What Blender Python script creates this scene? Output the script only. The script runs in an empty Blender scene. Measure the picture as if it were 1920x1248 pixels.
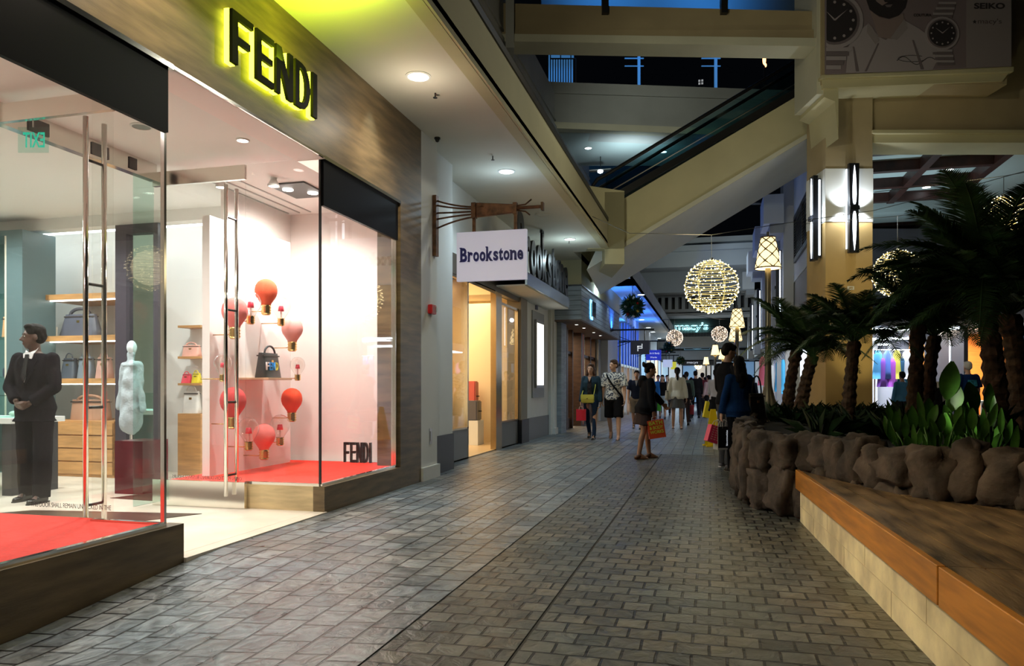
import bpy, bmesh, math, random
from mathutils import Vector, Matrix, noise
random.seed(7)
PI = math.pi
SC = bpy.context.scene
COL = SC.collection
# ---------------------------------------------------------------- camera
TH = math.atan(373/1400.0)           # camera looks this much left of the walkway direction (+Y)
ST, CT = math.sin(TH), math.cos(TH)
CAMH = 1.2
cam = bpy.data.cameras.new('camera'); co = bpy.data.objects.new('camera', cam); COL.objects.link(co)
co.location = (0, 0, CAMH); co.rotation_euler = (PI/2, 0, TH)
cam.sensor_width = 36; cam.lens = 1400/1920*36; cam.shift_y = 101/1920.0
cam.clip_start = .05; cam.clip_end = 300
SC.camera = co
# ---------------------------------------------------------------- world and exposure
w = bpy.data.worlds.new('night'); SC.world = w; w.use_nodes = True
w.node_tree.nodes['Background'].inputs[0].default_value = (.030, .040, .060, 1)
w.node_tree.nodes['Background'].inputs[1].default_value = .03
SC.view_settings.view_transform = 'Standard'; SC.view_settings.look = 'None'
SC.view_settings.gamma = 1; SC.view_settings.use_curve_mapping = False
SC.view_settings.exposure = 0.0
SC.cycles.transparent_max_bounces = 24; SC.cycles.max_bounces = 6
def Wd0(px, py, d):
    u = (px-960)/1400.0; return (d*(u*CT-ST), d*(u*ST+CT), CAMH+(725-py)/1400.0*d)
# ---------------------------------------------------------------- large lights (fixtures of the place, plus added fill spots)
def area(name, loc, size, power, col=(1,1,1), direc=(0,0,-1), size_y=None, spread=None):
    l = bpy.data.lights.new(name, 'AREA'); l.energy = power; l.color = col; l.size = size
    if size_y: l.shape = 'RECTANGLE'; l.size_y = size_y
    if spread: l.spread = spread
    o = bpy.data.objects.new(name, l); o.location = loc
    o.rotation_euler = Vector(direc).to_track_quat('-Z', 'Y').to_euler(); COL.objects.link(o); return o
def spot(name, loc, power, col=(1,1,1), direc=(0,0,-1), ang=90, blend=.6, rad=.06):
    l = bpy.data.lights.new(name, 'SPOT'); l.energy = power; l.color = col; l.spot_size = math.radians(ang)
    l.spot_blend = blend; l.shadow_soft_size = rad
    o = bpy.data.objects.new(name, l); o.location = loc
    o.rotation_euler = Vector(direc).to_track_quat('-Z', 'Y').to_euler(); COL.objects.link(o); return o
def point(name, loc, power, col=(1,1,1), rad=.1):
    l = bpy.data.lights.new(name, 'POINT'); l.energy = power; l.color = col; l.shadow_soft_size = rad
    o = bpy.data.objects.new(name, l); o.location = loc; COL.objects.link(o); return o
WARM = (1,.86,.68); PINK = (1,.86,.80); COOL = (.62,.84,1); GREEN = (.70,.92,1)
# boutique and display window lamps
for (x, y) in ((-7.0,5.0),(-8.6,5.2),(-7.2,6.9),(-8.8,6.9),(-6.0,7.4),(-10.2,6.0)): spot('boutique_lamp', (x,y,3.36), 190, (.95,1,.97), ang=165, blend=1, rad=.05)
spot('entrance_lamp', (-4.75,5.35,3.33), 230, PINK, ang=150, blend=1, rad=.05)
for (x, y) in ((-4.3,7.0),(-4.6,7.9)): spot('display_window_lamp', (x,y,3.36), 185, (1,.95,.89), (-.15,0,-1), ang=165, blend=1, rad=.05)
spot('near_display_window_lamp', (-4.4,3.2,3.36), 110, (1,.92,.88), ang=160, blend=1, rad=.05)
spot('near_display_window_lamp', (-4.4,1.4,3.36), 110, (1,.92,.88), ang=160, blend=1, rad=.05)
# added fill spots without fixtures, brightening bridge, escalator, banner, beam and balcony edge
spot('upper_floor_fill', (-2.1,5.0,8.2), 420, (1,.93,.66), Vector((3.0,17,7.2))-Vector((-2.1,5,8.2)), 105, 1, .25)
spot('upper_floor_fill', (-1.9,9.0,5.4), 420, (1,.97,.70), Vector((.6,18,6.0))-Vector((-1.9,9,5.4)), 70, 1, .2)
spot('balcony_edge_fill', (2.6,12.0,6.8), 300, (1,.98,.80), Vector((-2.4,9,4.9))-Vector((2.6,12,6.8)), 110, 1, .25)
# soffit downlights
for (x, y, p, c) in ((-2.96,7.3,105,WARM), (-2.98,10.86,100,COOL), (-3.0,16.2,130,GREEN), (-3.0,4.0,95,WARM), (-3.0,0.6,70,WARM), (-3.0,21.5,130,COOL)):
    spot('soffit_downlight_beam', (x, y, 4.40), p*1.25, c, ang=130, blend=.9, rad=.09)
    point('soffit_downlight_glow', (x, y, 4.0), p*.09, c, .06)
# accent light on the stone fascia, gadget shop interior, shops further down
spot('fascia_wall_washer', (-3.36,7.35,4.42), 26, COOL, (-.12,.08,-1), 62, 1, .03)
area('gadget_shop_light', (-5.6,13.2,3.0), 2.2, 190, (1,.80,.52), size_y=4.5)
area('siding_shop_light', (-5.2,22.6,2.8), 1.6, 320, (1,.72,.45), size_y=6)
for k in range(4): spot('blue_ceiling_uplight', (-3.0,24.5+4*k,3.05), 190, (.03,.20,1), (.08,0,1), 150, 1, .05)
area('far_shop_light', (-3.3,38,3.6), 1.2, 120, (.55,.75,1), (.7,0,-.5), size_y=14)
area('far_shop_light', (-.5,52,3.3), 5, 130, (.65,.85,1), (0,-.6,-.6), size_y=2)
spot('upper_soffit_fill', Wd0(1180,345,22.5), 130, (.75,.95,1), (0,.25,1), 130, 1, .03)  # added spot that brightens the upper soffit from below
spot('upper_balcony_fill', Wd0(1200,30,17.6), 95, (.95,1,.85), (0,1,-.45), 110, 1, .04)  # added spot hidden behind the bridge, brightens the balcony face
spot('bench_fill', (-2.6,2.6,4.36), 330, (1,.80,.50), (3.6,1.2,-4.1), 52, 1, .06)  # added warm fill spots that brighten the bench side
spot('bench_fill', (-2.6,5.2,4.36), 200, (1,.80,.50), (3.4,.4,-4.1), 46, 1, .06)
# ================================================================ helpers
def ray(px): return (px-960)/1400.0
def Wd(px, py, d):                       # point of the place seen at a pixel, at a depth from the camera
    u = ray(px); return Vector((d*(u*CT-ST), d*(u*ST+CT), CAMH+(725-py)/1400.0*d))
def Gz(px, py, z=0): return Wd(px, py, (CAMH-z)*1400.0/(py-725))
def AX(px, py, X): return Wd(px, py, X/(ray(px)*CT-ST))
def AY(px, py, Y): return Wd(px, py, Y/(ray(px)*ST+CT))
MATS = {}
def nd(nt, t, **kw):
    n = nt.nodes.new(t)
    for k, v in kw.items(): setattr(n, k, v)
    return n
def mat(name, col=(.5,.5,.5), rough=.6, metal=0, emit=None, es=0, noise_s=None, noise_a=.15, bump=0, bump_s=40, spec=None, coat=0, col2=None, stretch=(1,1,1), trans=0):
    if name in MATS: return MATS[name]
    m = bpy.data.materials.new(name); m.use_nodes = True; nt = m.node_tree; b = nt.nodes['Principled BSDF']
    b.inputs['Base Color'].default_value = (*col, 1); b.inputs['Roughness'].default_value = rough; b.inputs['Metallic'].default_value = metal
    if spec is not None: b.inputs['Specular IOR Level'].default_value = spec
    if coat: b.inputs['Coat Weight'].default_value = coat
    if trans: b.inputs['Transmission Weight'].default_value = trans
    if emit: b.inputs['Emission Color'].default_value = (*emit, 1); b.inputs['Emission Strength'].default_value = es
    tc = mp = None
    if noise_s or bump:
        tc = nd(nt, 'ShaderNodeTexCoord'); mp = nd(nt, 'ShaderNodeMapping'); mp.inputs['Scale'].default_value = stretch
        nt.links.new(tc.outputs['Object'], mp.inputs[0])
    if noise_s:
        n = nd(nt, 'ShaderNodeTexNoise'); n.inputs['Scale'].default_value = noise_s; n.inputs['Detail'].default_value = 5
        nt.links.new(mp.outputs[0], n.inputs['Vector'])
        r = nd(nt, 'ShaderNodeValToRGB'); nt.links.new(n.outputs['Fac'], r.inputs[0])
        c2 = col2 or tuple(max(0, c*(1-noise_a*2)) for c in col); c1 = tuple(min(1, c*(1+noise_a)) for c in col)
        r.color_ramp.elements[0].position = .32; r.color_ramp.elements[1].position = .68
        r.color_ramp.elements[0].color = (*c2, 1); r.color_ramp.elements[1].color = (*c1, 1)
        nt.links.new(r.outputs[0], b.inputs['Base Color'])
    if bump:
        n2 = nd(nt, 'ShaderNodeTexNoise'); n2.inputs['Scale'].default_value = bump_s; n2.inputs['Detail'].default_value = 4
        nt.links.new(mp.outputs[0], n2.inputs['Vector'])
        bp = nd(nt, 'ShaderNodeBump'); bp.inputs['Strength'].default_value = bump; bp.inputs['Distance'].default_value = .01
        nt.links.new(n2.outputs['Fac'], bp.inputs['Height']); nt.links.new(bp.outputs[0], b.inputs['Normal'])
    MATS[name] = m; return m
def glass(name='clear glass', tint=(1,1,1), refl=1.0):
    if name in MATS: return MATS[name]
    m = bpy.data.materials.new(name); m.use_nodes = True; nt = m.node_tree; nt.nodes.clear()
    o = nd(nt, 'ShaderNodeOutputMaterial'); mx = nd(nt, 'ShaderNodeMixShader'); t = nd(nt, 'ShaderNodeBsdfTransparent'); g = nd(nt, 'ShaderNodeBsdfGlossy')
    t.inputs[0].default_value = (*tint, 1); g.inputs['Roughness'].default_value = .0
    f = nd(nt, 'ShaderNodeLayerWeight'); f.inputs[0].default_value = .5
    pw = nd(nt, 'ShaderNodeMath', operation='POWER'); pw.inputs[1].default_value = 5; nt.links.new(f.outputs['Facing'], pw.inputs[0])
    mu = nd(nt, 'ShaderNodeMath', operation='MULTIPLY_ADD'); mu.inputs[1].default_value = .75*refl; mu.inputs[2].default_value = .035*refl
    nt.links.new(pw.outputs[0], mu.inputs[0]); nt.links.new(mu.outputs[0], mx.inputs[0]); nt.links.new(t.outputs[0], mx.inputs[1]); nt.links.new(g.outputs[0], mx.inputs[2])
    nt.links.new(mx.outputs[0], o.inputs[0]); MATS[name] = m; return m
class MB:
    def __init__(s): s.bm = bmesh.new()
    def box(s, a, b, bev=0):
        x0,y0,z0 = a; x1,y1,z1 = b
        vs = [s.bm.verts.new(p) for p in ((x0,y0,z0),(x1,y0,z0),(x1,y1,z0),(x0,y1,z0),(x0,y0,z1),(x1,y0,z1),(x1,y1,z1),(x0,y1,z1))]
        fs = [s.bm.faces.new([vs[i] for i in f]) for f in ((0,3,2,1),(4,5,6,7),(0,1,5,4),(1,2,6,5),(2,3,7,6),(3,0,4,7))]
        if bev:
            es = list({e for f in fs for e in f.edges}); bmesh.ops.bevel(s.bm, geom=es, offset=bev, segments=2, affect='EDGES')
        return s
    def poly(s, pts, vec):                     # prism: polygon extruded along vec
        v = Vector(vec); a = [s.bm.verts.new(p) for p in pts]; b = [s.bm.verts.new(Vector(p)+v) for p in pts]; n = len(a)
        s.bm.faces.new(a); s.bm.faces.new(b[::-1])
        for i in range(n): s.bm.faces.new((a[i], b[i], b[(i+1)%n], a[(i+1)%n]))
        return s
    def face(s, pts): s.bm.faces.new([s.bm.verts.new(p) for p in pts]); return s
    def rings(s, rs, cap=True, closed=False):
        R = [[s.bm.verts.new(p) for p in r] for r in rs]; n = len(R[0])
        m = len(R) if closed else len(R)-1
        for i in range(m):
            A, B = R[i], R[(i+1)%len(R)]
            for j in range(n): s.bm.faces.new((A[j], A[(j+1)%n], B[(j+1)%n], B[j]))
        if cap and not closed: s.bm.faces.new(R[0][::-1]); s.bm.faces.new(R[-1])
        return s
    def tube(s, pts, r, n=8, r2=None, closed=False):
        pts = [Vector(p) for p in pts]; rs = []; up = None; m = len(pts)
        for i, p in enumerate(pts):
            if closed: t = (pts[(i+1)%m]-pts[i-1])
            else: t = (pts[min(i+1, m-1)]-pts[max(i-1, 0)])
            t.normalize()
            if up is None: up = Vector((0,0,1)) if abs(t.z) < .9 else Vector((1,0,0))
            a = t.cross(up).normalized(); b = a.cross(t).normalized(); up = b
            rad = r if not isinstance(r, (list, tuple)) else r[i]
            if r2 is not None: rad = r+(r2-r)*i/max(1, m-1)
            rs.append([p+a*math.cos(2*PI*k/n)*rad+b*math.sin(2*PI*k/n)*rad for k in range(n)])
        return s.rings(rs, True, closed)
    def cyl(s, p, r, h, n=20, r2=None):
        p = Vector(p); r2 = r if r2 is None else r2
        return s.rings([[p+Vector((math.cos(2*PI*k/n)*q, math.sin(2*PI*k/n)*q, z)) for k in range(n)] for q, z in ((r,0),(r2,h))])
    def lathe(s, prof, c=(0,0,0), n=20):
        c = Vector(c); return s.rings([[c+Vector((math.cos(2*PI*k/n)*max(r,1e-4), math.sin(2*PI*k/n)*max(r,1e-4), z)) for k in range(n)] for r, z in prof])
    def ell(s, c, r, n=12, m=8, rot=None):
        c = Vector(c); rs = []
        for i in range(m+1):
            a = -PI/2+PI*i/m; q = max(math.cos(a), .02)
            ring = [Vector((math.cos(2*PI*k/n)*q*r[0], math.sin(2*PI*k/n)*q*r[1], math.sin(a)*r[2])) for k in range(n)]
            if rot is not None: ring = [rot @ p for p in ring]
            rs.append([c+p for p in ring])
        return s.rings(rs)
    def caps(s, a, b, r1, r2, n=12):           # tapered capsule
        a = Vector(a); b = Vector(b); t = (b-a); L = t.length; t.normalize()
        up = Vector((0,0,1)) if abs(t.z) < .9 else Vector((1,0,0)); x = t.cross(up).normalized(); y = x.cross(t)
        rs = []
        for q in (-.97, -.7, -.35): rs.append((a+t*r1*q, r1*math.sqrt(1-q*q)))
        rs.append((a, r1)); rs.append((b, r2))
        for q in (.35, .7, .97): rs.append((b+t*r2*q, r2*math.sqrt(1-q*q)))
        return s.rings([[p+x*math.cos(2*PI*k/n)*r+y*math.sin(2*PI*k/n)*r for k in range(n)] for p, r in rs])
    def cone(s, a, b, r1, r2, n=16):           # flat-ended tapered tube
        return s.tube([a, b], r1, n, r2)
    def build(s, name, m, parent=None, smooth=False, world=True, kind=None, label=None, bev=0):
        bmesh.ops.recalc_face_normals(s.bm, faces=s.bm.faces[:])
        me = bpy.data.meshes.new(name); s.bm.to_mesh(me); s.bm.free()
        return link(name, me, m, parent, smooth, world, kind, label, bev)
def link(name, me, m, parent=None, smooth=False, world=True, kind=None, label=None, bev=0):
    if m is not None and not me.materials: me.materials.append(m)
    o = bpy.data.objects.new(name, me); COL.objects.link(o)
    if parent is not None:
        o.parent = parent
        if world: me.transform(Matrix.Translation(-Vector(root_loc(parent))))
    if smooth:
        for p in me.polygons: p.use_smooth = True
    if bev:
        b = o.modifiers.new('bevel', 'BEVEL'); b.width = bev; b.segments = 2; b.limit_method = 'ANGLE'
    if kind: o['kind'] = kind
    if label: o['label'] = label
    return o
def root_loc(o):
    v = Vector(o.location)
    while o.parent: o = o.parent; v = v+Vector(o.location)
    return v
def thing(name, label, cat, loc=(0,0,0), rz=0, group=None):
    o = bpy.data.objects.new(name, None); COL.objects.link(o); o.empty_display_size = .1
    o.location = loc; o.rotation_euler = (0,0,rz); o['label'] = label; o['category'] = cat
    if group: o['group'] = group
    return o
def tag(o, label, cat, group=None):
    o['label'] = label; o['category'] = cat
    if group: o['group'] = group
    return o
def copy_tree(o, parent=None):
    c = o.copy(); COL.objects.link(c)
    if parent is not None: c.parent = parent
    for ch in list(o.children): copy_tree(ch, c)
    return c
def struct(name, mb, m, **kw): return mb.build(name, m, kind='structure', **kw)
_font = {}
def text_mesh(s, off=0, ext=.01, bevel=0, spacing=1):
    cu = bpy.data.curves.new('t', 'FONT'); cu.body = s; cu.size = 1; cu.offset = off; cu.extrude = ext; cu.bevel_depth = bevel; cu.resolution_u = 6; cu.space_character = spacing
    o = bpy.data.objects.new('t', cu); COL.objects.link(o); dg = bpy.context.evaluated_depsgraph_get()
    me = bpy.data.meshes.new_from_object(o.evaluated_get(dg)); bpy.data.objects.remove(o); bpy.data.curves.remove(cu); return me
def place_mesh(me, org, right, up, width, height, depth, center=False):
    """fit a mesh drawn in x,y (and z thickness) into the rectangle org + right*width + up*height, thickness depth"""
    xs = [v.co.x for v in me.vertices]; ys = [v.co.y for v in me.vertices]; zs = [v.co.z for v in me.vertices]
    x0, x1, y0, y1, z0, z1 = min(xs), max(xs), min(ys), max(ys), min(zs), max(zs)
    r = Vector(right).normalized(); u = Vector(up).normalized(); n = r.cross(u)
    if not height: height = width*(y1-y0)/(x1-x0)
    for v in me.vertices:
        a = (v.co.x-x0)/(x1-x0)*width; b = (v.co.y-y0)/(y1-y0)*height; c = (v.co.z-z0)/max(1e-6, z1-z0)*depth
        v.co = Vector(org)+r*a+u*b+n*c
    return me
def text(name, s, org, right, up, width, height, depth, m, parent=None, off=0, label=None, spacing=1, world=True):
    me = place_mesh(text_mesh(s, off, spacing=spacing), org, right, up, width, height, depth)
    return link(name, me, m, parent, world=world, label=label)
def remesh(mb, vox, smooth=4, disp=0, dscale=6, seed=0):
    bmesh.ops.recalc_face_normals(mb.bm, faces=mb.bm.faces[:])
    me = bpy.data.meshes.new('r'); mb.bm.to_mesh(me); mb.bm.free()
    o = bpy.data.objects.new('r', me); COL.objects.link(o)
    r = o.modifiers.new('r', 'REMESH'); r.mode = 'VOXEL'; r.voxel_size = vox; r.use_smooth_shade = True
    if smooth:
        sm = o.modifiers.new('s', 'SMOOTH'); sm.factor = .5; sm.iterations = smooth
    dg = bpy.context.evaluated_depsgraph_get(); out = bpy.data.meshes.new_from_object(o.evaluated_get(dg))
    bpy.data.objects.remove(o); bpy.data.meshes.remove(me)
    if disp:
        nr = [Vector(v.normal) for v in out.vertices]
        for v, nn in zip(out.vertices, nr):
            q = Vector((v.co.x*dscale+seed, v.co.y*dscale, v.co.z*dscale*.55))
            v.co += nn*noise.noise(q)*disp
    return out
# ================================================================ materials
def floor_mat(name, bw, bh, swap, offs, c1, c2, mort, off_vec=(0,0,0), rough=.42, bumpy=.5, msize=.02, freq=2):
    m = bpy.data.materials.new(name); m.use_nodes = True; nt = m.node_tree; b = nt.nodes['Principled BSDF']
    tc = nd(nt, 'ShaderNodeTexCoord'); mp = nd(nt, 'ShaderNodeMapping'); mp.inputs['Location'].default_value = off_vec
    if swap: mp.inputs['Rotation'].default_value = (0, 0, -PI/2)
    nt.links.new(tc.outputs['Object'], mp.inputs[0])
    wob = nd(nt, 'ShaderNodeTexNoise'); wob.inputs['Scale'].default_value = 6; nt.links.new(mp.outputs[0], wob.inputs['Vector'])
    va = nd(nt, 'ShaderNodeVectorMath', operation='MULTIPLY_ADD'); va.inputs[1].default_value = (.012,.012,0)
    nt.links.new(wob.outputs['Color'], va.inputs[0]); nt.links.new(mp.outputs[0], va.inputs[2])
    br = nd(nt, 'ShaderNodeTexBrick', offset=offs, offset_frequency=freq, squash=1)
    br.inputs['Scale'].default_value = 1; br.inputs['Brick Width'].default_value = bw; br.inputs['Row Height'].default_value = bh
    br.inputs['Mortar Size'].default_value = msize*bh; br.inputs['Mortar Smooth'].default_value = .3; br.inputs['Bias'].default_value = 0
    br.inputs['Color1'].default_value = (*c1, 1); br.inputs['Color2'].default_value = (*c2, 1); br.inputs['Mortar'].default_value = (*mort, 1)
    nt.links.new(va.outputs[0], br.inputs['Vector'])
    n1 = nd(nt, 'ShaderNodeTexNoise'); n1.inputs['Scale'].default_value = 9; n1.inputs['Detail'].default_value = 8; n1.inputs['Distortion'].default_value = 1.2; nt.links.new(tc.outputs['Object'], n1.inputs['Vector'])
    n3 = nd(nt, 'ShaderNodeTexNoise'); n3.inputs['Scale'].default_value = 1.3; n3.inputs['Detail'].default_value = 3; nt.links.new(tc.outputs['Object'], n3.inputs['Vector'])
    rm = nd(nt, 'ShaderNodeMapRange'); rm.inputs['From Min'].default_value = .3; rm.inputs['From Max'].default_value = .7; rm.inputs['To Min'].default_value = .5; rm.inputs['To Max'].default_value = 1.4; nt.links.new(n1.outputs['Fac'], rm.inputs[0])
    mx = nd(nt, 'ShaderNodeMix', data_type='RGBA', blend_type='MULTIPLY'); mx.inputs[0].default_value = 1
    nt.links.new(br.outputs['Color'], mx.inputs[6]); nt.links.new(rm.outputs[0], mx.inputs[7])
    r2 = nd(nt, 'ShaderNodeValToRGB'); r2.color_ramp.elements[0].color = (.70,.88,1,1); r2.color_ramp.elements[1].color = (1.0,.95,.85,1); r2.color_ramp.elements[0].position = .35; r2.color_ramp.elements[1].position = .65  # random stone tint, with bluish floor sheen put into the colour
    nt.links.new(n3.outputs['Fac'], r2.inputs[0])
    m3 = nd(nt, 'ShaderNodeMix', data_type='RGBA', blend_type='MULTIPLY'); m3.inputs[0].default_value = .8
    nt.links.new(mx.outputs[2], m3.inputs[6]); nt.links.new(r2.outputs[0], m3.inputs[7]); nt.links.new(m3.outputs[2], b.inputs['Base Color'])
    rr = nd(nt, 'ShaderNodeMapRange'); rr.inputs['To Min'].default_value = rough-.12; rr.inputs['To Max'].default_value = rough+.22; nt.links.new(n1.outputs['Fac'], rr.inputs[0]); nt.links.new(rr.outputs[0], b.inputs['Roughness'])
    inv = nd(nt, 'ShaderNodeMath', operation='MULTIPLY'); inv.inputs[1].default_value = -1.6; nt.links.new(br.outputs['Fac'], inv.inputs[0])
    ad = nd(nt, 'ShaderNodeMath', operation='ADD'); nt.links.new(inv.outputs[0], ad.inputs[0]); nt.links.new(n1.outputs['Fac'], ad.inputs[1])
    bp = nd(nt, 'ShaderNodeBump'); bp.inputs['Strength'].default_value = bumpy; bp.inputs['Distance'].default_value = .012
    nt.links.new(ad.outputs[0], bp.inputs['Height']); nt.links.new(bp.outputs[0], b.inputs['Normal'])
    MATS[name] = m; return m
M_slate = floor_mat('slate paving', .235, .19, True, .3, (.12,.135,.145), (.25,.262,.268), (.015,.015,.015), bumpy=.9, rough=.29, msize=.045, off_vec=(0,.05,0))
M_brick = floor_mat('stone brick paving', .153, .15, False, .5, (.075,.072,.058), (.165,.155,.125), (.010,.010,.008), rough=.32, bumpy=1.1, msize=.055)
M_cream = mat('cream stone floor', (.72,.66,.55), .35, noise_s=3, noise_a=.06)
M_joint = mat('dark joint', (.04,.04,.035), .8)
M_trav = mat('brown travertine', (.165,.115,.055), .42, noise_s=2.2, noise_a=.22, stretch=(1,.9,7), bump=.1, bump_s=20)
M_travL = mat('light travertine', (.62,.49,.27), .45, noise_s=2.5, noise_a=.14, stretch=(1,1,6))
M_plaster = mat('cream plaster', (.56,.55,.44), .8, noise_s=1.2, noise_a=.04)
M_plasterY = mat('yellowish plaster', (.52,.48,.30), .8, noise_s=1.2, noise_a=.04)
M_tan = mat('tan plaster', (.40,.32,.19), .8, noise_s=1.2, noise_a=.05)
M_grey = mat('grey plaster', (.40,.41,.40), .8, noise_s=1, noise_a=.05)
M_white = mat('white plaster', (.72,.73,.70), .7, noise_s=1, noise_a=.03)
M_soff = mat('soffit plaster', (.66,.64,.55), .8, noise_s=.8, noise_a=.03)
M_inner = mat('white interior paint', (.80,.79,.75), .6)
M_pinkwall = mat('pale display wall', (.86,.78,.74), .6)
M_red = mat('red carpet', (.80,.030,.012), .8, noise_s=60, noise_a=.06, bump=.2, bump_s=200)
M_black = mat('black gloss panel', (.002,.002,.004), .4, spec=.08)
M_blackm = mat('black metal', (.012,.012,.013), .4)
M_dark = mat('charcoal', (.035,.035,.04), .5)
M_dgrey = mat('dark grey metal base', (.16,.165,.17), .45, bump=.05)
M_chrome = mat('polished chrome', (.75,.73,.68), .12, 1)
M_steel = mat('brushed steel', (.42,.42,.40), .32, 1)
M_brass = mat('brass', (.75,.48,.18), .25, 1)
M_bronze = mat('rusted bronze', (.16,.075,.04), .5, .4, noise_s=12, noise_a=.3)
M_glass = glass('clear glass', (.985,.99,.985), 1.15)
M_glassg = glass('greenish glass', (.80,.93,.90), 1.2)
M_glassd = glass('dark tinted glass', (.60,.76,.78), 1.0)
M_glow = mat('white lamp glow', (1,1,1), .5, emit=(1,.97,.90), es=9)
M_glowc = mat('cool lamp glow', (1,1,1), .5, emit=(.85,.95,1), es=11)
M_glowy = mat('yellow green sign glow', (1,1,.1), .5, emit=(.80,.95,.04), es=7.5)
M_glowb = mat('blue sign glow', (.3,.7,1), .5, emit=(.12,.52,1), es=6)
M_wood = mat('honey wood', (.40,.17,.045), .4, noise_s=3, noise_a=.16, stretch=(1,1,9), bump=.04)
M_woodh = mat('honey oak shelf', (.58,.30,.11), .4, noise_s=3, noise_a=.12, stretch=(1,6,8))
M_dwood = mat('dark brown wood', (.055,.028,.018), .45, noise_s=4, noise_a=.2, stretch=(1,1,5))
M_rwood = mat('reddish brown beam', (.05,.013,.008), .5, noise_s=4, noise_a=.2)
M_leafd = mat('palm green', (.035,.085,.022), .5, noise_s=5, noise_a=.3)
M_leafb = mat('broad leaf green', (.07,.20,.025), .38, noise_s=6, noise_a=.3)
M_trunk = mat('palm trunk', (.10,.055,.03), .85, noise_s=14, noise_a=.35, bump=.6, bump_s=25)
M_soil = mat('dark soil', (.012,.010,.008), .95, noise_s=20, noise_a=.3, bump=.5)
M_teal = mat('teal glass cabinet', (.10,.16,.17), .35)
# ================================================================ ground
def floor_z(x, y):
    a = min(1, max(0, (4.7-y)/1.6)); b = min(1, max(0, (-x-1.5)/2.0)); return -.135*a*b
def grid_floor(name, x0, x1, y0, y1, m, nx=8, ny=10, thick=.06):
    bm = MB(); g = [[bm.bm.verts.new((x0+(x1-x0)*i/nx, y0+(y1-y0)*j/ny, floor_z(x0+(x1-x0)*i/nx, y0+(y1-y0)*j/ny))) for i in range(nx+1)] for j in range(ny+1)]
    for j in range(ny):
        for i in range(nx): bm.bm.faces.new((g[j][i], g[j][i+1], g[j+1][i+1], g[j+1][i]))
    return struct(name, bm, m)
grid_floor('floor', -3.95, -1.47, .4, 6.0, M_slate, 12, 24)
grid_floor('floor', -4.6, -1.47, 6.0, 18.9, M_slate, 2, 2)
grid_floor('floor', -1.46, -.862, .4, 13.6, M_brick, 6, 30)
grid_floor('floor', -.845, 3.2, .4, 13.6, M_brick, 10, 30)
grid_floor('floor', -1.47, 3.2, 13.6, 18.9, M_slate, 2, 2)
grid_floor('floor', -4.6, 16, 18.9, 70, M_slate, 2, 2)
grid_floor('floor', 3.2, 16, .4, 18.9, M_slate, 2, 2)
struct('floor', MB().box((-4.0,.4,-.2),(3.2,18.9,-.145)).box((-1.475,.4,-.145),(-1.455,13.6,-.004)).box((-.865,.4,-.145),(-.842,13.6,-.005)), M_joint)
# boutique floor
struct('floor', MB().box((-13,-.5,-.05),(-3.66,9.3,.012)), M_cream)
struct('floor', MB().box((-3.68,4.44,-.05),(-3.53,6.42,.011)), M_cream)
M_mar = mat('brown marble inlay', (.10,.06,.045), .3, noise_s=3, noise_a=.25, bump=0)
struct('floor', MB().poly([(-6.9,5.0,.013),(-5.1,5.1,.013),(-4.6,6.0,.013),(-6.3,5.75,.013)], (0,0,.004)).poly([(-6.2,6.6,.013),(-5.2,6.5,.013),(-4.9,7.2,.013),(-6.0,7.1,.013)], (0,0,.004)), M_mar)
# ================================================================ boutique front (left)
FX = -3.55
struct('wall_left', MB().box((FX-.30,-.6,3.39),(FX,8.85,4.47)), M_trav)
struct('wall_left', MB().box((FX-.30,8.2,0),(FX,8.85,3.39)), M_trav)
struct('ceiling', MB().box((-13,-.6,3.45),(FX-.30,9.3,3.52)), M_inner)
struct('ceiling', MB().box((FX-.30,4.3,3.37),(FX-.012,6.4,3.389)), M_pinkwall)
struct('trim_1', MB().box((FX-.29,-.6,3.365),(FX+.006,4.33,3.40)).box((FX-.29,6.4,3.365),(FX+.006,8.2,3.40)).box((FX-.02,4.33,3.372),(FX+.006,6.4,3.392)), M_chrome)
def front_window(name, y0, y1, ext, yret, xin, glassm=M_glass):
    """glass box of the shop front: pane on the walkway side and a return pane into the entrance"""
    r = struct(name, MB().box((FX-.062,y0,.27),(FX-.05,y1,2.95)).box((FX-.06,y0,2.95),(FX-.052,y1,3.39)), glassm)
    MB().box((FX-.055,y0,2.93),(FX-.02,y1,3.372)).build('black_header_panel', M_black, r)
    MB().box((FX-.075,y0,.25),(FX-.035,y1,.275)).build('sill_channel', M_chrome, r)
    MB().box((xin,yret-.006,.27),(FX-.062,yret+.006,3.39)).build('return_pane', M_glass, r)
    MB().box((xin,yret-.018,.25),(FX-.06,yret+.018,.275)).build('sill_channel', M_chrome, r)
    return r
w1 = front_window('window_1', -.5, 4.31, 0, 4.31, -4.2)
MB().box((FX-.075,4.30,.27),(FX-.045,4.322,3.39)).build('corner_joint', M_chrome, w1)
w2 = front_window('window_2', 6.42, 8.17, 0, 6.42, -4.42)
MB().box((FX-.066,6.408,.27),(FX-.046,6.428,3.39)).build('corner_joint', M_blackm, w2)
MB().box((FX-.09,8.13,.27),(FX-.03,8.2,3.39)).build('edge_frame', M_chrome, w2)
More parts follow.
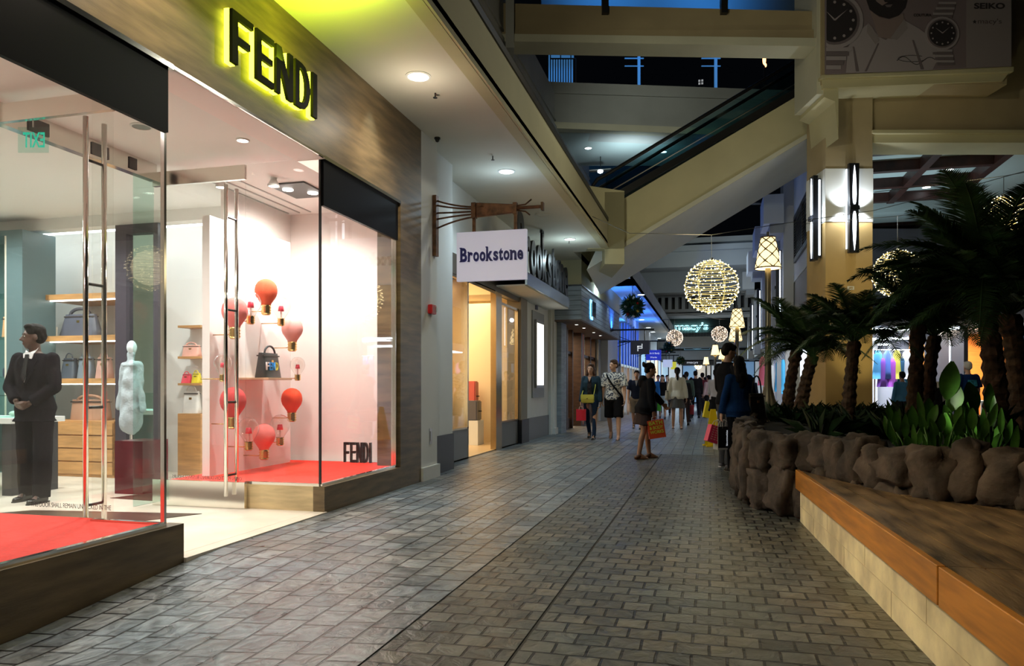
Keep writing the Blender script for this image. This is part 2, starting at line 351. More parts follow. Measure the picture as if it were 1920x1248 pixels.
# raised platforms
def platform(name, x0, x1, y0, y1, lab, carpet_label):
    t = thing(name, lab, 'platform', ((x0+x1)/2,(y0+y1)/2,0))
    MB().box((FX-.12,y0,-.15),(FX,min(y1,8.2),.25)).build('front_plinth', M_trav, t)
    MB().box((x0,y0 if y0 > 5 else y1-.02,-.02),(FX-.12,y0+.02 if y0 > 5 else y1,.25)).build('side_plinth', M_travL, t)
    MB().box((x0,y0+.02,.0),(FX-.13,y1-.02,.235)).build('base', M_white, t)
    MB().box((x0+.01,y0+.03,.235),(FX-.10,min(y1-.05,8.54),.262)).build('carpet', M_red, t, label='bright red carpet')
    return t
platform('display_platform', -5.2, FX, -.5, 4.44, 'red carpeted display platform on a dark stone plinth at bottom left of the shop front', '')
platform('display_platform', -5.32, FX, 6.40, 8.72, 'red carpeted display platform under the hanging light bulb display', '')
# display window rooms
struct('wall_back', MB().box((-5.42,8.72,0),(FX-.30,8.86,3.45)), M_pinkwall)
struct('wall_back', MB().box((-3.95,8.55,.26),(FX-.30,8.72,3.45)), M_inner)
pn = MB().box((-5.17,6.75,.262),(-5.08,8.30,3.0)).build('backdrop_panel', mat('white satin panel', (.88,.85,.83), .4)); tag(pn, 'tall white backdrop panel carrying the ring of coloured light bulbs', 'panel')
struct('wall_left', MB().box((-5.42,7.4,.0),(-5.33,8.72,3.45)), M_pinkwall)
# stock room side behind the boutique
struct('wall_back', MB().box((-13,8.9,0),(-5.42,9.1,3.45)), M_inner)
struct('wall_far_left', MB().box((-13.1,-.6,0),(-13,9.1,3.45)), M_inner)
struct('wall_front', MB().box((-13,-.75,0),(FX-.1,-.6,3.45)), M_inner)
struct('ceiling', MB().box((-13.1,8.05,3.30),(-5.42,8.25,3.45)), M_inner)
cv = MB().box((-12.5,8.3,3.30),(-5.6,8.36,3.34)).build('cove_light', M_glowc); tag(cv, 'white cove light strip above the boutique wall shelves', 'light')
# chrome transom over the doors
tr = struct('trim_2', MB().box((-5.50,4.33,3.28),(-5.42,6.38,3.45)), M_chrome)
for i, (a, b) in enumerate(((4.9,5.1),(5.55,5.75),(6.0,6.1))): MB().box((-5.415,a,3.31),(-5.41,b,3.42)).build('vent_slot', M_blackm, tr)
# open glass doors
def glass_door(name, y, x0, x1, words, flip):
    r = struct(name, MB().box((x0,y-.006,.03),(x1,y+.006,3.34)), M_glass)
    MB().box((x0,y-.02,.015),(x1,y+.02,.27 if flip else .10)).build('bottom_rail', mat('satin steel rail', (.85,.82,.76), .15, 1), r)
    MB().box((x0,y-.02,3.22),(x1,y+.02,3.36)).build('top_rail', mat('satin steel rail'), r)
    hx = x1-.16
    for s in (-1, 1):
        h = MB(); h.tube([(hx,y+s*.085,.14),(hx,y+s*.085,3.16)], .019, 12)
        o = h.build('handle', M_chrome, r, smooth=True)
    st = MB()
    for z in (.34,1.05,1.95,2.85): st.tube([(hx,y-.085,z),(hx,y+.085,z)], .011, 8)
    st.build('handle_bracket', M_blackm, r)
    if flip: text('notice_lettering', words, (x1-.05,y+.008,.285), (-1,0,0), (0,0,1), .80, .035, .001, M_dark, r)
    else: text('notice_lettering', words, (x1-.74,y-.008,.30), (1,0,0), (0,0,1), .73, .035, .001, M_dark, r)
    return r
glass_door('door_1', 4.52, -5.30, -4.22, 'THIS DOOR SHALL REMAIN UNLOCKED IN THE', False)
glass_door('door_2', 6.36, -5.44, -4.38, 'OPEN POSITION DURING BUSINESS HOURS', True)
# tall glass fin in the entrance
fn = struct('window_3', MB().box((-5.46,4.34,.03),(-5.44,4.52,3.3)).box((-5.46,6.1,.03),(-5.44,6.36,3.3)), M_glassg)
# illuminated shop name: back-lit strokes
def strokes(ch):
    """letters as polygons inside a unit box (w,h)"""
    t = .27; b = .13
    if ch == 'F': return [[(0,0),(t,0),(t,.42),(.85,.42),(.85,.55),(t,.55),(t,.87),(1,.87),(1,1),(0,1)]]
    if ch == 'E': return [[(0,0),(1,0),(1,b),(t,b),(t,.45),(.92,.45),(.92,.57),(t,.57),(t,.87),(1,.87),(1,1),(0,1)]]
    if ch == 'N': return [[(0,0),(.24,0),(.24,.62),(.70,0),(1,0),(1,1),(.76,1),(.76,.38),(.30,1),(0,1)]]
    if ch == 'I': return [[(0,0),(1,0),(1,1),(0,1)]]
    if ch == 'D':
        o = [(0,0)]+[(.42+.58*math.sin(a*PI/8), .5-.5*math.cos(a*PI/8)) for a in range(9)]+[(0,1)]
        return [o]
def D_hole(): return [(.27,.13)]+[(.42+.31*math.sin(a*PI/8), .5-.37*math.cos(a*PI/8)) for a in range(9)]+[(.27,.87)]
def letter(ch, org, right, up, w, h, nvec, grow=0):
    mb = MB(); r = Vector(right); u = Vector(up); O = Vector(org)
    gw, gh = grow, grow
    def tf(p):
        return O+r*(p[0]*w)+u*(p[1]*h)
    if ch == 'D':
        o = strokes('D')[0]; ho = D_hole(); n = len(o)
        nv = Vector(nvec)
        A = [mb.bm.verts.new(tf(p)) for p in o]; B = [mb.bm.verts.new(tf(p)) for p in ho]; A2 = [mb.bm.verts.new(tf(p)+nv) for p in o]; B2 = [mb.bm.verts.new(tf(p)+nv) for p in ho]
        for i in range(n):
            j = (i+1)%n
            mb.bm.faces.new((A[i],A[j],B[j],B[i])); mb.bm.faces.new((A2[j],A2[i],B2[i],B2[j]))
            mb.bm.faces.new((A[j],A[i],A2[i],A2[j])); mb.bm.faces.new((B[i],B[j],B2[j],B2[i]))
        return mb
    for s in strokes(ch): mb.poly([tf(p) for p in s], nvec)
    return mb
sg = thing('shop_name_sign', 'five dark shop name letters with yellow green halo light on brown stone', 'sign', (FX,5.5,3.8))
LT = [('F',4.87,.27),('E',5.185,.24),('N',5.46,.255),('D',5.755,.245),('I',6.045,.075)]
for ch, y, wd in LT:
    L = letter(ch, (FX+.055,y,3.64), (0,1,0), (0,0,1), wd, .40, (.028,0,0)).build('letter', mat('dark olive letter face', (.008,.009,.004), .6, spec=.1), sg)
    g = letter(ch, (FX+.012,y-.004,3.636), (0,1,0), (0,0,1), wd+.008, .408, (.040,0,0)).build('halo_light', M_glowy, L)
area('sign_halo_light', (FX+.30,5.5,3.98), .1, 17, (.72,.95,.02), (-.25,0,1), size_y=1.5)
# end of boutique: name standing on platform
nm = thing('standing_name_letters', 'five black block letters standing on the red platform', 'sign', (-4.0,8.45,.262))
for ch, x, wd in (('F',0,.072),('E',.084,.068),('N',.164,.075),('D',.251,.066),('I',.330,.022)):
    letter(ch, (-4.42+x*1.05,8.48,.262), (1,0,0), (0,0,1), wd, .25, (0,-.04,0)).build('letter', M_blackm, nm)
# ================================================================ bulbs of the window display
MC = {'coral': mat('coral flock', (.86,.13,.05), .85, bump=.3, bump_s=120), 'orange': mat('orange flock', (.88,.07,.015), .85, bump=.2, bump_s=120),
      'pink': mat('pale pink flock', (.86,.40,.36), .85, bump=.3, bump_s=120), 'rose': mat('rose flock', (.82,.22,.20), .85, bump=.3, bump_s=120), 'darkrose': mat('deep rose flock', (.62,.06,.06), .85, bump=.3, bump_s=120)}
def bulb_prof(r):
    return [(r*.42,0),(r*.46,.14*r),(r*.66,.45*r),(r*.90,.80*r),(r*1.0,1.12*r),(r*1.02,1.4*r),(r*.94,1.8*r),(r*.74,2.12*r),(r*.45,2.33*r),(r*.15,2.42*r),(.001,2.43*r)]
def big_bulb(px, py, r, color, lab, d=None):
    """light bulb ornament on a brass bracket from the panel"""
    p = AX(px, py, -4.82); t = thing('light_bulb_ornament', lab, 'ornament', p, group=None)
    P = lambda mb, n, m, sm=True, lb=None: mb.build(n, m, t, smooth=sm, world=False, label=lb)
    h = r*.92
    c = MB().lathe([(r*.3,-h),(r*.40,-h*.9)]+[(r*(.47 if k % 2 else .39), -h*.9+h*.9*k/7) for k in range(8)], n=16); P(c, 'screw_cap', M_brass)
    P(MB().tube([(0,0,-h*.6),(-.262,0,-h*.6)], .006, 6), 'bracket', M_brass)
    if color in MC: P(MB().lathe(bulb_prof(r), n=24), 'bulb', MC[color])
    else:
        P(MB().lathe(bulb_prof(r*1.1), n=20), 'glass_bulb', glass('bulb glass', (.97,.95,.93), 3.2))
        P(MB().tube([(0,0,0),(0,0,r*.9)], .008, 6), 'stem', mat('pale stem', (.85,.8,.78), .4))
        P(MB().cyl((0,0,r*.9), r*.36, r*.62, 10, r*.26), 'core', mat('crimson core', (.80,.02,.07), .5))
    return t
big_bulb(499, 572, .122, 'coral', 'coral red knitted light bulb at the very top of the bulb ring')
big_bulb(548, 641, .122, 'pink', 'pale pink light bulb at upper right of the bulb ring')
big_bulb(547, 773, .12, 'orange', 'plain bright orange light bulb at lower right of the bulb ring')
big_bulb(495, 843, .12, 'rose', 'rose pink light bulb at the very bottom of the bulb ring')
big_bulb(437, 782, .13, 'darkrose', 'dark rose light bulb behind the door handle, low on the bulb ring')
big_bulb(440, 614, .13, 'rose', 'wide rose light bulb behind the door handle, high on the bulb ring')
big_bulb(470, 592, .10, 'c', 'clear glass bulb with crimson core left of the top coral bulb')
big_bulb(527, 597, .095, 'c', 'clear glass bulb with crimson core right of the top coral bulb')
big_bulb(558, 702, .08, 'c', 'small clear glass bulb between the pale pink and the orange bulb')
big_bulb(525, 820, .10, 'c', 'clear glass bulb with crimson core below the orange bulb')
big_bulb(466, 828, .10, 'c', 'clear glass bulb with crimson core left of the bottom pink bulb')
big_bulb(418, 702, .08, 'c', 'clear glass bulb at the far left middle of the bulb ring')
# shelf with handbag
sp = AX(500, 710, -4.88)
sh = MB().box((-5.082,sp.y-.24,sp.z-.012),(-4.70,sp.y+.24,sp.z+.012), bev=.003).build('display_shelf', mat('pale wood shelf', (.70,.50,.32), .4)); tag(sh, 'small pale wooden shelf under the black lettered bag in the window', 'shelf')
def handbag(loc, rz, w, h, d, col, lab, strap=.12, taper=.8, group=None, name='handbag', parts=True, curve=0, metal=M_brass, rough=.4):
    t = thing(name, lab, 'handbag', loc, rz, group)
    m = mat('leather %.2f %.2f %.2f' % col, col, rough, bump=.1, bump_s=90, noise_s=8, noise_a=.06)
    rs = []
    for k, z in enumerate((0,.02,.3,.65,.97,1)):
        q = (1-(1-taper)*z) if taper <= 1 else 1+(taper-1)*z; dd = d*(1-.55*z); ww = w*q*(.96 if z in (0,) else 1)
        ring = []
        for i in range(20):
            a = 2*PI*i/20; ca, sa = math.cos(a), math.sin(a)
            ring.append(Vector((math.copysign(abs(ca)**.4, ca)*ww/2, math.copysign(abs(sa)**.4, sa)*dd/2, z*h)))
        rs.append(ring)
    MB().rings(rs).build('body', m, t, smooth=True, world=False)
    if parts:
        wt = w*taper*.42
        pts = [(wt*math.cos(a)*.8, -d*.12, h*.96+strap*math.sin(a)) for a in [PI*i/12 for i in range(13)]]
        MB().tube(pts, .010*max(.6, w/.3), 6).build('handle', m, t, smooth=True, world=False)
        MB().box((-w*.5*taper*1.01,-d*.30,h*.86),(w*.5*taper*1.01,d*.30,h*.91)).build('trim', mat('dark trim leather', (.05,.04,.04), .4), t, world=False)
        MB().box((-.02,-d*.36,h*.62),(.02,-d*.30,h*.72)).build('clasp', metal, t, world=False)
    return t
hb = handbag((-4.86,sp.y,sp.z+.012), PI/2, .36, .28, .16, (.045,.045,.05), 'black shopper bag with colourful letters on the window shelf', strap=.09, taper=.86)
for i, (ch, c) in enumerate(zip('FEND', ((.85,.75,.72),(.02,.28,.75),(.02,.28,.75),(.85,.70,.08)))):
    o = text('letter', ch, (-.15+i*.060,-.066,.085), (1,0,0), (0,0,1), .056, .09, .012, mat('bag letter %d' % i, c, .5), hb, world=False, off=.02)
# track spotlights
def track_spot(px, py, X, lab):
    p = AX(px, py, X); t = thing('track_spotlight', lab, 'spotlight', (p.x,p.y,3.45))
    z = p.z-3.45
    MB().tube([(0,0,0),(0,0,z+.16)], .012, 8).build('stem', M_white, t, world=False)
    MB().cyl((0,0,z+.08), .035, .09, 12).build('housing', M_white, t, smooth=True, world=False)
    MB().lathe([(.03,z+.08),(.06,z+.02),(.065,z),(.055,z),(.02,z+.06)], n=16).build('shade', M_white, t, smooth=True, world=False)
    MB().cyl((0,0,z+.004), .05, .006, 12).build('lamp', M_glow, t, world=False)
track_spot(513, 350, -4.55, 'white track spotlight over the bulb display, right of the open glass door')
track_spot(415, 352, -5.0, 'white track spotlight seen left of the tall door handle')
dl = thing('recessed_light', 'black recessed double lamp in the ceiling of the display window', 'light', (-4.6,7.55,3.45))
MB().box((-4.75,7.3,3.43),(-4.3,7.9,3.449)).build('recess', M_blackm, dl)
for k in (0, 1): MB().cyl((-4.62+.2*k,7.5+.2*k,3.42), .06, .012, 14).build('lamp', M_glow, dl)
for k in range(3):
    o = MB().box((-5.3+.16*k,6.6,3.44),(-5.28+.16*k,8.6,3.4495)).build('ceiling_slot', M_steel); tag(o, 'thin linear slot in the display window ceiling above the bulbs', 'slot', 'ceiling slots over the bulb display')
def disc_light(name, x, y, z, r, lab, m=M_glow, grp=None, rim=M_white, drop=.012):
    t = thing(name, lab, 'ceiling light', (x,y,z), group=grp)
    MB().lathe([(r*1.22,0),(r*1.22,-drop*.5),(r*1.0,-drop),(r*.98,-drop*.4),(r*1.0,0)], n=24).build('rim', rim, t, world=False)
    MB().cyl((0,0,-drop*.7), r*.98, drop*.5, 24).build('lens', m, t, world=False)
    return t
# boutique ceiling lights and exit sign
for (px, py, lb) in ((60,224,'left of the pair above the exit sign'),(103,246,'right of the pair above the exit sign'),(144,273,'small, just left of the tall door handles'),(265,236,'unlit, right of the tall door handles')):
    p = Gz(px, py, 3.45) if py > 725 else Wd(px, py, (3.45-CAMH)*1400/(725-py))
    disc_light('recessed_downlight', p.x, p.y, 3.45, .075 if py < 260 else .05, 'round boutique ceiling downlight, '+lb, M_glowc if px != 265 else M_steel)
p = Wd(455, 262, 2.25*1400/463); disc_light('recessed_downlight', p.x, p.y, 3.45, .05, 'small round downlight in the pink soffit of the boutique entrance')
ex = thing('exit_sign', 'clear exit sign with green letters seen reversed from behind', 'sign', Wd(62, 292, 5.9))
c = Wd(62, 262, 5.9)
rv = Vector((CT,ST,0)); nf = Vector((-ST,CT,0))
MB().poly([c-rv*.12-Vector((0,0,.10)), c+rv*.12-Vector((0,0,.10)), c+rv*.12+Vector((0,0,.10)), c-rv*.12+Vector((0,0,.10))], nf*.008).build('panel', M_glassg, ex)
text('lettering', 'EXIT', c+rv*.09-Vector((0,0,.06)), -rv, (0,0,1), .17, .12, .004, mat('exit green', (.0,.45,.32), .5, emit=(0,.75,.5), es=.6), ex, off=.01)
MB().tube([c+Vector((0,0,.1)), Vector((c.x,c.y,3.45))], .006, 6).build('hanger', M_steel, ex)
# ================================================================ boutique furniture
YB = 8.05     # face of the wall shelving
def shelf(x0, x1, z, lab, th=.07):
    t = thing('wall_shelf', lab, 'shelf', ((x0+x1)/2, YB+.4, z))
    MB().box((x0,YB+.05,z-th),(x1,8.9,z)).build('board', M_woodh, t)
    MB().box((x0+.05,YB+.12,z-th-.012),(x1-.05,YB+.16,z-th)).build('shelf_light', M_glow, t)
    return t
SX0, SX1 = -8.45, -7.5
def zat(py, d): return CAMH+(725-py)/1400*d
DS = 9.85
shelf(-8.75,-7.52, zat(549,DS), 'honey wooden wall shelf, topmost, above the big grey handbag')
shelf(-8.75,-7.52, zat(628,DS), 'honey wooden wall shelf carrying the big grey handbag')
shelf(-8.75,-7.52, zat(709,DS), 'honey wooden wall shelf with three small handbags')
def drawer_unit(x0, x1, y0, h, lab):
    t = thing('drawer_cabinet', lab, 'cabinet', ((x0+x1)/2, y0+.3, 0))
    MB().box((x0,y0+.02,0.012),(x1,y0+.8,h)).build('body', M_woodh, t)
    for k in range(4):
        za = .05+k*(h-.06)/4; MB().box((x0+.006,y0,za),(x1-.006,y0+.02,za+(h-.06)/4-.014), bev=.003).build('drawer', M_woodh, t)
    return t
drawer_unit(-8.75,-7.52,YB,zat(790,DS-.2),'honey oak drawer cabinet below the handbag shelves, behind the door handles')
def bag_at(px0, px1, py0, py1, Y, col, lab, **kw):
    a = AY(px0, py1, Y); b = AY(px1, py1, Y); zt = AY((px0+px1)/2, py0, Y).z
    return handbag(((a.x+b.x)/2, Y, a.z), 0, abs(b.x-a.x), (zt-a.z)*kw.pop('hf', .8), kw.pop('d', .16), col, lab, strap=(zt-a.z)*kw.pop('sf', .22), **kw)
def on_shelf(o, z): o.location.z = z; return o
Z2, Z3, Z4 = zat(628,DS), zat(709,DS), zat(790,DS-.2)
on_shelf(bag_at(115,190,572,626,8.35,(.10,.11,.15),'large slate grey trapeze handbag on the middle shelf', taper=.72), Z2)
on_shelf(bag_at(118,146,660,708,8.35,(.08,.10,.13),'small dark blue handbag, left of the three on the lower shelf', taper=.7), Z3)
on_shelf(bag_at(150,176,657,708,8.35,(.20,.25,.30),'small grey blue handbag, middle of the three on the lower shelf', taper=.85), Z3)
on_shelf(bag_at(184,209,658,708,8.35,(.55,.33,.28),'small rose brown handbag, right of the three on the lower shelf', taper=.85), Z3)
on_shelf(bag_at(136,206,750,790,8.30,(.45,.25,.16),'wide tan tote bag on top of the oak drawer cabinet', taper=.95, hf=.95), Z4)
p = AY(97, 628, 8.3)
cd = MB().box((p.x-.08,8.3,Z2),(p.x+.08,8.32,Z2+.14)).build('brand_card', mat('ivory card', (.75,.70,.58), .5)); tag(cd, 'ivory card standing on the shelf beside the grey handbag', 'card')
# dark tall cabinet at far left of the shelves
x0 = AY(12, 700, 7.75).x; x1 = AY(42, 700, 7.75).x
t = thing('tall_display_cabinet', 'tall dark teal display cabinet with glass shelves left of the honey shelves', 'cabinet', (x0-.5,8.2,0))
MB().box((x0,7.75,.012),(x1,8.26,3.25)).build('side_body', M_teal, t)
MB().box((x0-1.2,8.2,.012),(x0,8.26,3.25)).build('back_panel', mat('teal back panel', (.10,.20,.21), .4), t)
MB().box((x0-1.2,7.75,3.18),(x0,8.26,3.25)).build('top_panel', M_teal, t)
MB().box((x0-.03,7.75,.012),(x0+.0,7.78,3.18)).build('edge_post', mat('ivory edge', (.65,.62,.5), .4), t)
for py in (552, 632, 706): z = AY(20, py, 7.9).z; MB().box((x0-1.2,7.8,z-.012),(x0-.03,8.2,z)).build('glass_shelf', M_glassg, t)
on_shelf(bag_at(8,38,585,632,8.0,(.72,.42,.20),'peach shoulder bag on the glass shelf at the left edge', taper=1, hf=.85, d=.12), AY(20,632,7.9).z)
for i, (a, b, c, l) in enumerate(((4,13,(.03,.04,.08),'dark wallet'),(13,33,(.20,.28,.48),'blue wallet'))):
    q = AY(a, 706, 8.0); q2 = AY(b, 706, 8.0)
    o = MB().box((q.x,8.0,AY(20,706,7.9).z),(q2.x,8.06,AY(20,706,7.9).z+.12), bev=.01).build('wallet', mat(l, c, .4)); tag(o, l+' on the lower glass shelf behind the doorman', 'wallet')
# counter table with tray at left
t = thing('counter_table', 'dark counter table with white top at the left edge beside the doorman', 'table', (-7.6,6.55,0))
q = AY(36, 790, 6.5)
MB().box((q.x-1.6,6.4,.80),(q.x,7.1,.86)).build('table_top', M_white, t)
MB().box((q.x-.18,6.45,.012),(q.x-.05,7.05,.80)).build('leg', M_dark, t); MB().box((q.x-1.5,6.45,.012),(q.x-1.37,7.05,.80)).build('leg', M_dark, t)
MB().box((q.x-1.37,7.0,.20),(q.x-.18,7.04,.80)).build('back_panel', M_teal, t)
t = thing('glass_display_case', 'small glass display case with jewellery on the counter table', 'case', (q.x-.35,6.7,.86))
MB().box((q.x-.7,6.5,.86),(q.x-.06,6.95,1.10)).build('case_glass', M_glassg, t); MB().box((q.x-.7,6.5,1.10),(q.x-.06,6.95,1.112)).build('lid', M_glassg, t)
MB().ell((q.x-.3,6.7,.90),(.05,.05,.03)).ell((q.x-.16,6.7,.90),(.05,.05,.03)).build('jewellery', mat('pearl white', (.8,.78,.72), .3), t, smooth=True)
# dark framed mirror and what stands near it
a = AY(216, 700, 8.0).x; b = AY(296, 700, 8.0).x
t = thing('standing_mirror', 'tall dark framed mirror beside the honey shelves', 'mirror', ((a+b)/2,8.05,0))
zt = AY(250, 420, 8.0).z
M_mirf = mat('aubergine frame', (.045,.035,.05), .4)
for (p0, p1) in (((a,8.0,.012),(a+.17,8.12,zt)), ((b-.07,8.0,.012),(b,8.12,zt)), ((a+.17,8.0,zt-.12),(b-.07,8.12,zt)), ((a+.17,8.0,.012),(b-.07,8.12,.22))):
    MB().box(p0, p1).build('frame', M_mirf, t)
MB().box((a+.17,8.06,.22),(b-.07,8.09,zt-.12)).build('mirror_pane', mat('mirror', (.70,.76,.76), .02, 1), t)
# shelves and bags right of the mirror
a = AY(338, 700, 8.6).x; b = AY(381, 700, 8.6).x
t = thing('wall_shelf_unit', 'narrow honey oak shelf unit with pale back seen through the entrance', 'shelf', ((a+b)/2,8.7,0))
MB().box((a,8.55,.012),(b,8.9,AY(360,775,8.6).z)).build('drawer_base', M_woodh, t)
MB().box((a,8.80,AY(360,775,8.6).z),(b,8.9,AY(360,610,8.6).z)).build('back_panel', M_inner, t)
for py in (610, 668, 718): z = AY(360, py, 8.6).z; MB().box((a,8.55,z-.03),(b,8.8,z)).build('board', M_woodh, t)
on_shelf(bag_at(344,376,640,667,8.66,(.85,.45,.36),'salmon pink handbag on the upper shelf of the narrow unit', taper=.9, d=.12), AY(360,668,8.6).z)
on_shelf(bag_at(342,360,695,717,8.66,(.80,.06,.10),'small red handbag on the lower shelf of the narrow unit', taper=.7, d=.1), AY(360,718,8.6).z)
on_shelf(bag_at(361,377,693,717,8.64,(.75,.62,.03),'small yellow handbag beside the red one', taper=.7, d=.1), AY(360,718,8.6).z)
on_shelf(bag_at(345,376,722,774,8.66,(.75,.74,.70),'big white handbag on the oak base of the narrow unit', taper=.8, d=.12), AY(360,775,8.6).z)
# dressed mannequin in a grey fur coat
q = AY(246, 830, 7.6)
t = thing('mannequin', 'slender white mannequin in a pale blue grey fur coat beside the mirror', 'mannequin', (q.x,7.6,0))
MB().cyl((0,0,.012), .16, .02, 20).build('base', M_chrome, t, world=False); MB().tube([(0,0,.03),(0,0,.9)], .015, 8).build('pole', M_chrome, t, world=False)
me = remesh(MB().caps((0,0,1.36),(0,0,.75),.09,.13).caps((-.09,0,1.46),(.09,0,1.46),.06,.06).caps((.11,0,1.44),(.19,-.02,.92),.045,.035).caps((-.11,0,1.44),(-.17,-.02,.95),.045,.035).caps((0,0,1.5),(0,0,1.60),.045,.04), .02, 3, .03, 14)
link('coat', me, mat('grey fur', (.42,.47,.50), .95, bump=.8, bump_s=50), t, True, False)
MB().ell((0,.01,1.68),(.055,.065,.085)).build('head', mat('white mannequin', (.7,.75,.78), .4), t, smooth=True, world=False)
rt = MB().box((-6.42,6.9,.012),(-6.05,7.3,.60)).build('display_cube', mat('dark red lacquer', (.12,.005,.015), .15)); tag(rt, 'dark red lacquer display block below the mannequin by the mirror', 'display block')
# ================================================================ left side of the walkway beyond the boutique
SZ = 4.45; SX = -2.34
struct('ceiling', MB().box((-5.4,-1,SZ),(SX,17.8,4.62)), M_soff)
struct('wall_left', MB().box((SX-.14,-1,SZ-.004),(SX,17.8,5.08)).box((SX-.02,-1,SZ),(SX+.03,17.8,SZ+.06)), M_plasterY)
tk = MB().box((SX-.2,-1,5.08),(SX+.02,17.7,5.17)).build('balcony_coping', M_blackm); tag(tk, 'dark coping rail along the top of the left balcony edge', 'rail')
# pilaster and recess
struct('wall_left', MB().box((-4.1,8.85,0),(-3.55,9.42,SZ)).box((-4.1,8.85,0),(-3.52,9.46,.17)), M_white)
struct('wall_left', MB().box((-4.25,9.42,.60),(-3.66,10.35,SZ)), M_white)
struct('baseboard_left', MB().box((-4.25,9.46,0),(-3.645,10.37,.52)), M_blackm)
struct('wall_left', MB().box((-4.2,9.42,.52),(-3.66,10.35,.60)), M_white)
o = MB().box((-3.56,9.13,.45),(-3.545,9.23,.66), bev=.002).box((-3.548,9.155,.49),(-3.54,9.205,.62)).build('outlet_plate', M_steel); tag(o, 'brushed metal outlet plate low on the white pilaster', 'outlet')
t = thing('fire_alarm', 'red fire alarm with strobe on the white pilaster', 'alarm', (-3.55,9.15,2.2))
MB().box((-3.55,9.08,2.15),(-3.49,9.24,2.27), bev=.006).build('body', mat('alarm red', (.55,.01,.015), .4), t); MB().ell((-3.48,9.16,2.21),(.03,.05,.045)).build('strobe', M_glassg, t, smooth=True)
BX = -3.95
# wall over the gadget shop (from z=3.05 up), right wall with poster
struct('wall_left', MB().box((-4.2,10.35,3.32),(BX,18.9,SZ)), M_white)
struct('wall_left', MB().box((-4.2,15.9,0),(BX,18.9,3.32)).box((-4.2,18.35,0),(BX+.07,18.9,3.4)), M_white)
struct('baseboard_left', MB().box((-4.2,15.9,0),(BX+.02,18.35,.50)), M_dgrey)
struct('trim_3', MB().box((-4.2,15.35,0),(BX+.06,15.9,3.32)), mat('taupe pilaster', (.26,.23,.18), .6))
struct('baseboard_left', MB().box((BX,15.3,0),(BX+.09,15.95,.5)), M_blackm)
# gadget shop front
def shopfront_window(name, y0, y1, zb, zt, fm, base=.5):
    r = struct(name, MB().box((BX-.03,y0,zb),(BX-.018,y1,zt)), M_glass)
    MB().box((BX-.10,y0,0),(BX,y1,base)).build('base_panel', M_dgrey, r)
    f = MB(); f.box((BX-.06,y0,zb),(BX+.01,y0+.05,zt)).box((BX-.06,y1-.05,zb),(BX+.01,y1,zt)).box((BX-.06,y0,zt-.05),(BX+.01,y1,zt)).box((BX-.06,y0,base),(BX+.01,y1,zb+.03))
    f.build('window_frame', fm, r); return r
M_gold = mat('pale bronze metal', (.55,.44,.28), .25, 1)
shopfront_window('window_4', 10.38, 11.95, .5, 3.0, M_gold)
shopfront_window('window_5', 13.95, 15.32, .5, 2.85, M_gold)
struct('trim_4', MB().box((BX-.1,10.36,3.0),(BX+.02,15.35,3.32)), mat('dark lintel', (.12,.10,.08), .4))
struct('trim_5', MB().box((BX-.08,13.55,0),(BX+.03,13.95,3.0)), M_gold)
struct('trim_6', MB().box((BX-.6,11.95,2.95),(BX+.02,13.55,3.02)).box((BX-.55,11.93,0),(BX+.0,11.99,3.0)), M_gold)
def pull(r, x, y, z0, z1, dx=.05):
    MB().tube([(x,y,z0),(x,y,z1)], .016, 8).build('handle', M_chrome, r, smooth=True)
d = struct('door_3', MB().box((BX-.62,12.02,.03),(BX-.60,12.78,2.92)), M_glass); pull(d, BX-.56, 12.70, .35, 1.75)
MB().box((BX-.63,12.02,.02),(BX-.59,12.78,.14)).build('bottom_rail', M_gold, d)
d = struct('door_4', MB().box((BX-.62,12.80,.03),(BX-.60,13.55,2.92)), M_glass); pull(d, BX-.56, 12.90, .35, 1.75)
MB().box((BX-.63,12.80,.02),(BX-.59,13.55,.14)).build('bottom_rail', M_gold, d)
# gadget shop interior
M_warmw = mat('warm interior wall', (.78,.62,.38), .6)
struct('floor', MB().box((-7.6,10.4,0),(BX,15.85,.02)), mat('honey floor', (.60,.42,.22), .3))
struct('wall_back', MB().box((-7.6,15.4,0),(-4.2,15.6,3.3)).box((-7.7,10.4,0),(-7.6,15.6,3.3)).box((-7.6,10.2,0),(-4.25,10.35,3.3)), M_warmw)
struct('ceiling', MB().box((-7.7,10.3,3.05),(-4.2,15.6,3.15)), M_warmw)
def rnd(a, b): return a+(b-a)*random.random()
t = thing('merchandise_wall_unit', 'tall bright shelf unit with merchandise at the back of the gadget shop', 'shelf', (-7.4,13,0))
MB().box((-7.58,10.8,.02),(-7.5,15.2,2.7)).build('back_panel', mat('pale yellow panel', (.85,.75,.5), .5), t)
for z in (.6,1.1,1.6,2.1): MB().box((-7.5,10.8,z),(-7.15,15.2,z+.03)).build('board', M_white, t)
for (x, y, w, h, c, l) in ((-5.0,11.3,.5,1.3,(.65,.64,.6),'white boxed merchandise stack behind the first window'),(-4.75,10.75,.35,.95,(.25,.28,.33),'grey speaker display behind the first window'),(-5.6,13.2,.5,.8,(.8,.78,.72),'silver appliance on a display plinth inside the open door'),(-4.75,14.6,.4,.9,(.10,.10,.12),'black gadget stand behind the second window'),(-4.9,15.05,.3,1.3,(.55,.1,.08),'red panel display behind the second window')):
    t = thing('merchandise_display', l, 'display', (x,y,.02))
    MB().box((-w/2,-w/2,0),(w/2,w/2,h*.55)).build('plinth', M_white, t, world=False)
    MB().box((-w*.42,-w*.4,h*.55),(w*.42,w*.4,h), bev=.02).build('product', mat(l, c, .35), t, world=False)
    MB().cyl((w*.43,0,h*.75), .05, .02, 10).build('dial', M_blackm, t, world=False)
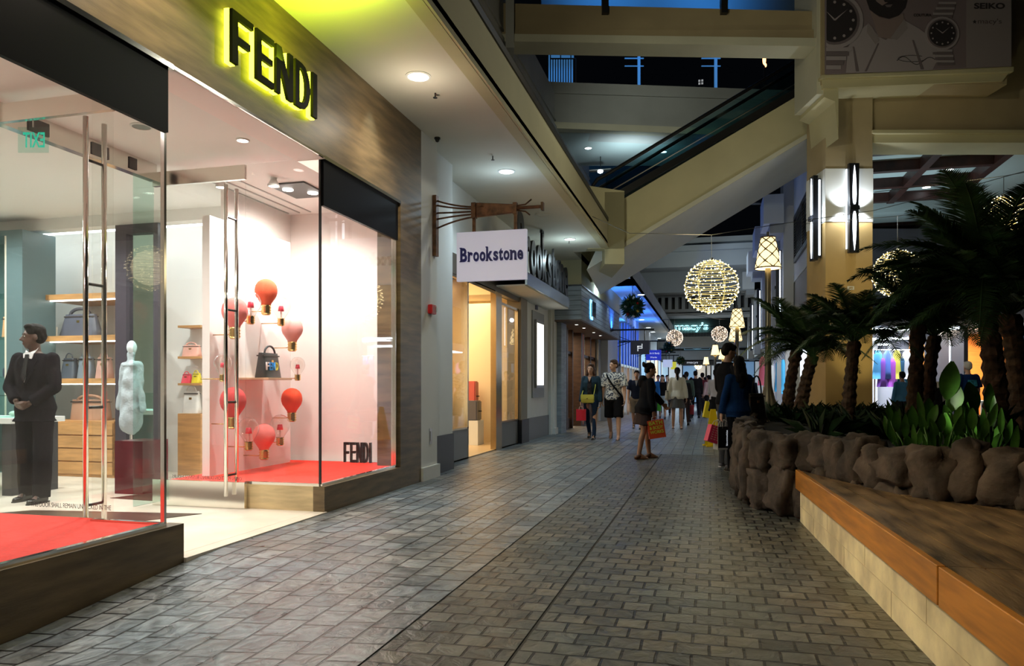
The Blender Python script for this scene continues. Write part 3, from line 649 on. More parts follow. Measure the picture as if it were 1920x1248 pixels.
# tall light panel inside first window
o = MB().box((-4.35,10.5,.6),(-4.32,10.85,2.75)).build('lit_display_screen', mat('lit panel', (1,1,1), emit=(1,.95,.8), es=2.2)); tag(o, 'tall lit white screen at the left edge of the gadget shop window', 'screen')
# canopy with upright letters
t = thing('canopy', 'brushed metal canopy shelf over the gadget shop entrance', 'canopy', (-3.8,14.5,3.1))
MB().box((BX,13.6,3.26),(-3.35,18.0,3.33)).build('top_plate', M_steel, t)
MB().box((-3.37,13.6,3.12),(-3.33,18.0,3.36)).build('fascia_strip', mat('mirror steel', (.6,.62,.62), .18, 1), t)
MB().box((BX,13.6,3.10),(-3.37,18.0,3.13)).build('soffit_panel', M_white, t)
# serif lettering
def serif_text(name, s, org, right, up, width, height, depth, m, parent=None):
    return text(name, s, org, right, up, width, height, depth, m, parent, off=.035, spacing=.92)
t = thing('upright_shop_letters', 'black upright roman letters standing on the metal canopy', 'sign', (-3.4,14,3.36))
x = 0
wds = {'B':.36,'r':.25,'o':.30,'k':.33,'s':.25,'t':.22,'n':.33,'e':.29}
y = 12.9
def serif_letter(nm, ch, x, sc, org, right, up, depth, m, parent):
    """bold roman letter with slab serifs at the ends of its stems"""
    r = Vector(right); u = Vector(up)
    n = wds[ch]*.86*sc; hh = {'B':1,'k':1,'t':.86}.get(ch, .68)*sc*.62
    o = text(nm, ch, Vector(org)+r*x, right, up, n, hh, depth, m, parent, off=.03)
    feet = {'B':[(0,0),(0,1)],'k':[(0,0),(0,1),(.8,0)],'r':[(0,0),(0,1)],'n':[(0,0),(.85,0),(0,1)],'t':[(.45,0)]}.get(ch, [])
    pr = root_loc(parent) if parent else Vector((0,0,0))
    bm = bmesh.new(); bm.from_mesh(o.data)
    for fx, fz in feet:
        c = Vector(org)-pr+r*(x+fx*n+n*.06)+u*(fz*hh*(.97 if fz else 1)); nv = r.cross(u)*depth
        a = n*.17; b = .035*sc
        vs = [c-r*a, c+r*a, c+r*a+u*b, c-r*a+u*b]; A = [bm.verts.new(v) for v in vs]; B = [bm.verts.new(v+nv) for v in vs]
        bm.faces.new(A); bm.faces.new(B[::-1])
        for i in range(4): bm.faces.new((A[i],B[i],B[(i+1)%4],A[(i+1)%4]))
    bm.to_mesh(o.data); bm.free(); return x+wds[ch]*sc
xx = 0
for ch in 'Brookstone': xx = serif_letter('letter', ch, xx, 1.68, (-3.40,13.0,3.36), (0,1,0), (0,0,1), .05, M_blackm, t)
# lit poster case
t = thing('lit_poster_case', 'tall narrow lit poster case on the white wall past the gadget shop', 'poster case', (BX,17,1.9))
MB().box((BX,16.55,.95),(BX+.03,17.75,2.95)).build('back_plate', mat('grey steel plate', (.3,.31,.3), .4), t)
MB().box((BX+.03,16.72,1.18),(BX+.08,17.52,2.75)).build('case', M_steel, t)
MB().box((BX+.08,16.78,1.24),(BX+.085,17.46,2.68)).build('lit_poster', mat('lit poster', (1,1,1), emit=(1,.95,.80), es=2.0, noise_s=0), t)
o = MB().box((BX,16.9,3.0),(BX+.04,17.05,3.25)).build('intercom_box', mat('blue grey box', (.10,.11,.18), .5)); tag(o, 'small dark box on the wall above the lit poster case', 'box')
# projecting sign on bracket
t = thing('bracket_sign', 'white projecting sign with navy lettering hung from a bronze wall bracket', 'sign', (-3.52,9.3,3.4))
zb = 3.5; yb = 9.3
MB().box((-3.55,yb-.05,2.93),(-3.50,yb+.05,3.73)).build('wall_plate', M_bronze, t)
for k, (z0, z1) in enumerate(((3.66,3.54),(3.60,3.52),(3.50,3.49),(3.42,3.46),(3.30,3.43))):
    pts = [(-3.5+.65*s, yb+.012*(k-2)*s, z0+(z1-z0)*(1-(1-s)**2)) for s in [i/8 for i in range(9)]]
    MB().tube(pts, .012, 6).build('rod', M_bronze, t, smooth=True)
MB().box((-3.02,yb-.04,3.40),(-2.96,yb+.04,3.60)).build('collar', M_bronze, t)
MB().poly([(-2.96,yb-.03,3.41),(-2.45,yb-.03,3.44),(-2.45,yb-.03,3.55),(-2.96,yb-.03,3.60)], (0,.06,0)).build('arm', M_bronze, t, bev=.01)
MB().box((-2.46,yb-.035,3.42),(-2.41,yb+.035,3.57)).build('collar', M_bronze, t)
MB().tube([(-2.41,yb,3.50),(-2.08,yb,3.50)], .022, 8).box((-2.09,yb-.04,3.45),(-2.06,yb+.04,3.55)).build('end_bar', M_bronze, t)
MB().tube([(-2.41,yb,3.53),(-2.30,yb,3.54),(-2.22,yb,3.60)], .010, 6).tube([(-2.41,yb,3.47),(-2.30,yb,3.45),(-2.24,yb,3.40)], .010, 6).build('curl', M_bronze, t)
for x in (-2.99,-2.43): MB().box((x-.02,yb-.015,3.20),(x+.02,yb+.015,3.42)).build('hanger', M_bronze, t)
MB().box((-3.22,yb-.03,2.58),(-2.28,yb+.03,3.22)).build('sign_board', mat('white sign board', (.66,.66,.78), .5, emit=(.8,.8,1), es=.30), t)
xx = 0; navy = mat('navy letters', (.015,.02,.22), .4)
for ch in 'Brookstone': xx = serif_letter('letter', ch, xx, .292, (-3.165,yb-.03,2.83), (1,0,0), (0,0,1), .02, navy, t)
# soffit fixtures
for (x, y, r, lb) in ((-2.96,7.3,.11,'nearest the boutique sign'),(-2.98,10.86,.11,'second from the boutique'),(-3.0,16.2,.11,'farthest, before the escalator landing')):
    disc_light('soffit_downlight', x, y, SZ, r, 'round bright downlight in the walkway soffit, '+lb, M_glow)
for (px, py, lb) in ((816,177,'between the two nearest downlights'),(924,295,'behind the second downlight'),(1067,452,'by the farthest downlight')):
    p = Wd(px, py, (SZ-CAMH)*1400/(725-py)*.995); t = thing('sprinkler_head', 'small chrome sprinkler head '+lb, 'sprinkler', (p.x,p.y,SZ))
    MB().tube([(0,0,0),(0,0,-.05)], .008, 6).build('stem', M_blackm, t, world=False); MB().cyl((0,0,-.056), .025, .006, 10).build('deflector', M_blackm, t, world=False)
p = Wd(1018, 402, 3.25*1400/323); disc_light('ceiling_speaker', p.x, p.y, SZ, .12, 'flush round ceiling speaker between the downlights', M_soff, rim=M_soff)
p = Wd(820, 258, 3.25*1400/467); t = thing('small_camera', 'small black dome camera at the soffit over the white pilaster', 'camera', (p.x,p.y,SZ))
MB().cyl((0,0,-.02), .04, .02, 12).build('mount', M_blackm, t, world=False); MB().ell((0,0,-.03),(.03,.03,.03)).build('dome', M_blackm, t, smooth=True, world=False)
t = thing('wall_camera', 'small dark camera under the soffit past the farthest downlight', 'camera', (-3.9,18.3,SZ))
MB().box((.0,-.05,-.12),(.15,.05,-.04)).build('housing', M_blackm, t, world=False); MB().tube([(.07,0,0),(.07,0,-.05)], .02, 6).build('stem', M_blackm, t, world=False)
# ---------------------------------------------------------------- siding shop
AXX = -3.2; Y0 = 18.6; Y1 = 26.6
struct('wall_left', MB().box((-4.4,Y0+.3,3.75),(AXX-.0,Y1+3.2,5.3)), M_plasterY)
M_sid = mat('grey siding boards', (.24,.29,.34), .55, noise_s=2, noise_a=.12, stretch=(1,1,8))
t = thing('shopfront_hood', 'grey horizontal board hood projecting over the dark timber shop front', 'hood', (-3.6,22,2.9))
b = MB(); zz = 2.90
for k in range(7):
    z0 = 2.90+k*.122; b.box((-4.3,Y0,z0),(AXX+.05,Y1,z0+.112)); 
b.build('boards', M_sid, t)
MB().box((-4.3,Y0+.02,2.905),(AXX+.035,Y1-.02,3.74)).build('backing', M_blackm, t)
MB().box((-4.3,Y0-.02,3.745),(AXX+.07,Y1,3.78)).build('top_cap', M_blackm, t)
MB().box((-4.3,Y0,2.86),(AXX+.05,Y1,2.902)).build('soffit_board', mat('brown soffit', (.12,.08,.06), .6), t)
lg = thing('hood_logo', 'blue back-lit square metal logo on the grey board hood', 'logo', (AXX+.05,20.3,3.3))
MB().box((AXX+.06,19.95,3.08),(AXX+.075,20.02,3.55)).box((AXX+.06,20.02,3.48),(AXX+.075,20.25,3.55)).box((AXX+.06,20.02,3.03),(AXX+.075,20.35,3.10)).build('back_light', M_glowb, lg)
MB().box((AXX+.09,20.05,3.10),(AXX+.12,20.62,3.52)).box((AXX+.05,20.3,3.3),(AXX+.09,20.35,3.34)).build('plate', M_chrome, lg)
for k, y in enumerate((19.6,20.8,22.6,24.0)):
    o = disc_light('hood_downlight', -3.45, y, 2.86, .045, 'small downlight under the grey board hood', M_glow, grp='downlights under the board hood')
# recessed front, Y 18.9..26.6 at X=-4.0
struct('wall_left', MB().box((-4.3,18.9,0),(-3.72,19.6,2.86)), M_sid)
struct('wall_left', MB().box((-3.96,18.55,0),(-3.84,18.95,3.4)).box((-3.98,18.5,0),(-3.80,18.98,.16)), M_white)
def bay(name, y0, y1, post=.10):
    r = struct(name, MB().box((-4.02,y0,.4),(-4.01,y1,2.8)), M_glass)
    MB().box((-4.08,y0,.0),(-3.98,y1,.30)).build('base_panel', M_dwood, r)
    f = MB()
    for y in (y0, y1-post): f.box((-4.08,y,0),(-3.9,y+post,2.86))
    f.box((-4.06,y0,2.15),(-3.95,y1,2.23)); f.build('window_frame', M_dwood, r)
bay('window_6', 19.6, 20.7); bay('window_7', 20.7, 21.6)
struct('trim_7', MB().box((-4.1,22.7,0),(-3.85,22.95,2.86)), M_dwood)
o = struct('wall_left', MB().box((-4.1,22.95,0),(-3.9,23.5,2.86)), mat('orange panel', (.60,.15,.03), .5))
bay('window_8', 23.5, 24.9)
struct('wall_left', MB().box((-4.2,26.0,0),(-3.8,26.6,2.86)), M_grey)
bay('window_9', 24.9, 26.0)
struct('wall_back', MB().box((-7,19,0),(-6.9,27,3)), mat('warm shop back', (.55,.42,.25), .6)); struct('wall_back', MB().box((-7,26.6,0),(-4.2,26.7,3)), M_white)
struct('ceiling', MB().box((-7,18.95,2.86),(-4.0,27,2.95)), M_white)
def shelf_goods(y, x, cols, lab, grp):
    t = thing('shoe_rack', lab, 'rack', (x,y,0))
    for z in (.5,.95,1.4,1.85): MB().box((x-.3,y-.6,z),(x+.1,y+.6,z+.03)).build('board', M_dwood, t)
    for s in (-.6,.58): MB().box((x-.3,y+s,0),(x+.1,y+s+.02,2.2)).build('side', M_dwood, t)
    for z in (.53,.98,1.43,1.88):
        for k in range(4):
            yy = y-.42+k*.28; c = random.choice(cols)
            b = MB().rings([[Vector((x-.1+dx, yy+ry*math.cos(2*PI*j/8), z+rz+rz*math.sin(2*PI*j/8))) for j in range(8)] for dx, ry, rz in ((-.12,.03,.06),(-.02,.04,.05),(.08,.045,.028),(.14,.02,.015))])
            o = b.build('shoe', mat('shoe leather %.2f' % c[0], c, .45), smooth=True); tag(o, ('shoe on the dark rack in the timber shop front' if y < 23 else 'shoe on the rack in the teal lit shop window'), 'shoe', grp)
shelf_goods(22.2, -4.9, [(.2,.08,.04),(.5,.35,.25),(.05,.05,.05)], 'dark rack behind the strolling couple in the timber shop front', 'shoes in the timber shop front')
shelf_goods(24.3, -5.0, [(.05,.4,.35),(.6,.6,.55),(.3,.1,.05)], 'rack of teal and white goods at the far end of the timber shop front', 'goods in the teal shop window')
# ---------------------------------------------------------------- beyond: white wall, blue shop, far soffit
struct('ceiling', MB().box((-5.4,20.9,SZ),(SX,60,4.6)), M_white)
struct('wall_left', MB().box((SX-.16,24.2,SZ-.003),(SX,60,5.12)), M_grey)
struct('wall_left', MB().box((-4.3,22.6,SZ),(SX,24.2,5.9)), M_grey)
struct('wall_left', MB().box((-5.4,17.8,SZ),(-3.2,20.9,4.6)), M_soff)
struct('wall_left', MB().box((-4.0,26.6,0),(-3.55,29.6,SZ)), M_white)
struct('wall_left', MB().box((-4.0,29.6,2.9),(-3.55,38,SZ)), mat('blue lit wall', (.45,.5,.6), .6))
M_bluew = mat('blue tinted glass', (.12,.25,.7), .2, emit=(.02,.12,.9), es=.9)
t = thing('blue_lit_shopfront', 'tall blue lit glass shop front past the grey board hood', 'shopfront', (-3.5,33,0))
MB().box((-3.56,29.6,2.1),(-3.52,37.6,3.9)).build('blue_glass', M_bluew, t)
for k in range(8): MB().box((-3.55,29.6+k*1.08,.0),(-3.44,29.72+k*1.08,4.0)).build('mullion', M_steel, t)
MB().box((-3.56,29.6,2.02),(-3.45,37.6,2.12)).build('rail', M_steel, t)
for k, c in enumerate(((.9,.6,.35),(.75,.8,.9),(.85,.5,.3),(.6,.75,.9),(.9,.7,.5),(.8,.8,.9),(.8,.55,.4))):
    MB().box((-3.62,29.74+k*1.08,.1),(-3.58,30.66+k*1.08,2.0)).build('lit_pane', mat('lit shop pane %d' % k, c, emit=c, es=.9), t)
struct('wall_left', MB().box((-4.0,37.6,0),(-3.5,60,SZ)), mat('cool grey wall', (.5,.53,.58), .6))
for k in range(6):
    y = 38.5+k*3.2; c = ((.35,.65,.95),(.95,.8,.55),(.7,.85,1),(.9,.65,.4),(.5,.7,1),(.95,.9,.8))[k]
    t = thing('distant_shopfront', 'lit shop front far down the left side of the walkway', 'shopfront', (-3.5,y,0), group='distant shop fronts on the left')
    MB().box((-3.5,y,.2),(-3.46,y+2.7,3.0)).build('lit_window', mat('distant pane %d' % k, c, emit=c, es=.8), t)
    MB().box((-3.5,y-.2,0),(-3.42,y,3.3)).box((-3.5,y,3.0),(-3.42,y+2.7,3.3)).build('frame', M_steel, t)
for k, (px, py) in enumerate(((1204,552),(1205,599),(1218,614),(1226,622),(1238,634),(1248,646))):
    d = 3.25*1400/(725-py); p = Wd(px-2, py, d)
    disc_light('walkway_downlight', p.x, p.y, SZ, .13 if k else .12, ('nearest downlight in the far soffit beside the hanging wreath' if k == 0 else 'round downlight in the far blue lit soffit'), M_glowc, grp=None if k == 0 else 'downlights in the far blue soffit')
spot('pier_wall_washer', (-3.35,27.4,4.4), 28, COOL, (-.15,0,-1), 40, .9, .03); spot('pier_wall_washer', (-3.35,29.0,4.4), 28, COOL, (-.15,0,-1), 40, .9, .03)
spot('hood_wall_washer', (-2.9,23.6,4.3), 40, COOL, (-.16,0,-1), 50, .9, .03)
# hanging signs further down
def hang_sign(px0, px1, py0, py1, d, boardm, lab, words=None, tm=None, glyph=None):
    a = Wd(px0, py1, d); b = Wd(px1, py0, d); y = (a.y+b.y)/2; x0 = a.x; x1 = b.x; z0 = a.z; z1 = b.z
    t = thing('hanging_sign', lab, 'sign', ((x0+x1)/2,y,z0))
    MB().box((x0,y-.03,z0),(x1,y+.03,z1)).build('sign_board', boardm, t)
    MB().tube([(-3.5,y,z1+.35),(x1+.15,y,z1+.35)], .03, 6).build('bracket_arm', M_blackm, t)
    for q in (x0+.15, x1-.15): MB().box((q-.015,y-.015,z1),(q+.015,y+.015,z1+.35)).build('hanger', M_blackm, t)
    for k in range(4): MB().tube([(-3.55,y,z1+.15+k*.14),(-3.0,y+.0,z1+.35)], .012, 5).build('rod', M_blackm, t)
    if words:
        for i, (s, zz, wf) in enumerate(words): text('lettering', s, ((x0+x1)/2-(x1-x0)*wf/2, y-.032, z0+(z1-z0)*zz), (1,0,0), (0,0,1), (x1-x0)*wf, None, .01, tm, t, off=.01)
    if glyph: glyph(t, x0, x1, z0, z1, y-.03)
    return t
M_navy = mat('navy board', (.008,.012,.06), .4); M_wl = mat('white lettering', (.85,.88,.9), .5, emit=(.8,.85,.95), es=.5)
def pglyph(t, x0, x1, z0, z1, y):
    cx = (x0+x1)/2; cz = (z0+z1)/2; u = (z1-z0)/10
    def q(a,b,c,d): return MB().box((cx+a*u,y-.012,cz+b*u),(cx+c*u,y,cz+d*u))
    m = q(-1.8,-2.8,-1.1,1.0); 
    m.box((cx-1.8*u,y-.012,cz+.5*u),(cx+1.2*u,y,cz+1.1*u)).box((cx-1.1*u,y-.012,cz-.9*u),(cx+1.8*u,y,cz-.3*u)).box((cx+1.2*u,y-.012,cz-.3*u),(cx+1.8*u,y,cz+2.6*u))
    m.build('emblem', M_wl, t)
hang_sign(1182, 1218, 638, 664, 24, M_navy, 'navy hanging sign with a white geometric emblem', glyph=pglyph)
hang_sign(1211, 1240, 656, 675, 29, mat('royal blue board', (.02,.04,.45), .4, emit=(.02,.04,.7), es=.5), 'royal blue hanging sign with two lines of white lettering', words=[('Bath & Body', .55, .8), ('Works', .2, .45)], tm=M_wl)
hang_sign(1243, 1261, 674, 688, 36, mat('white hanging board', (.75,.8,.85), .5, emit=(.7,.8,1), es=.4), 'small white hanging sign before the yellow one')
hang_sign(1258, 1268, 678, 692, 40, mat('yellow hanging board', (.85,.75,.05), .5, emit=(.9,.8,.05), es=.4), 'small yellow hanging sign far down the walkway')
# wreaths
def wreath(px, py, d, r, lab, seed, arm=0):
    rng = random.Random(seed); c = Wd(px, py, d); t = thing('christmas_wreath', lab, 'wreath', c)
    b = MB()
    for i in range(900):
        a = rng.uniform(0, 2*PI); th = rng.uniform(0, 2*PI); q = r*.58
        ctr = Vector((math.cos(a)*q*.75, math.sin(th)*r*.35, math.sin(a)*q*.8)); dr = Vector((math.cos(a)*math.cos(th)+rng.uniform(-.4,.4), math.sin(th)*.8, math.sin(a)*math.cos(th)+rng.uniform(-.4,.4))).normalized()
        b.tube([ctr, ctr+dr*r*rng.uniform(.3,.5)], r*.045, 3, r*.008)
    b.build('foliage', mat('wreath green', (.015,.07,.035), .7), t, world=False)
    for k in range(7):
        a = k*2*PI/7+.4; col = ('ornament red','ornament silver','ornament gold','ornament silver')[k % 4]
        cc = {'ornament red':(.6,.02,.02),'ornament silver':(.75,.8,.85),'ornament gold':(.8,.55,.1)}[col]
        MB().ell((math.cos(a)*r*.42, -r*.42, math.sin(a)*r*.62-.05*r),(r*.11,r*.11,r*.11)).build('bauble', mat(col, cc, .2, .6, emit=cc, es=.0), t, smooth=True, world=False)
    cdm = MB().tube([(0,0,r*.5),(0,0,SZ-c.z+.003)], .01, 5)
    if arm: cdm.tube([(0,0,SZ-c.z),(arm-c.x,0,SZ-c.z)], .02, 5)
    cdm.build('cord', M_blackm, t, world=False)
wreath(1186, 575, 23.6, .47, 'green christmas wreath with red and silver baubles nearest the grey hood', 1)
wreath(1254, 651, 36, .36, 'smaller green wreath with baubles hanging far down by the small star globe', 2, arm=-2.4)
wreath(1276, 676, 45, .34, 'tiny farthest green wreath in the far soffit', 3, arm=-2.4)
# ================================================================ upper levels, escalator, column, right building
# frame C: local x = camera right, local y = depth; rotated by TH about z. All members below are real volumes at their own place.
def CF(name, label, cat, x, y, z, group=None):      # thing whose local axes follow the cross building
    p = Vector((x*CT-y*ST, x*ST+y*CT, z)); return thing(name, label, cat, p, TH, group)
def cstruct(name, mb, m, **kw):
    o = mb.build(name, m, kind='structure', **kw); o.rotation_euler = (0,0,TH); return o
def cx(px, d): return ray(px)*d
def cz(py, d): return CAMH+(725-py)/1400.0*d
# escalator, slopes up to the right
D0 = 18.0
ax, az = cx(1160,D0), cz(378,D0); bx, bz = cx(1545,D0), cz(150,D0)
sl = (bz-az)/(bx-ax)
e = CF('escalator', 'cream clad escalator rising to the right with dark glass balustrade', 'escalator', ax, D0, az)
def ez(x): return sl*x
L = bx-ax+1.2
W = 2.55
hb = cz(378,D0)-cz(470,D0)
x0 = -.75
MB().poly([(0,0,0),(L,0,ez(L)),(L,0,ez(L)-hb*.97),(0,0,-hb),(-.4,0,-hb-.10)], (0,.16,0)).poly([(0,W-.16,0),(L,W-.16,ez(L)),(L,W-.16,ez(L)-hb*.97),(0,W-.16,-hb),(-.4,W-.16,-hb-.1)], (0,.16,0)).build('side_cladding', M_plasterY, e, world=False)
MB().rings([[(-.77,.01,ez(-.77)-hb),(-.14,W,ez(-.14)-hb-.66),(-.14,W,-hb+.1),(-.5,.01,-hb+.12)],[(L,.01,ez(L)-hb*.97),(L,W,ez(L)-hb*.97-.66),(L,W,ez(L)-hb*.8),(L,.01,ez(L)-hb*.8)]]).build('underside', M_white, e, world=False)
MB().poly([(-.2,-.06,-hb-.12),(L,-.06,ez(L)-hb*.97-.02),(L,-.06,ez(L)-hb*.97+.10),(-.2,-.06,-hb)], (0,.08,0)).build('moulding', M_plaster, e, world=False)
for y, lb in ((.10,0),(1.25,1)):
    MB().poly([(-.3,y,-.06),(L,y,ez(L)),(L,y,ez(L)+.20),(-.3,y,.12)], (0,.10,0)).build('dark_skirting', M_blackm, e, world=False)
    MB().poly([(-.3,y+.04,.12),(L,y+.04,ez(L)+.20),(L,y+.04,ez(L)+.86),(-.3,y+.04,.62)], (0,.012,0)).build('glass_balustrade', M_glassd, e, world=False)
    pts = [(-.55,y+.045,.12),(-.65,y+.045,.35),(-.5,y+.045,.58),(-.3,y+.045,.68),(L,y+.045,ez(L)+.92)]
    MB().tube(pts, .045, 8).build('handrail', M_blackm, e, smooth=True, world=False)
    MB().tube([(-.3,y-.02,.22),(L,y-.02,ez(L)+.30)], .015, 6).build('deck_strip', M_steel, e, world=False)
st = MB(); n = 26
for k in range(n):
    xx = k*L/n; st.poly([(xx,.3,ez(xx)-.25),(xx+L/n,.3,ez(xx)-.25),(xx+L/n,.3,ez(xx)+L/n*sl-.25)], (0,.9,0))
st.build('steps', M_steel, e, world=False)
# landing box at lower end
cstruct('trim_8', MB().box((cx(1130,17.9),17.5,cz(500,17.9)),(cx(1166,17.9),20.6,cz(368,17.9))), M_plasterY)
cstruct('trim_9', MB().poly([(cx(1100,17.7),17.5,cz(472,17.9)),(cx(1166,17.9),17.5,cz(472,17.9)),(cx(1166,17.9),17.5,cz(366,17.9)),(cx(1100,17.7),17.5,cz(352,17.7))], (0,.3,0)), M_plasterY)
# level 3: balcony along the left, cross bridge in front, cross balcony behind
LX = -4.35
struct('wall_left', MB().box((LX-1.6,10,8.45),(LX,40,9.7)).box((LX,10,8.55),(LX+.08,40,8.66)).box((LX,10,8.85),(LX+.04,40,8.9)), M_grey)
db = 16.2
b1 = CF('footbridge', 'tan cross bridge at the very top of the picture, above the escalator', 'bridge', 0, db, 8.6)
xa, xb = cx(905,db), cx(1536,db+.3)
MB().poly([(xa,0,.28),(xb,0,.28),(xb,0,.74),(xa,0,.93)], (0,.5,0)).build('parapet', M_tan, b1, world=False)
MB().poly([(xa,-.22,0),(xb,-.22,-.12),(xb,-.22,.06),(xa,-.22,.16)], (0,.62,0)).build('lower_moulding', M_plaster, b1, world=False)
MB().poly([(xa,-.10,.14),(xb,-.10,.04),(xb,-.10,.30),(xa,-.10,.30)], (0,.56,0)).build('edge_beam', M_tan, b1, world=False)
MB().box((cx(950,db)-.02,-.35,-.2),(cx(962,db)+.02,.1,1.05)).build('end_post', M_grey, b1, world=False)
for px in (1134, 1356): MB().box((cx(px,db)-.07,-.12,.66),(cx(px,db)+.07,.02,2.2)).build('dark_bracket', M_blackm, b1, world=False)
# blue lit ceiling above the bridge
bl = mat('blue night canopy', (.2,.3,.4), .8)
cstruct('wall_back', MB().box((cx(1015,22),22,12.15),(cx(1505,22),22.3,15)), bl)
for k in (0,1): spot('upper_blue_light', (cx(1150+200*k,20)*CT-20*ST, cx(1150+200*k,20)*ST+20*CT, 12.6), 160, (.08,.42,1), (-ST,CT,.1), 120, 1, .1)
# level 3 cross balcony behind
dk = 21.5
b2 = CF('upper_balcony', 'dark grey upper balcony with moulded edge behind the escalator', 'balcony', 0, dk, 8.3)
xa, xb = cx(1030,dk), cx(1560,dk)
def bz2(py): return cz(py,dk)-8.3
MB().poly([(xa,0,bz2(240)),(xb,0,bz2(262)),(xb,0,bz2(172)),(xa,0,bz2(153))], (0,1.0,0)).build('parapet', M_grey, b2, world=False)
MB().poly([(xa,-.10,bz2(242)),(xb,-.10,bz2(264)),(xb,-.10,bz2(252)),(xa,-.10,bz2(230))], (0,.3,0)).build('moulding', M_plaster, b2, world=False)
MB().poly([(xa,-.04,bz2(175)),(xb,-.04,bz2(192)),(xb,-.04,bz2(188)),(xa,-.04,bz2(171))], (0,.3,0)).build('moulding', M_grey, b2, world=False)
cstruct('ceiling', MB().box((cx(1020,dk),dk+.3,cz(240,dk)-.05),(cx(1560,dk),dk+3.5,cz(240,dk)+.1)), mat('teal grey soffit', (.42,.50,.50), .8))
for px, py in ((1103,278),(1244,285)):
    z = cz(240,dk)-.06; d = (z-CAMH)*1400/(725-py); p = Wd(px, py, d)
    disc_light('upper_soffit_downlight', p.x, p.y, z+.01, .10, 'small bright downlight in the upper teal soffit, %s of two' % ('left' if px < 1200 else 'right'), M_glowc)
p = Wd(1126,322,24); t = thing('bracket_lamp', 'small lit lamp on a plate in the dark gap above the escalator foot', 'lamp', p)
MB().box((-.35,-.1,.03),(.35,.1,.06)).build('plate', M_steel, t, world=False); MB().ell((0,-.05,0),(.09,.09,.06)).build('bulb', M_glowc, t, smooth=True, world=False); MB().tube([(0,0,.05),(0,0,1.6)], .015, 6).build('rod', M_blackm, t, world=False)
struct('wall_back', MB().box((-4.9,29.5,4.5),(-3.6,30,9.0)), M_grey)
# dark upper shopfronts behind balcony railing: posts lit blue
cstruct('wall_back', MB().box((cx(1010,25),27.6,8),(cx(1580,28),27.9,12)), M_blackm)
def railing(name, lab, d, px0, px1, py0, py1, n, m=M_blackm):
    t = CF(name, lab, 'railing', cx(px0,d), d, cz(py1,d)); w = cx(px1,d)-cx(px0,d); h = cz(py0,d)-cz(py1,d)
    MB().box((0,-.03,h-.05),(w,.03,h)).build('top_rail', m, t, world=False); MB().box((0,-.02,h*.78),(w,.02,h*.81)).build('mid_rail', m, t, world=False); MB().box((0,-.02,.03),(w,.02,.07)).build('bottom_rail', m, t, world=False)
    b = MB()
    for k in range(n+1): b.box((w*k/n-.015,-.015,0),(w*k/n+.015,.015,h*(1 if k % 4 == 0 else .78)))
    b.build('bars', m, t, world=False); return t
railing('balcony_railing', 'black metal railing in front of the blue lit doorway, upper floor', dk+.5, 1032, 1080, 97, 160, 10)
M_blue2 = mat('blue glow upper wall', (.2,.45,.8), .6, emit=(.08,.32,.75), es=.35)  # blue light on wall and posts put in as emission
cstruct('wall_back', MB().box((cx(1030,24),24.4,cz(155,24)),(cx(1078,24),24.5,cz(82,24))), M_blue2)
for px in (1198, 1342):
    o = CF('upper_post', 'slim blue lit post behind the upper balcony, %s of two' % ('left' if px < 1300 else 'right'), 'post', cx(px,23.5), 23.5, cz(165,23.5))
    MB().box((-.04,-.04,0),(.04,.04,1.15)).build('shaft', M_blue2, o, world=False); MB().box((-.45,-.02,.92),(.15,.02,.945)).box((-.45,-.02,.68),(.15,.02,.70)).build('cross_rail', M_blue2, o, world=False)
p = Wd(1433,115,22.5); t = thing('flame_lamp', 'small orange flame like lamp at the right of the upper balcony', 'lamp', p)
M_flame = mat('flame glow', (1,.5,.2), .5, emit=(1,.35,.12), es=6)
MB().ell((0,0,.05),(.05,.05,.16)).ell((-.1,0,.18),(.06,.04,.04)).ell((.04,0,-.12),(.03,.03,.06)).build('flame', M_flame, t, smooth=True, world=False); MB().tube([(0,0,-1.2),(0,0,-.15)], .03, 6).build('stand', M_blackm, t, world=False)
p = Wd(1314,154,22.4); t = thing('round_vent_lamp', 'small pale cross shaped roundel on the upper balcony', 'lamp', p)
for a in range(4): MB().box((.015 if a in (0,3) else -.07,-.02,.015 if a < 2 else -.07),(.07 if a in (0,3) else -.015,0,.07 if a < 2 else -.015)).build('quadrant', mat('pale roundel', (.5,.5,.5), .5, emit=(1,1,1), es=.2), t, world=False)
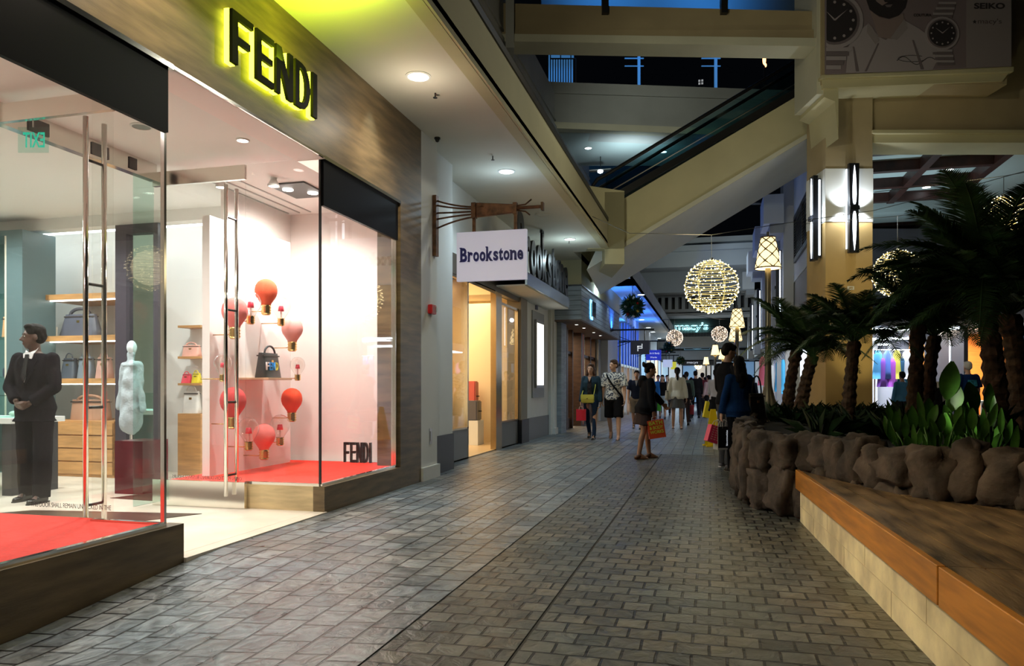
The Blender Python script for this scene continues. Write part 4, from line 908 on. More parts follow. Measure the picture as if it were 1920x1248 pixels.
# ---------------------------------------------------------------- big column with sconces
dc = 16.5
c0, c1 = cx(1548,dc), cx(1636,dc)
col = CF('building_column', 'big square plaster column with white middle band and ochre foot', 'column', (c0+c1)/2, dc+.5, 0)
hw = (c1-c0)/2
M_ochre = mat('ochre plaster', (.50,.34,.13), .75, noise_s=1.2, noise_a=.06)
MB().box((-hw,-.5,0),(hw,.55,cz(416,dc))).build('ochre_shaft', M_ochre, col, world=False)
MB().box((-hw-.01,-.51,cz(416,dc)),(hw+.01,.56,cz(316,dc))).build('white_band', M_white, col, world=False)
MB().box((-hw,-.5,cz(316,dc)),(hw,.55,cz(165,dc))).build('upper_shaft', M_tan, col, world=False)
M_fin = mat('dark bronze fin', (.03,.032,.04), .35, .6)
M_sglow = mat('sconce glow', (1,1,1), .5, emit=(.82,.90,1), es=4)
def sconce(parent_cf, x, y, z0, z1, rz, lab, w=.22, group=None, slots=True):
    """tall dark fin with a lens shaped slot of light above and below a middle clasp; it faces local -y"""
    t = CF('wall_sconce', lab, 'wall light', x, y, (z0+z1)/2, group); t.rotation_euler[2] = TH+rz
    h = (z1-z0)/2
    MB().poly([(-w*.5,0,-h),(w*.5,0,-h),(w*.42,0,0),(w*.5,0,h),(-w*.5,0,h),(-w*.42,0,0)], (0,-.10,0)).build('fin', M_fin, t, world=False)
    MB().box((-w*.3,.0,-h+.06),(w*.3,.09,h-.06)).build('standoff', M_fin, t, world=False)
    for s in ((-1,1) if slots else ()):
        pr = [(.07,.08),(.15,.14),(.19,.3),(.17,.5),(.11,.75),(.0,.95)]
        L_ = [(-w*a,-.103,s*h*b) for a, b in pr]; R_ = [(w*a,-.103,s*h*b) for a, b in reversed(pr[:-1])]
        MB().poly(L_+R_, (0,-.012,0)).build('light_slot', M_sglow, t, world=False)
    MB().box((-w*.46,-.14,-.05),(w*.46,-.10,.05)).build('clasp', M_fin, t, world=False)
    MB().box((-w*.5-.012,.01,-h+.1),(-w*.5,.05,h-.1)).box((w*.5,.01,-h+.1),(w*.5+.012,.05,h-.1)).build('side_lamp', mat('sconce side glow', (1,1,1), .5, emit=(.75,.86,1), es=2.5), t, world=False)
    return t
sconce(None, cx(1595,dc), dc-.08, cz(476,dc), cz(310,dc), 0, 'tall dark sconce with white light slots on the front of the big column')
sconce(None, c0-.11, dc+.25, cz(485,dc), cz(325,dc), -PI/2, 'tall dark sconce on the left side of the big column')
def CP(x, y, z): return Vector((x*CT-y*ST, x*ST+y*CT, z))
for s in (-1, 1):
    spot('sconce_wash', CP(cx(1595,dc)+s*.16, dc-.17, cz(393,dc)), 40, (.86,.93,1), CP(s*.30,.42,1.0), 80, .7, .04)
    spot('sconce_wash', CP(cx(1595,dc)+s*.16, dc-.17, cz(393,dc)), 40, (.86,.93,1), CP(s*.30,.42,-1.0), 80, .7, .04)
point('sconce_side_wash', CP(c0-.32, dc+.1, cz(405,dc)), 12, (.8,.9,1), .08)
o = CF('thermostat_box', 'small white framed box on the ochre part of the big column', 'box', cx(1594,dc), dc-.02, cz(540,dc))
MB().box((-.075,-.02,-.04),(.075,0,.04), bev=.004).build('cover', M_white, o, world=False); MB().box((-.04,-.026,-.018),(.04,-.02,.018)).build('window', M_tan, o, world=False)
# banner box above the column
dbn = 15.9
bn = CF('banner_box', 'projecting tan box with moulded ledge above the big column', 'bay', cx(1540,dbn), dbn, cz(160,dbn))
w_ = cx(1886,dbn)-cx(1538,dbn)
MB().box((0,0,.02),(w_,1.2,3.2)).build('bay_body', M_tan, bn, world=False)
MB().poly([(-.05,-.14,.10),(w_+.05,-.14,.24),(w_+.05,-.14,.34),(-.05,-.14,.16)], (0,1.2,0)).poly([(.02,-.05,-.08),(w_-.12,-.05,.08),(w_+.02,-.05,.26),(0,-.05,.12)], (0,1.1,0)).build('ledge', M_plasterY, bn, world=False)
M_print = mat('banner print pale', (.21,.165,.185), .6); M_print2 = mat('banner print margin', (.27,.235,.25), .6)
M_pd = mat('banner print dark', (.035,.030,.035), .5); M_pm = mat('banner print mid', (.16,.13,.145), .5); M_ps = mat('banner print light', (.34,.30,.33), .5); M_skinp = mat('banner print face', (.25,.19,.19), .5)
bp = CF('advert_banner', 'printed advert banner with wristwatches, bearded man and shop names', 'banner', cx(1540,dbn), dbn-.2, cz(145,dbn))
sc = dbn/1400.0
def bpt(px, py, off=0): return Vector(((px-1540)*sc, off, (145-py)*sc))
def bpoly(pts, off, m, nm): MB().poly([bpt(x, y, -off) for x, y in pts], (0,-.004,0)).build(nm, m, bp, world=False)
MB().poly([bpt(1540,146),bpt(1885,131),bpt(1885,-90),bpt(1540,-90)], (0,.03,0)).build('sheet', M_print, bp, world=False)
bpoly([(1801,134),(1884,131),(1884,-88),(1801,-88)], .004, M_print2, 'margin_panel')
def circ(cx_, cy_, rx, ry, n=28, a0=0): return [(cx_+rx*math.cos(2*PI*k/n+a0), cy_+ry*math.sin(2*PI*k/n+a0)) for k in range(n)]
# man: dark background hair, neck, face, shirt
bpoly([(1612,-80),(1692,-80),(1694,0),(1688,24),(1676,38),(1658,44),(1640,40),(1622,28),(1614,4)], .006, M_pd, 'hair_and_beard')
bpoly([(1628,-80),(1690,-80),(1691,-8),(1686,10),(1662,4),(1655,14),(1645,20),(1634,12),(1628,-4)], .011, M_skinp, 'face')
bpoly([(1646,8),(1668,8),(1664,14),(1650,14)], .016, M_pd, 'moustache'); bpoly([(1650,19),(1664,18),(1660,23),(1653,23)], .016, M_pm, 'mouth')
bpoly([(1622,28),(1640,42),(1660,46),(1684,34),(1686,62),(1664,82),(1638,78)], .011, M_skinp, 'neck')
bpoly([(1578,144),(1582,96),(1596,72),(1618,54),(1640,78),(1652,84),(1684,46),(1712,62),(1742,84),(1748,120),(1738,138),(1690,141),(1640,143)], .009, M_ps, 'shirt')
bpoly([(1618,52),(1626,60),(1640,84),(1632,92),(1616,70)], .015, M_print2, 'collar'); bpoly([(1686,44),(1692,62),(1672,84),(1660,80)], .015, M_print2, 'collar')
bpoly([(1636,90),(1639,90),(1616,142),(1612,142)], .015, M_pm, 'placket')
bpoly([(1700,84),(1703,84),(1722,138),(1716,138)], .015, M_pm, 'shirt_fold'); bpoly([(1590,96),(1593,96),(1602,142),(1596,142)], .015, M_pm, 'shirt_fold')
# left watch (cropped by the banner edge) and right watch
def watch(cx_, cy_, r, strap0, strap1, clip):
    def cl(pts): return [(max(x, clip), min(y, 141)) for x, y in pts]
    for k in range(6):
        y0 = cy_+r*.95+k*r*.16; ww = r*(.62-.02*k)
        if y0+r*.14 < 141: bpoly(cl([(cx_-ww+strap0*k,y0),(cx_+ww+strap0*k,y0),(cx_+ww+strap0*k,y0+r*.14),(cx_-ww+strap0*k,y0+r*.14)]), .018, M_pm if k % 2 else M_ps, 'strap_link')
        y1 = cy_-r*.95-k*r*.16
        bpoly(cl([(cx_-ww+strap1*k,y1-r*.14),(cx_+ww+strap1*k,y1-r*.14),(cx_+ww+strap1*k,y1),(cx_-ww+strap1*k,y1)]), .018, M_ps if k % 2 else M_pm, 'strap_link')
    bpoly(cl(circ(cx_,cy_,r*1.03,r)), .022, M_ps, 'watch_bezel'); bpoly(cl(circ(cx_,cy_,r*.9,r*.87)), .027, M_pm, 'watch_ring'); bpoly(cl(circ(cx_,cy_,r*.80,r*.78)), .032, M_pd, 'watch_dial')
    for k in range(12):
        a = k*PI/6; x = cx_+r*.66*math.cos(a); y = cy_+r*.64*math.sin(a)
        if x > clip+2: bpoly(circ(x, y, r*.055, r*.055, 6), .037, M_ps, 'hour_marker')
    for a, l in ((-2.5,.5),(-.7,.6)): 
        dx, dy = math.cos(a), math.sin(a); bpoly(cl([(cx_-dy*r*.03,cy_+dx*r*.03),(cx_+dx*r*l,cy_+dy*r*l),(cx_+dy*r*.03,cy_-dx*r*.03)]), .041, M_ps, 'watch_hand')
watch(1556, 48, 52, -4, 3, 1541); watch(1755, 72, 31, 1.5, 2.0, 1560)
def btext(s, x0, x1, y, m, off=.01, h=None):
    text('lettering', s, bpt(x0, y, -.008), (1,0,0), (0,0,1), (x1-x0)*sc, (h*sc if h else None), .004, m, bp, off=off, world=False)
btext('SEIKO', 1815, 1872, 26, M_pd, .035, 11); btext('macy\'s', 1822, 1866, 56, mat('banner grey letters', (.10,.08,.09), .5), .0, 12)
bpoly([(1816+4.2*math.cos(-PI/2+k*PI/5)*(1 if k % 2 == 0 else .42), 50+4.2*math.sin(-PI/2+k*PI/5)*(1 if k % 2 == 0 else .42)) for k in range(10)], .008, M_pd, 'star')
btext('COUTURA', 1703, 1736, 40, M_pd, .02, 5)
sig = MB(); sig.tube([bpt(1672+70*s, 122-8*math.sin(s*9)*math.exp(-s*.3), -.012) for s in [k/40 for k in range(41)]], .008, 5); sig.tube([bpt(1700+26*math.cos(a), 118+6*math.sin(a), -.012) for a in [k*PI/8 for k in range(15)]], .007, 5); sig.build('signature', M_pd, bp, world=False)
# beam to the right of the column and beam cornice
bm_ = CF('cross_beam', 'wide tan beam with moulded lower edge right of the big column', 'beam', c1, dc+.1, cz(268,dc))
wb = cx(2150,dc)-c1
MB().box((-.02,0,.30),(wb,.9,cz(150,dc)-cz(268,dc)+2.5)).build('beam_face', M_tan, bm_, world=False)
MB().box((-.02,-.06,.02),(wb,.8,.31)).box((-.02,-.16,.20),(wb,.1,.27)).build('moulding', M_plasterY, bm_, world=False)
# left cornice of column head
cstruct('trim_10', MB().poly([(c0-.28,15.9,cz(160,15.9)),(c0+.02,15.9,cz(160,15.9)),(c0+.02,15.9,cz(260,15.9)),(c0-.05,15.9,cz(190,15.9)),(c0-.28,15.9,cz(182,15.9))], (0,1.4,0)), M_plasterY)
cstruct('trim_11', MB().box((cx(1519,16.3),15.95,cz(188,16.3)),(cx(1541,16.3),17.2,11.8)), M_plaster)
# ---------------------------------------------------------------- coffered ceilings at right
M_teals = mat('pale teal soffit', (.50,.60,.60), .8)
zc = cz(268,dc)+.05
def coffer(name, lab, y0, y1, x0, x1, z, nx, ny):
    t = CF(name, lab, 'ceiling', x0, y0, z)
    MB().box((0,0,.25),(x1-x0,y1-y0,.35)).build('panel', M_teals, t, world=False)
    for k in range(nx+1):
        x = (x1-x0)*k/nx; MB().box((x-.11,0,-.02),(x+.11,y1-y0,.25)).build('beam', M_rwood, t, world=False)
    for k in range(ny+1):
        y = (y1-y0)*k/ny; MB().box((0,y-.11,-.01),(x1-x0,y+.11,.25)).build('beam', M_rwood, t, world=False)
    return t
def coffer2(lab, xs, ys, z, x0, x1, y0, y1):
    t = thing('coffered_ceiling', lab, 'ceiling', (x0,y0,z))
    MB().box((x0,y0,z+.26),(x1,y1,z+.36)).build('panel', M_teals, t)
    for x in xs: MB().box((x-.10,y0,z-.02),(x+.10,y1,z+.26)).build('long_beam', M_rwood, t)
    for y in ys: MB().box((x0,y-.10,z-.01),(x1,y+.10,z+.26)).build('cross_beam', M_rwood, t)
coffer2('nearer pale teal ceiling bay with dark red brown timber grid', (3.6,5.2,6.85), (19.4,21.0,22.7,24.4), 6.72, 3.3, 6.95, 19.25, 24.6)
coffer2('farther timber gridded ceiling bay beyond the cream beam', (3.6,5.2,6.85), (26.4,28.0,29.6,31.2), 6.72, 3.3, 6.95, 26.2, 31.4)
coffer2('timber gridded ceiling bay at the right edge beyond the smooth teal soffit', (8.7,10.3,11.9), (21.6,23,24.4), 6.72, 8.6, 12.1, 21.5, 25)
struct('ceiling', MB().box((2.9,24.65,6.45),(22,26.15,7.0)).poly([(6.96,20.15,6.72),(8.58,20.6,6.72),(8.58,31.4,6.72),(6.96,31.4,6.72)], (0,0,.3)).box((2.9,31.45,6.4),(22,33,7.0)), M_teals)
struct('wall_right', MB().box((12.2,22,0),(12.4,34,7.0)), M_white)
for k, (px, py) in enumerate(((1779,319),(1737,352),(1703,380),(1640,322),(1641,436))):
    d = (6.96-CAMH)*1400/(725-py); p = Wd(px, py, d)
    disc_light('coffer_downlight', p.x, p.y, 6.98, .11, 'downlight set in the timber gridded ceiling', M_glowc, grp='downlights in the timber gridded ceiling')
spot('coffer_bay_light', CP(10.2,20.6,3.4), 300, (.72,.92,1), (0,0,1), 130, 1, .2)
# ---------------------------------------------------------------- right facade along the walkway
RX = 2.62
struct('wall_right', MB().box((RX,20.2,4.62),(RX+.35,62,8.2)), M_white)
struct('wall_right', MB().box((RX+.02,20.2,3.05),(RX+.35,62,4.62)), mat('taupe band', (.30,.28,.24), .7))
def louvre(y0, y1, z0, z1, lab):
    t = thing('louvred_window', lab, 'window', (RX,(y0+y1)/2,z0))
    f = MB(); f.box((RX-.07,y0,z0),(RX,y1,z0+.12)).box((RX-.07,y0,z1-.12),(RX,y1,z1)).box((RX-.07,y0,z0),(RX,y0+.12,z1)).box((RX-.07,y1-.12,z0),(RX,y1,z1)).box((RX-.07,(y0+y1)/2-.05,z0),(RX,(y0+y1)/2+.05,z1)); f.build('frame', M_fin, t)
    s = MB(); n = 14
    for k in range(n): z = z0+.15+(z1-z0-.3)*k/n; s.poly([(RX-.05,y0+.1,z),(RX-.005,y0+.1,z+.07),(RX-.005,y0+.1,z+.085),(RX-.05,y0+.1,z+.015)], (0,y1-y0-.2,0))
    s.build('slats', M_steel, t); MB().box((RX-.004,y0+.1,z0+.1),(RX-.001,y1-.1,z1-.1)).build('dark_backing', M_blackm, t)
a = AX(1527, 445, RX); b = AX(1492, 484, RX)
louvre(a.y, b.y, 5.15, 6.62, 'dark louvred window on the white upper wall left of the column')
M_stone = mat('pale grey pier', (.55,.56,.56), .7)
for k, y in enumerate((26.0, 31.0, 36.5, 43.0, 50.0)):
    struct('wall_right', MB().box((RX-.32,y,3.0),(RX,y+1.1,8.2)), M_stone)
    t = thing('cornice_block', 'projecting stepped cornice block on the right upper facade', 'cornice', (RX-.3,y+.5,6.3), group='cornice blocks along the right upper facade')
    MB().box((RX-.95,y-.2,6.55),(RX-.32,y+1.5,7.5)).build('block', M_white, t); MB().box((RX-.75,y-.1,6.25),(RX-.32,y+1.3,6.55)).build('bracket', M_grey, t)
    if k < 4:
        s = sconce(None, 0, 0, 0, 2.6, 0, 'tall dark fin sconce on a pier of the right facade', group='fin sconces along the right facade', slots=False); s.location = (RX-.44, y+.3, 4.5); s.rotation_euler = (0,0,-PI/2)
        if k < 3: point('sconce_wash', (RX-.75, y+.3, 4.6), 7, (.7,.8,1), .1)
# far end: beams, balustrade bridge, shop wall
YE = 56
struct('wall_end', MB().box((-9,YE,3.6),(9,YE+.4,10)), mat('dim green grey wall', (.16,.165,.14), .8))
struct('wall_end', MB().box((-9,YE-.5,4.4),(9,YE,5.1)), M_grey)
M_beamg = mat('dim grey beam', (.34,.36,.35), .8)
g = thing('overhead_beam', 'wide grey beam crossing high above the walkway behind the big globe', 'beam', (0,40,9.6))
MB().box((-6,40,cz(500,39)+.0),(RX+.3,41.5,cz(468,39)+.6)).build('beam_face', M_beamg, g); MB().box((-6,39.7,cz(472,39)),(RX+.3,40,cz(462,39))).build('cornice', M_beamg, g)
g = thing('overhead_beam', 'lower grey beam crossing behind the big globe', 'beam', (0,42,8))
MB().box((-6,43,cz(548,42)),(RX+.3,44,cz(506,42))).build('beam_face', M_beamg, g)
g = thing('slotted_parapet_bridge', 'grey cross bridge with a row of rounded slots in its parapet', 'bridge', (0,46,5))
zb0, zb1 = cz(592,45.5), cz(548,45.5)
MB().box((-6,46,zb0-.05),(RX+.3,48,zb0+.16)).build('deck', M_beamg, g)
par = MB(); x = -5.6; zm0 = zb0+.35; zm1 = zb1-.35
par.box((-6,46,zb0+.1),(RX+.3,46.2,zm0)).box((-6,46,zm1),(RX+.3,46.2,zb1)); sp_ = .40
while x < RX: par.box((x-.10,46,zm0),(x+.10,46.2,zm1)); x += sp_
par.build('parapet', M_beamg, g); MB().box((-6,46.9,zb0+.1),(RX+.3,47,zb1+.3)).build('dark_backing', M_blackm, g)
spot('beam_light', (0,35,6), 320, (.85,.95,.95), (0,1,.35), 110, 1, .3)
def neon(s, px0, px1, py0, py1, Y, lab, col, es=5):
    a = AY(px0, py1, Y); b = AY(px1, py0, Y); t = thing('neon_shop_sign', lab, 'sign', ((a.x+b.x)/2,Y,a.z))
    cu = bpy.data.curves.new('t', 'FONT'); cu.body = s; cu.size = 1; cu.fill_mode = 'NONE'; cu.bevel_depth = .016; cu.space_character = .92
    o = bpy.data.objects.new('t', cu); COL.objects.link(o); dg = bpy.context.evaluated_depsgraph_get(); me = bpy.data.meshes.new_from_object(o.evaluated_get(dg)); bpy.data.objects.remove(o)
    place_mesh(me, (a.x,Y,a.z), (1,0,0), (0,0,1), b.x-a.x, b.z-a.z, .06); link('outline_tube', me, mat('neon '+lab[:5], (1,1,1), emit=col, es=es), t)
    return t
neon("macy's", 1265, 1328, 604, 623, YE-.1, 'large outlined neon shop sign high on the dim end wall', (.35,.85,1), 3.4)
neon("macy's", 1291, 1327, 664, 674, YE-.6, 'small neon shop sign lower down over the far entrance', (.2,.75,1), 4)
struct('wall_end', MB().box((-9,YE-2,3.1),(9,YE-.55,3.75)), M_grey)
o = thing('far_store_front', 'bright bluish store front closing the far end of the walkway', 'shopfront', (0,YE-.2,0))
for k in range(14):
    x = -7+k*1.0; c = random.choice(((.5,.75,1),(.8,.9,1),(.3,.55,.9),(.9,.85,.8)))
    MB().box((x+.04,YE-.3,.1),(x+.96,YE-.2,3.0)).build('lit_pane', mat('far pane %.2f %.2f' % (c[0], c[2]), c, emit=c, es=.28), o)
MB().box((-7,YE-.35,3.0),(7,YE-.2,3.1)).build('frame', M_dark, o)
o = MB().box((AY(1278,1,54).x,54,cz(684,52)),(AY(1340,1,54).x,YE-.34,cz(676,52))).build('entrance_canopy', M_blackm); tag(o, 'dark entrance canopy below the small neon sign', 'canopy')
text('lettering', 'macys', (AY(1288,1,54).x,53.98,cz(682,52)), (1,0,0), (0,0,1), .75, .16, .02, M_wl, o)
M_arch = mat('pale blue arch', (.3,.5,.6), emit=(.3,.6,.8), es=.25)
aw = thing('arched_fanlight', 'pale blue arched fanlight above the small neon sign', 'window', AY(1307, 655, YE-.53))
bmx = MB(); 
for k in range(9):
    an = PI*k/8; bmx.tube([(0,0,0),(.9*math.cos(an),0,.62*math.sin(an))], .02, 5)
bmx.tube([(.9*math.cos(PI*k/16),0,.62*math.sin(PI*k/16)) for k in range(17)], .03, 5); bmx.build('glazing_bars', M_arch, aw, world=False)
# people-height railing on the far mid-level
o = thing('far_railing', 'thin dark railing along the far mezzanine under the large neon sign', 'railing', (0,52,4.6))
rl = MB(); rl.box((-4,52,5.25),(RX,52.04,5.30)).box((-4,52,4.7),(RX,52.04,4.74))
for k in range(34): rl.box((-4+k*.2,52,4.6),(-3.98+k*.2,52.03,5.28))
rl.build('bars', M_blackm, o); MB().box((-4,52,3.9),(RX+.3,54,4.6)).build('deck', M_beamg, o)
# ================================================================ right side: bench, planter, plants, lamps, globes, shops
PATH = [(.62,12.6),(.40,11.0),(.30,9.4),(.29,8.6),(.36,7.95),(.50,7.52),(.84,7.22),(1.02,6.40),(1.32,5.62),(1.83,5.18),(2.6,5.0),(3.6,4.9),(4.8,4.85)]
def bench_x(y): return .735+(7.2-y)*.0475
def path_y(x):
    P = [p for p in PATH if p[1] <= 7.3]
    for (xa,ya),(xb,yb) in zip(P, P[1:]):
        if xa <= x <= xb: return ya+(yb-ya)*(x-xa)/(xb-xa)
    return P[-1][1] if x > P[-1][0] else 7.2
bn = thing('bench', 'long low bench with wooden plank top, orange wood edge and pale stone base', 'bench', (2.0,3.0,0))
ROT = lambda y: bench_x(y)
M_plank = mat('weathered plank', (.25,.16,.075), .34, noise_s=2.2, noise_a=.38, stretch=(5,1,1), bump=.25, bump_s=14)
M_fasc = mat('varnished fascia', (.62,.25,.035), .32, noise_s=2.4, noise_a=.15, stretch=(1,1,10), coat=.2)
M_bstone = mat('pale bench limestone', (.88,.72,.42), .6, noise_s=4, noise_a=.18, bump=.2, bump_s=25)
for (ya, yb, nm) in ((7.17,3.475,'a'),(3.455,.6,'b')):
    MB().poly([(bench_x(ya),ya,.286),(bench_x(yb),yb,.286),(bench_x(yb)+.035,yb,.286),(bench_x(ya)+.035,ya,.286)], (0,0,.168)).build('edge_board', M_fasc, bn, bev=.004)
MB().poly([(bench_x(7.1)+.03,7.1,0),(bench_x(.6)+.03,.6,0),(bench_x(.6)+.2,.6,0),(bench_x(7.1)+.2,7.1,0)], (0,0,.29)).build('stone_base', M_bstone, bn)
js = MB()
y = 7.0; k = 0
for z in (.14,): js.poly([(bench_x(7.1)+.027,7.1,z),(bench_x(.6)+.027,.6,z),(bench_x(.6)+.033,.6,z),(bench_x(7.1)+.033,7.1,z)], (0,0,.002))
while y > .8:
    xx = bench_x(y)+.028; z0 = .0 if k % 2 else .143; js.box((xx,y,z0),(xx+.004,y+.003,z0+.143)); y -= .55; k += 1
js.build('stone_joints', mat('stone joint', (.55,.44,.26), .8), bn)
W_ = .142; cuts = [7.2, 5.62, 3.465, .6]
for i in range(18):
    xo0 = .036+i*W_; xo1 = xo0+W_-.008
    for (ya, yb) in zip(cuts, cuts[1:]):
        xm = bench_x(ya)+xo1; ye0 = min(ya-.003, path_y(bench_x(6)+xo0)-.10); ye1 = min(ya-.003, path_y(bench_x(6)+xo1)-.10)
        if ye0 <= yb+.03: continue
        if ye1 <= yb+.03: ye1 = yb+.03
        yb2 = yb+.004
        MB().poly([(bench_x(ye0)+xo0,ye0,.425),(bench_x(yb2)+xo0,yb2,.425),(bench_x(yb2)+xo1,yb2,.425),(bench_x(ye1)+xo1,ye1,.425)], (0,0,.030+.001*(i%2))).build('plank', M_plank, bn)
MB().poly([(bench_x(4.9)+.2,4.9,.05),(bench_x(.6)+.2,.6,.05),(3.6,.6,.05),(3.6,4.7,.05)], (0,0,.37)).build('inner_frame', M_blackm, bn)
# stone planter
def pt_on(path, s):
    for (a, b) in zip(path, path[1:]):
        a2, b2 = Vector(a), Vector(b); l = (b2-a2).length
        if s <= l: return a2+(b2-a2)*s/l, (b2-a2)/l
        s -= l
    return Vector(path[-1]), (Vector(path[-1])-Vector(path[-2])).normalized()
LEN = sum((Vector(b)-Vector(a)).length for a, b in zip(PATH, PATH[1:]))
M_rock = mat('lava rock', (.092,.066,.047), .85, noise_s=5, noise_a=.35, bump=.9, bump_s=18)
pl = thing('stone_planter', 'dark lava rock planter wall curving behind the bench', 'planter', (2.5,8,0))
rng = random.Random(11)
rocks = MB()
def rock(c, sx, sy, sz, ang, seed):
    n, m = 22, 14; rs = []
    R = Matrix.Rotation(ang, 3, 'Z')
    for i in range(m+1):
        a = -PI/2+PI*i/m; ca, sa = math.cos(a), math.sin(a); ring = []
        for k in range(n):
            t = 2*PI*k/n; f = lambda v, e: math.copysign(abs(v)**e, v)
            x = f(math.cos(t), .55)*max(.03, ca**.5); y = f(math.sin(t), .6)*max(.03, ca**.5); z = f(sa, .6)
            q = noise.noise(Vector((x*1.3+seed, y*1.3, z*1.3)))*.42+noise.noise(Vector((x*3.3+seed, y*3.3, z*3.3)))*.22+noise.noise(Vector((x*8+seed, y*8, z*8)))*.07
            ring.append(Vector(c)+R @ Vector((x*sx*(1+q), y*sy*(1+q*1.3), z*sz*(1+q*.6))))
        rs.append(ring)
    rocks.rings(rs)
s = 0; i = 0
while s < LEN:
    p, d = pt_on(PATH, s); wd = rng.uniform(.20,.40); ang = math.atan2(d.y, d.x); q, _ = pt_on(PATH, s+wd/2)
    nrm = Vector((-d.y, d.x)) ; nrm = Vector((d.y*-1, d.x))
    # inward is to the right of travel for this path: choose towards planter interior
    inn = Vector((-d.y, d.x)); ctr = Vector((3.2,8.5)); 
    if (ctr-q).dot(inn) < 0: inn = -inn
    cc = q+inn*.10
    H = rng.uniform(.72,.80)
    tall = p.y > 7.2
    hs = [H] if (tall and rng.random() < .45) else ([H*rng.uniform(.5,.7)] + [0])
    if len(hs) == 1: rock((cc.x,cc.y,H*.5-.01), wd*.56, .15, H*.53, ang, i*3.1)
    else:
        h1 = H*rng.uniform(.52,.70); rock((cc.x,cc.y,h1*.5), wd*.57, .15, h1*.54, ang, i*3.1)
        w2 = wd*.55; rock((cc.x,cc.y,h1+(H-h1)*.5), wd*.58, .13, (H-h1)*.60, ang+.1, i*5.3+1)
    s += wd; i += 1
rocks.build('rock_wall', M_rock, pl, smooth=True)
inner = []
for (x, y) in PATH:
    v = Vector((3.2,8.5))-Vector((x,y)); v.normalize(); inner.append((x+v.x*.14, y+v.y*.14))
MB().poly([(x,y,.0) for x, y in inner]+[(8,4.9,0),(9,13.5,0),(1.2,13.4,0)], (0,0,.64)).build('soil', M_soil, pl)
def soilz(x, y): return .64
# second, farther planter kerb, its warmer light put into a paler stone colour
o = thing('stone_planter', 'low warm lit stone planter kerb round the foot of the lamp post', 'planter', (2.4,15.5,0))
rocks = MB(); k = 0
for sx in range(16):
    x = 1.0+sx*.42; rock((x,14.2+.04*(sx%3),.33), .24, .2, .36, .05*sx, 40+sx*2.2)
rocks.build('kerb_stones', mat('warm lit kerb stone', (.28,.21,.13), .8, noise_s=6, noise_a=.25, bump=.6, bump_s=18), o, smooth=True)
MB().box((.9,14.3,0),(9,17,.60)).build('soil', M_soil, o)
# hoop in planter
p = Wd(1606, 822, 6.4); o = MB().tube([(p.x-.09,p.y,.63),(p.x-.09,p.y,.76),(p.x+.09,p.y,.76),(p.x+.09,p.y,.63)], .008, 6).build('metal_hoop', M_steel); tag(o, 'small pale metal hoop standing in the dark soil behind the rock wall', 'hoop')
# ---------------------------------------------------------------- palms
def frond_mesh(seed, L=1.5, droop=.9, leaf=.30, n=40):
    rg = random.Random(seed); b = MB(); pts = []
    for k in range(17):
        s = k/16; pts.append(Vector((0, L*(s*.95-.10*s*s*droop), L*(.62*s-.80*droop*s*s))))
    b.tube(pts, .011, 4, .003)
    def at(s):
        f = s*16; i = min(15, int(f)); return pts[i].lerp(pts[i+1], f-i), (pts[i+1]-pts[i]).normalized()
    for k in range(n):
        s = .12+.88*k/n; p, t = at(s); ll = leaf*(math.sin(PI*min(1, s*.92+.08))**.6)*rg.uniform(.85,1.1)
        for sd in (-1, 1):
            side = Vector((sd, 0, 0)); dr = (side*.78+t*.62+Vector((0,0,rg.uniform(.02,.22)))).normalized(); w = t*.0065
            mid = p+dr*ll*.55; tip = p+dr*ll+Vector((0,0,-ll*.28*droop))
            vs = [b.bm.verts.new(v) for v in (p-w, p+w, mid+w*.9, tip, mid-w*.9)]
            b.bm.faces.new(vs)
    me = bpy.data.meshes.new('frond'); bmesh.ops.recalc_face_normals(b.bm, faces=b.bm.faces[:]); b.bm.to_mesh(me); b.bm.free(); me.materials.append(M_leafd); return me
FR = [frond_mesh(k, 1.0, dr, .22, 62) for k, dr in enumerate((.55,.9,1.25,1.7))]
def palm(px, d, ytop, spread, lab, lean=(0,0), tr=.09, nf=22, seed=0, base=.62, group=None, lowf=.85):
    rg = random.Random(seed); top = Wd(px, ytop, d); bx_, by_ = top.x-lean[0], top.y-lean[1]
    t = thing('palm_tree', lab, 'palm tree', (bx_,by_,base), group=group); h = top.z-base
    b = MB(); rs = []; n = 12; m = 22
    for i in range(m+1):
        s = i/m; r = tr*(1.15-.35*s)*(1.10 if i % 2 else .93)*(1.25 if s > .85 else 1); c = Vector((lean[0]*s**1.4, lean[1]*s**1.4, h*s))
        rs.append([c+Vector((math.cos(2*PI*k/n)*r*(1+rg.uniform(-.08,.12)), math.sin(2*PI*k/n)*r*(1+rg.uniform(-.08,.12)), rg.uniform(-.01,.01))) for k in range(n)])
    b.rings(rs).build('trunk', M_trunk, t, world=False)
    for k in range(nf):
        s = k/nf; el = (1.0-lowf*s)+rg.uniform(-.12,.12); az = k*2.399+rg.uniform(-.2,.2)
        me = FR[0 if s < .3 else 1 if s < .75 else 2]
        o = bpy.data.objects.new('frond', me); COL.objects.link(o); o.parent = t; o.location = (lean[0], lean[1], h-.02)
        o.rotation_euler = (el*.8, 0, az); q = spread*rg.uniform(.85,1.12); o.scale = (q*1.15, q, q)
    return t
palm(1494, 13.4, 655, 1.25, 'green lit slim palm nearest the lamp post, left of the big column', (.18,0), .10, 24, 1, .6)
palm(1524, 12.4, 668, 1.05, 'slanting slim palm right beside the one at the lamp post', (.22,0), .10, 20, 2, .6)
palm(1602, 9.8, 640, 1.05, 'dark palm crown hanging in front of the foot of the big column', (.1,.1), .08, 22, 3)
palm(1722, 9.6, 610, 1.15, 'dark palm right of the column, left of the three right trunks', (.05,0), .09, 22, 4)
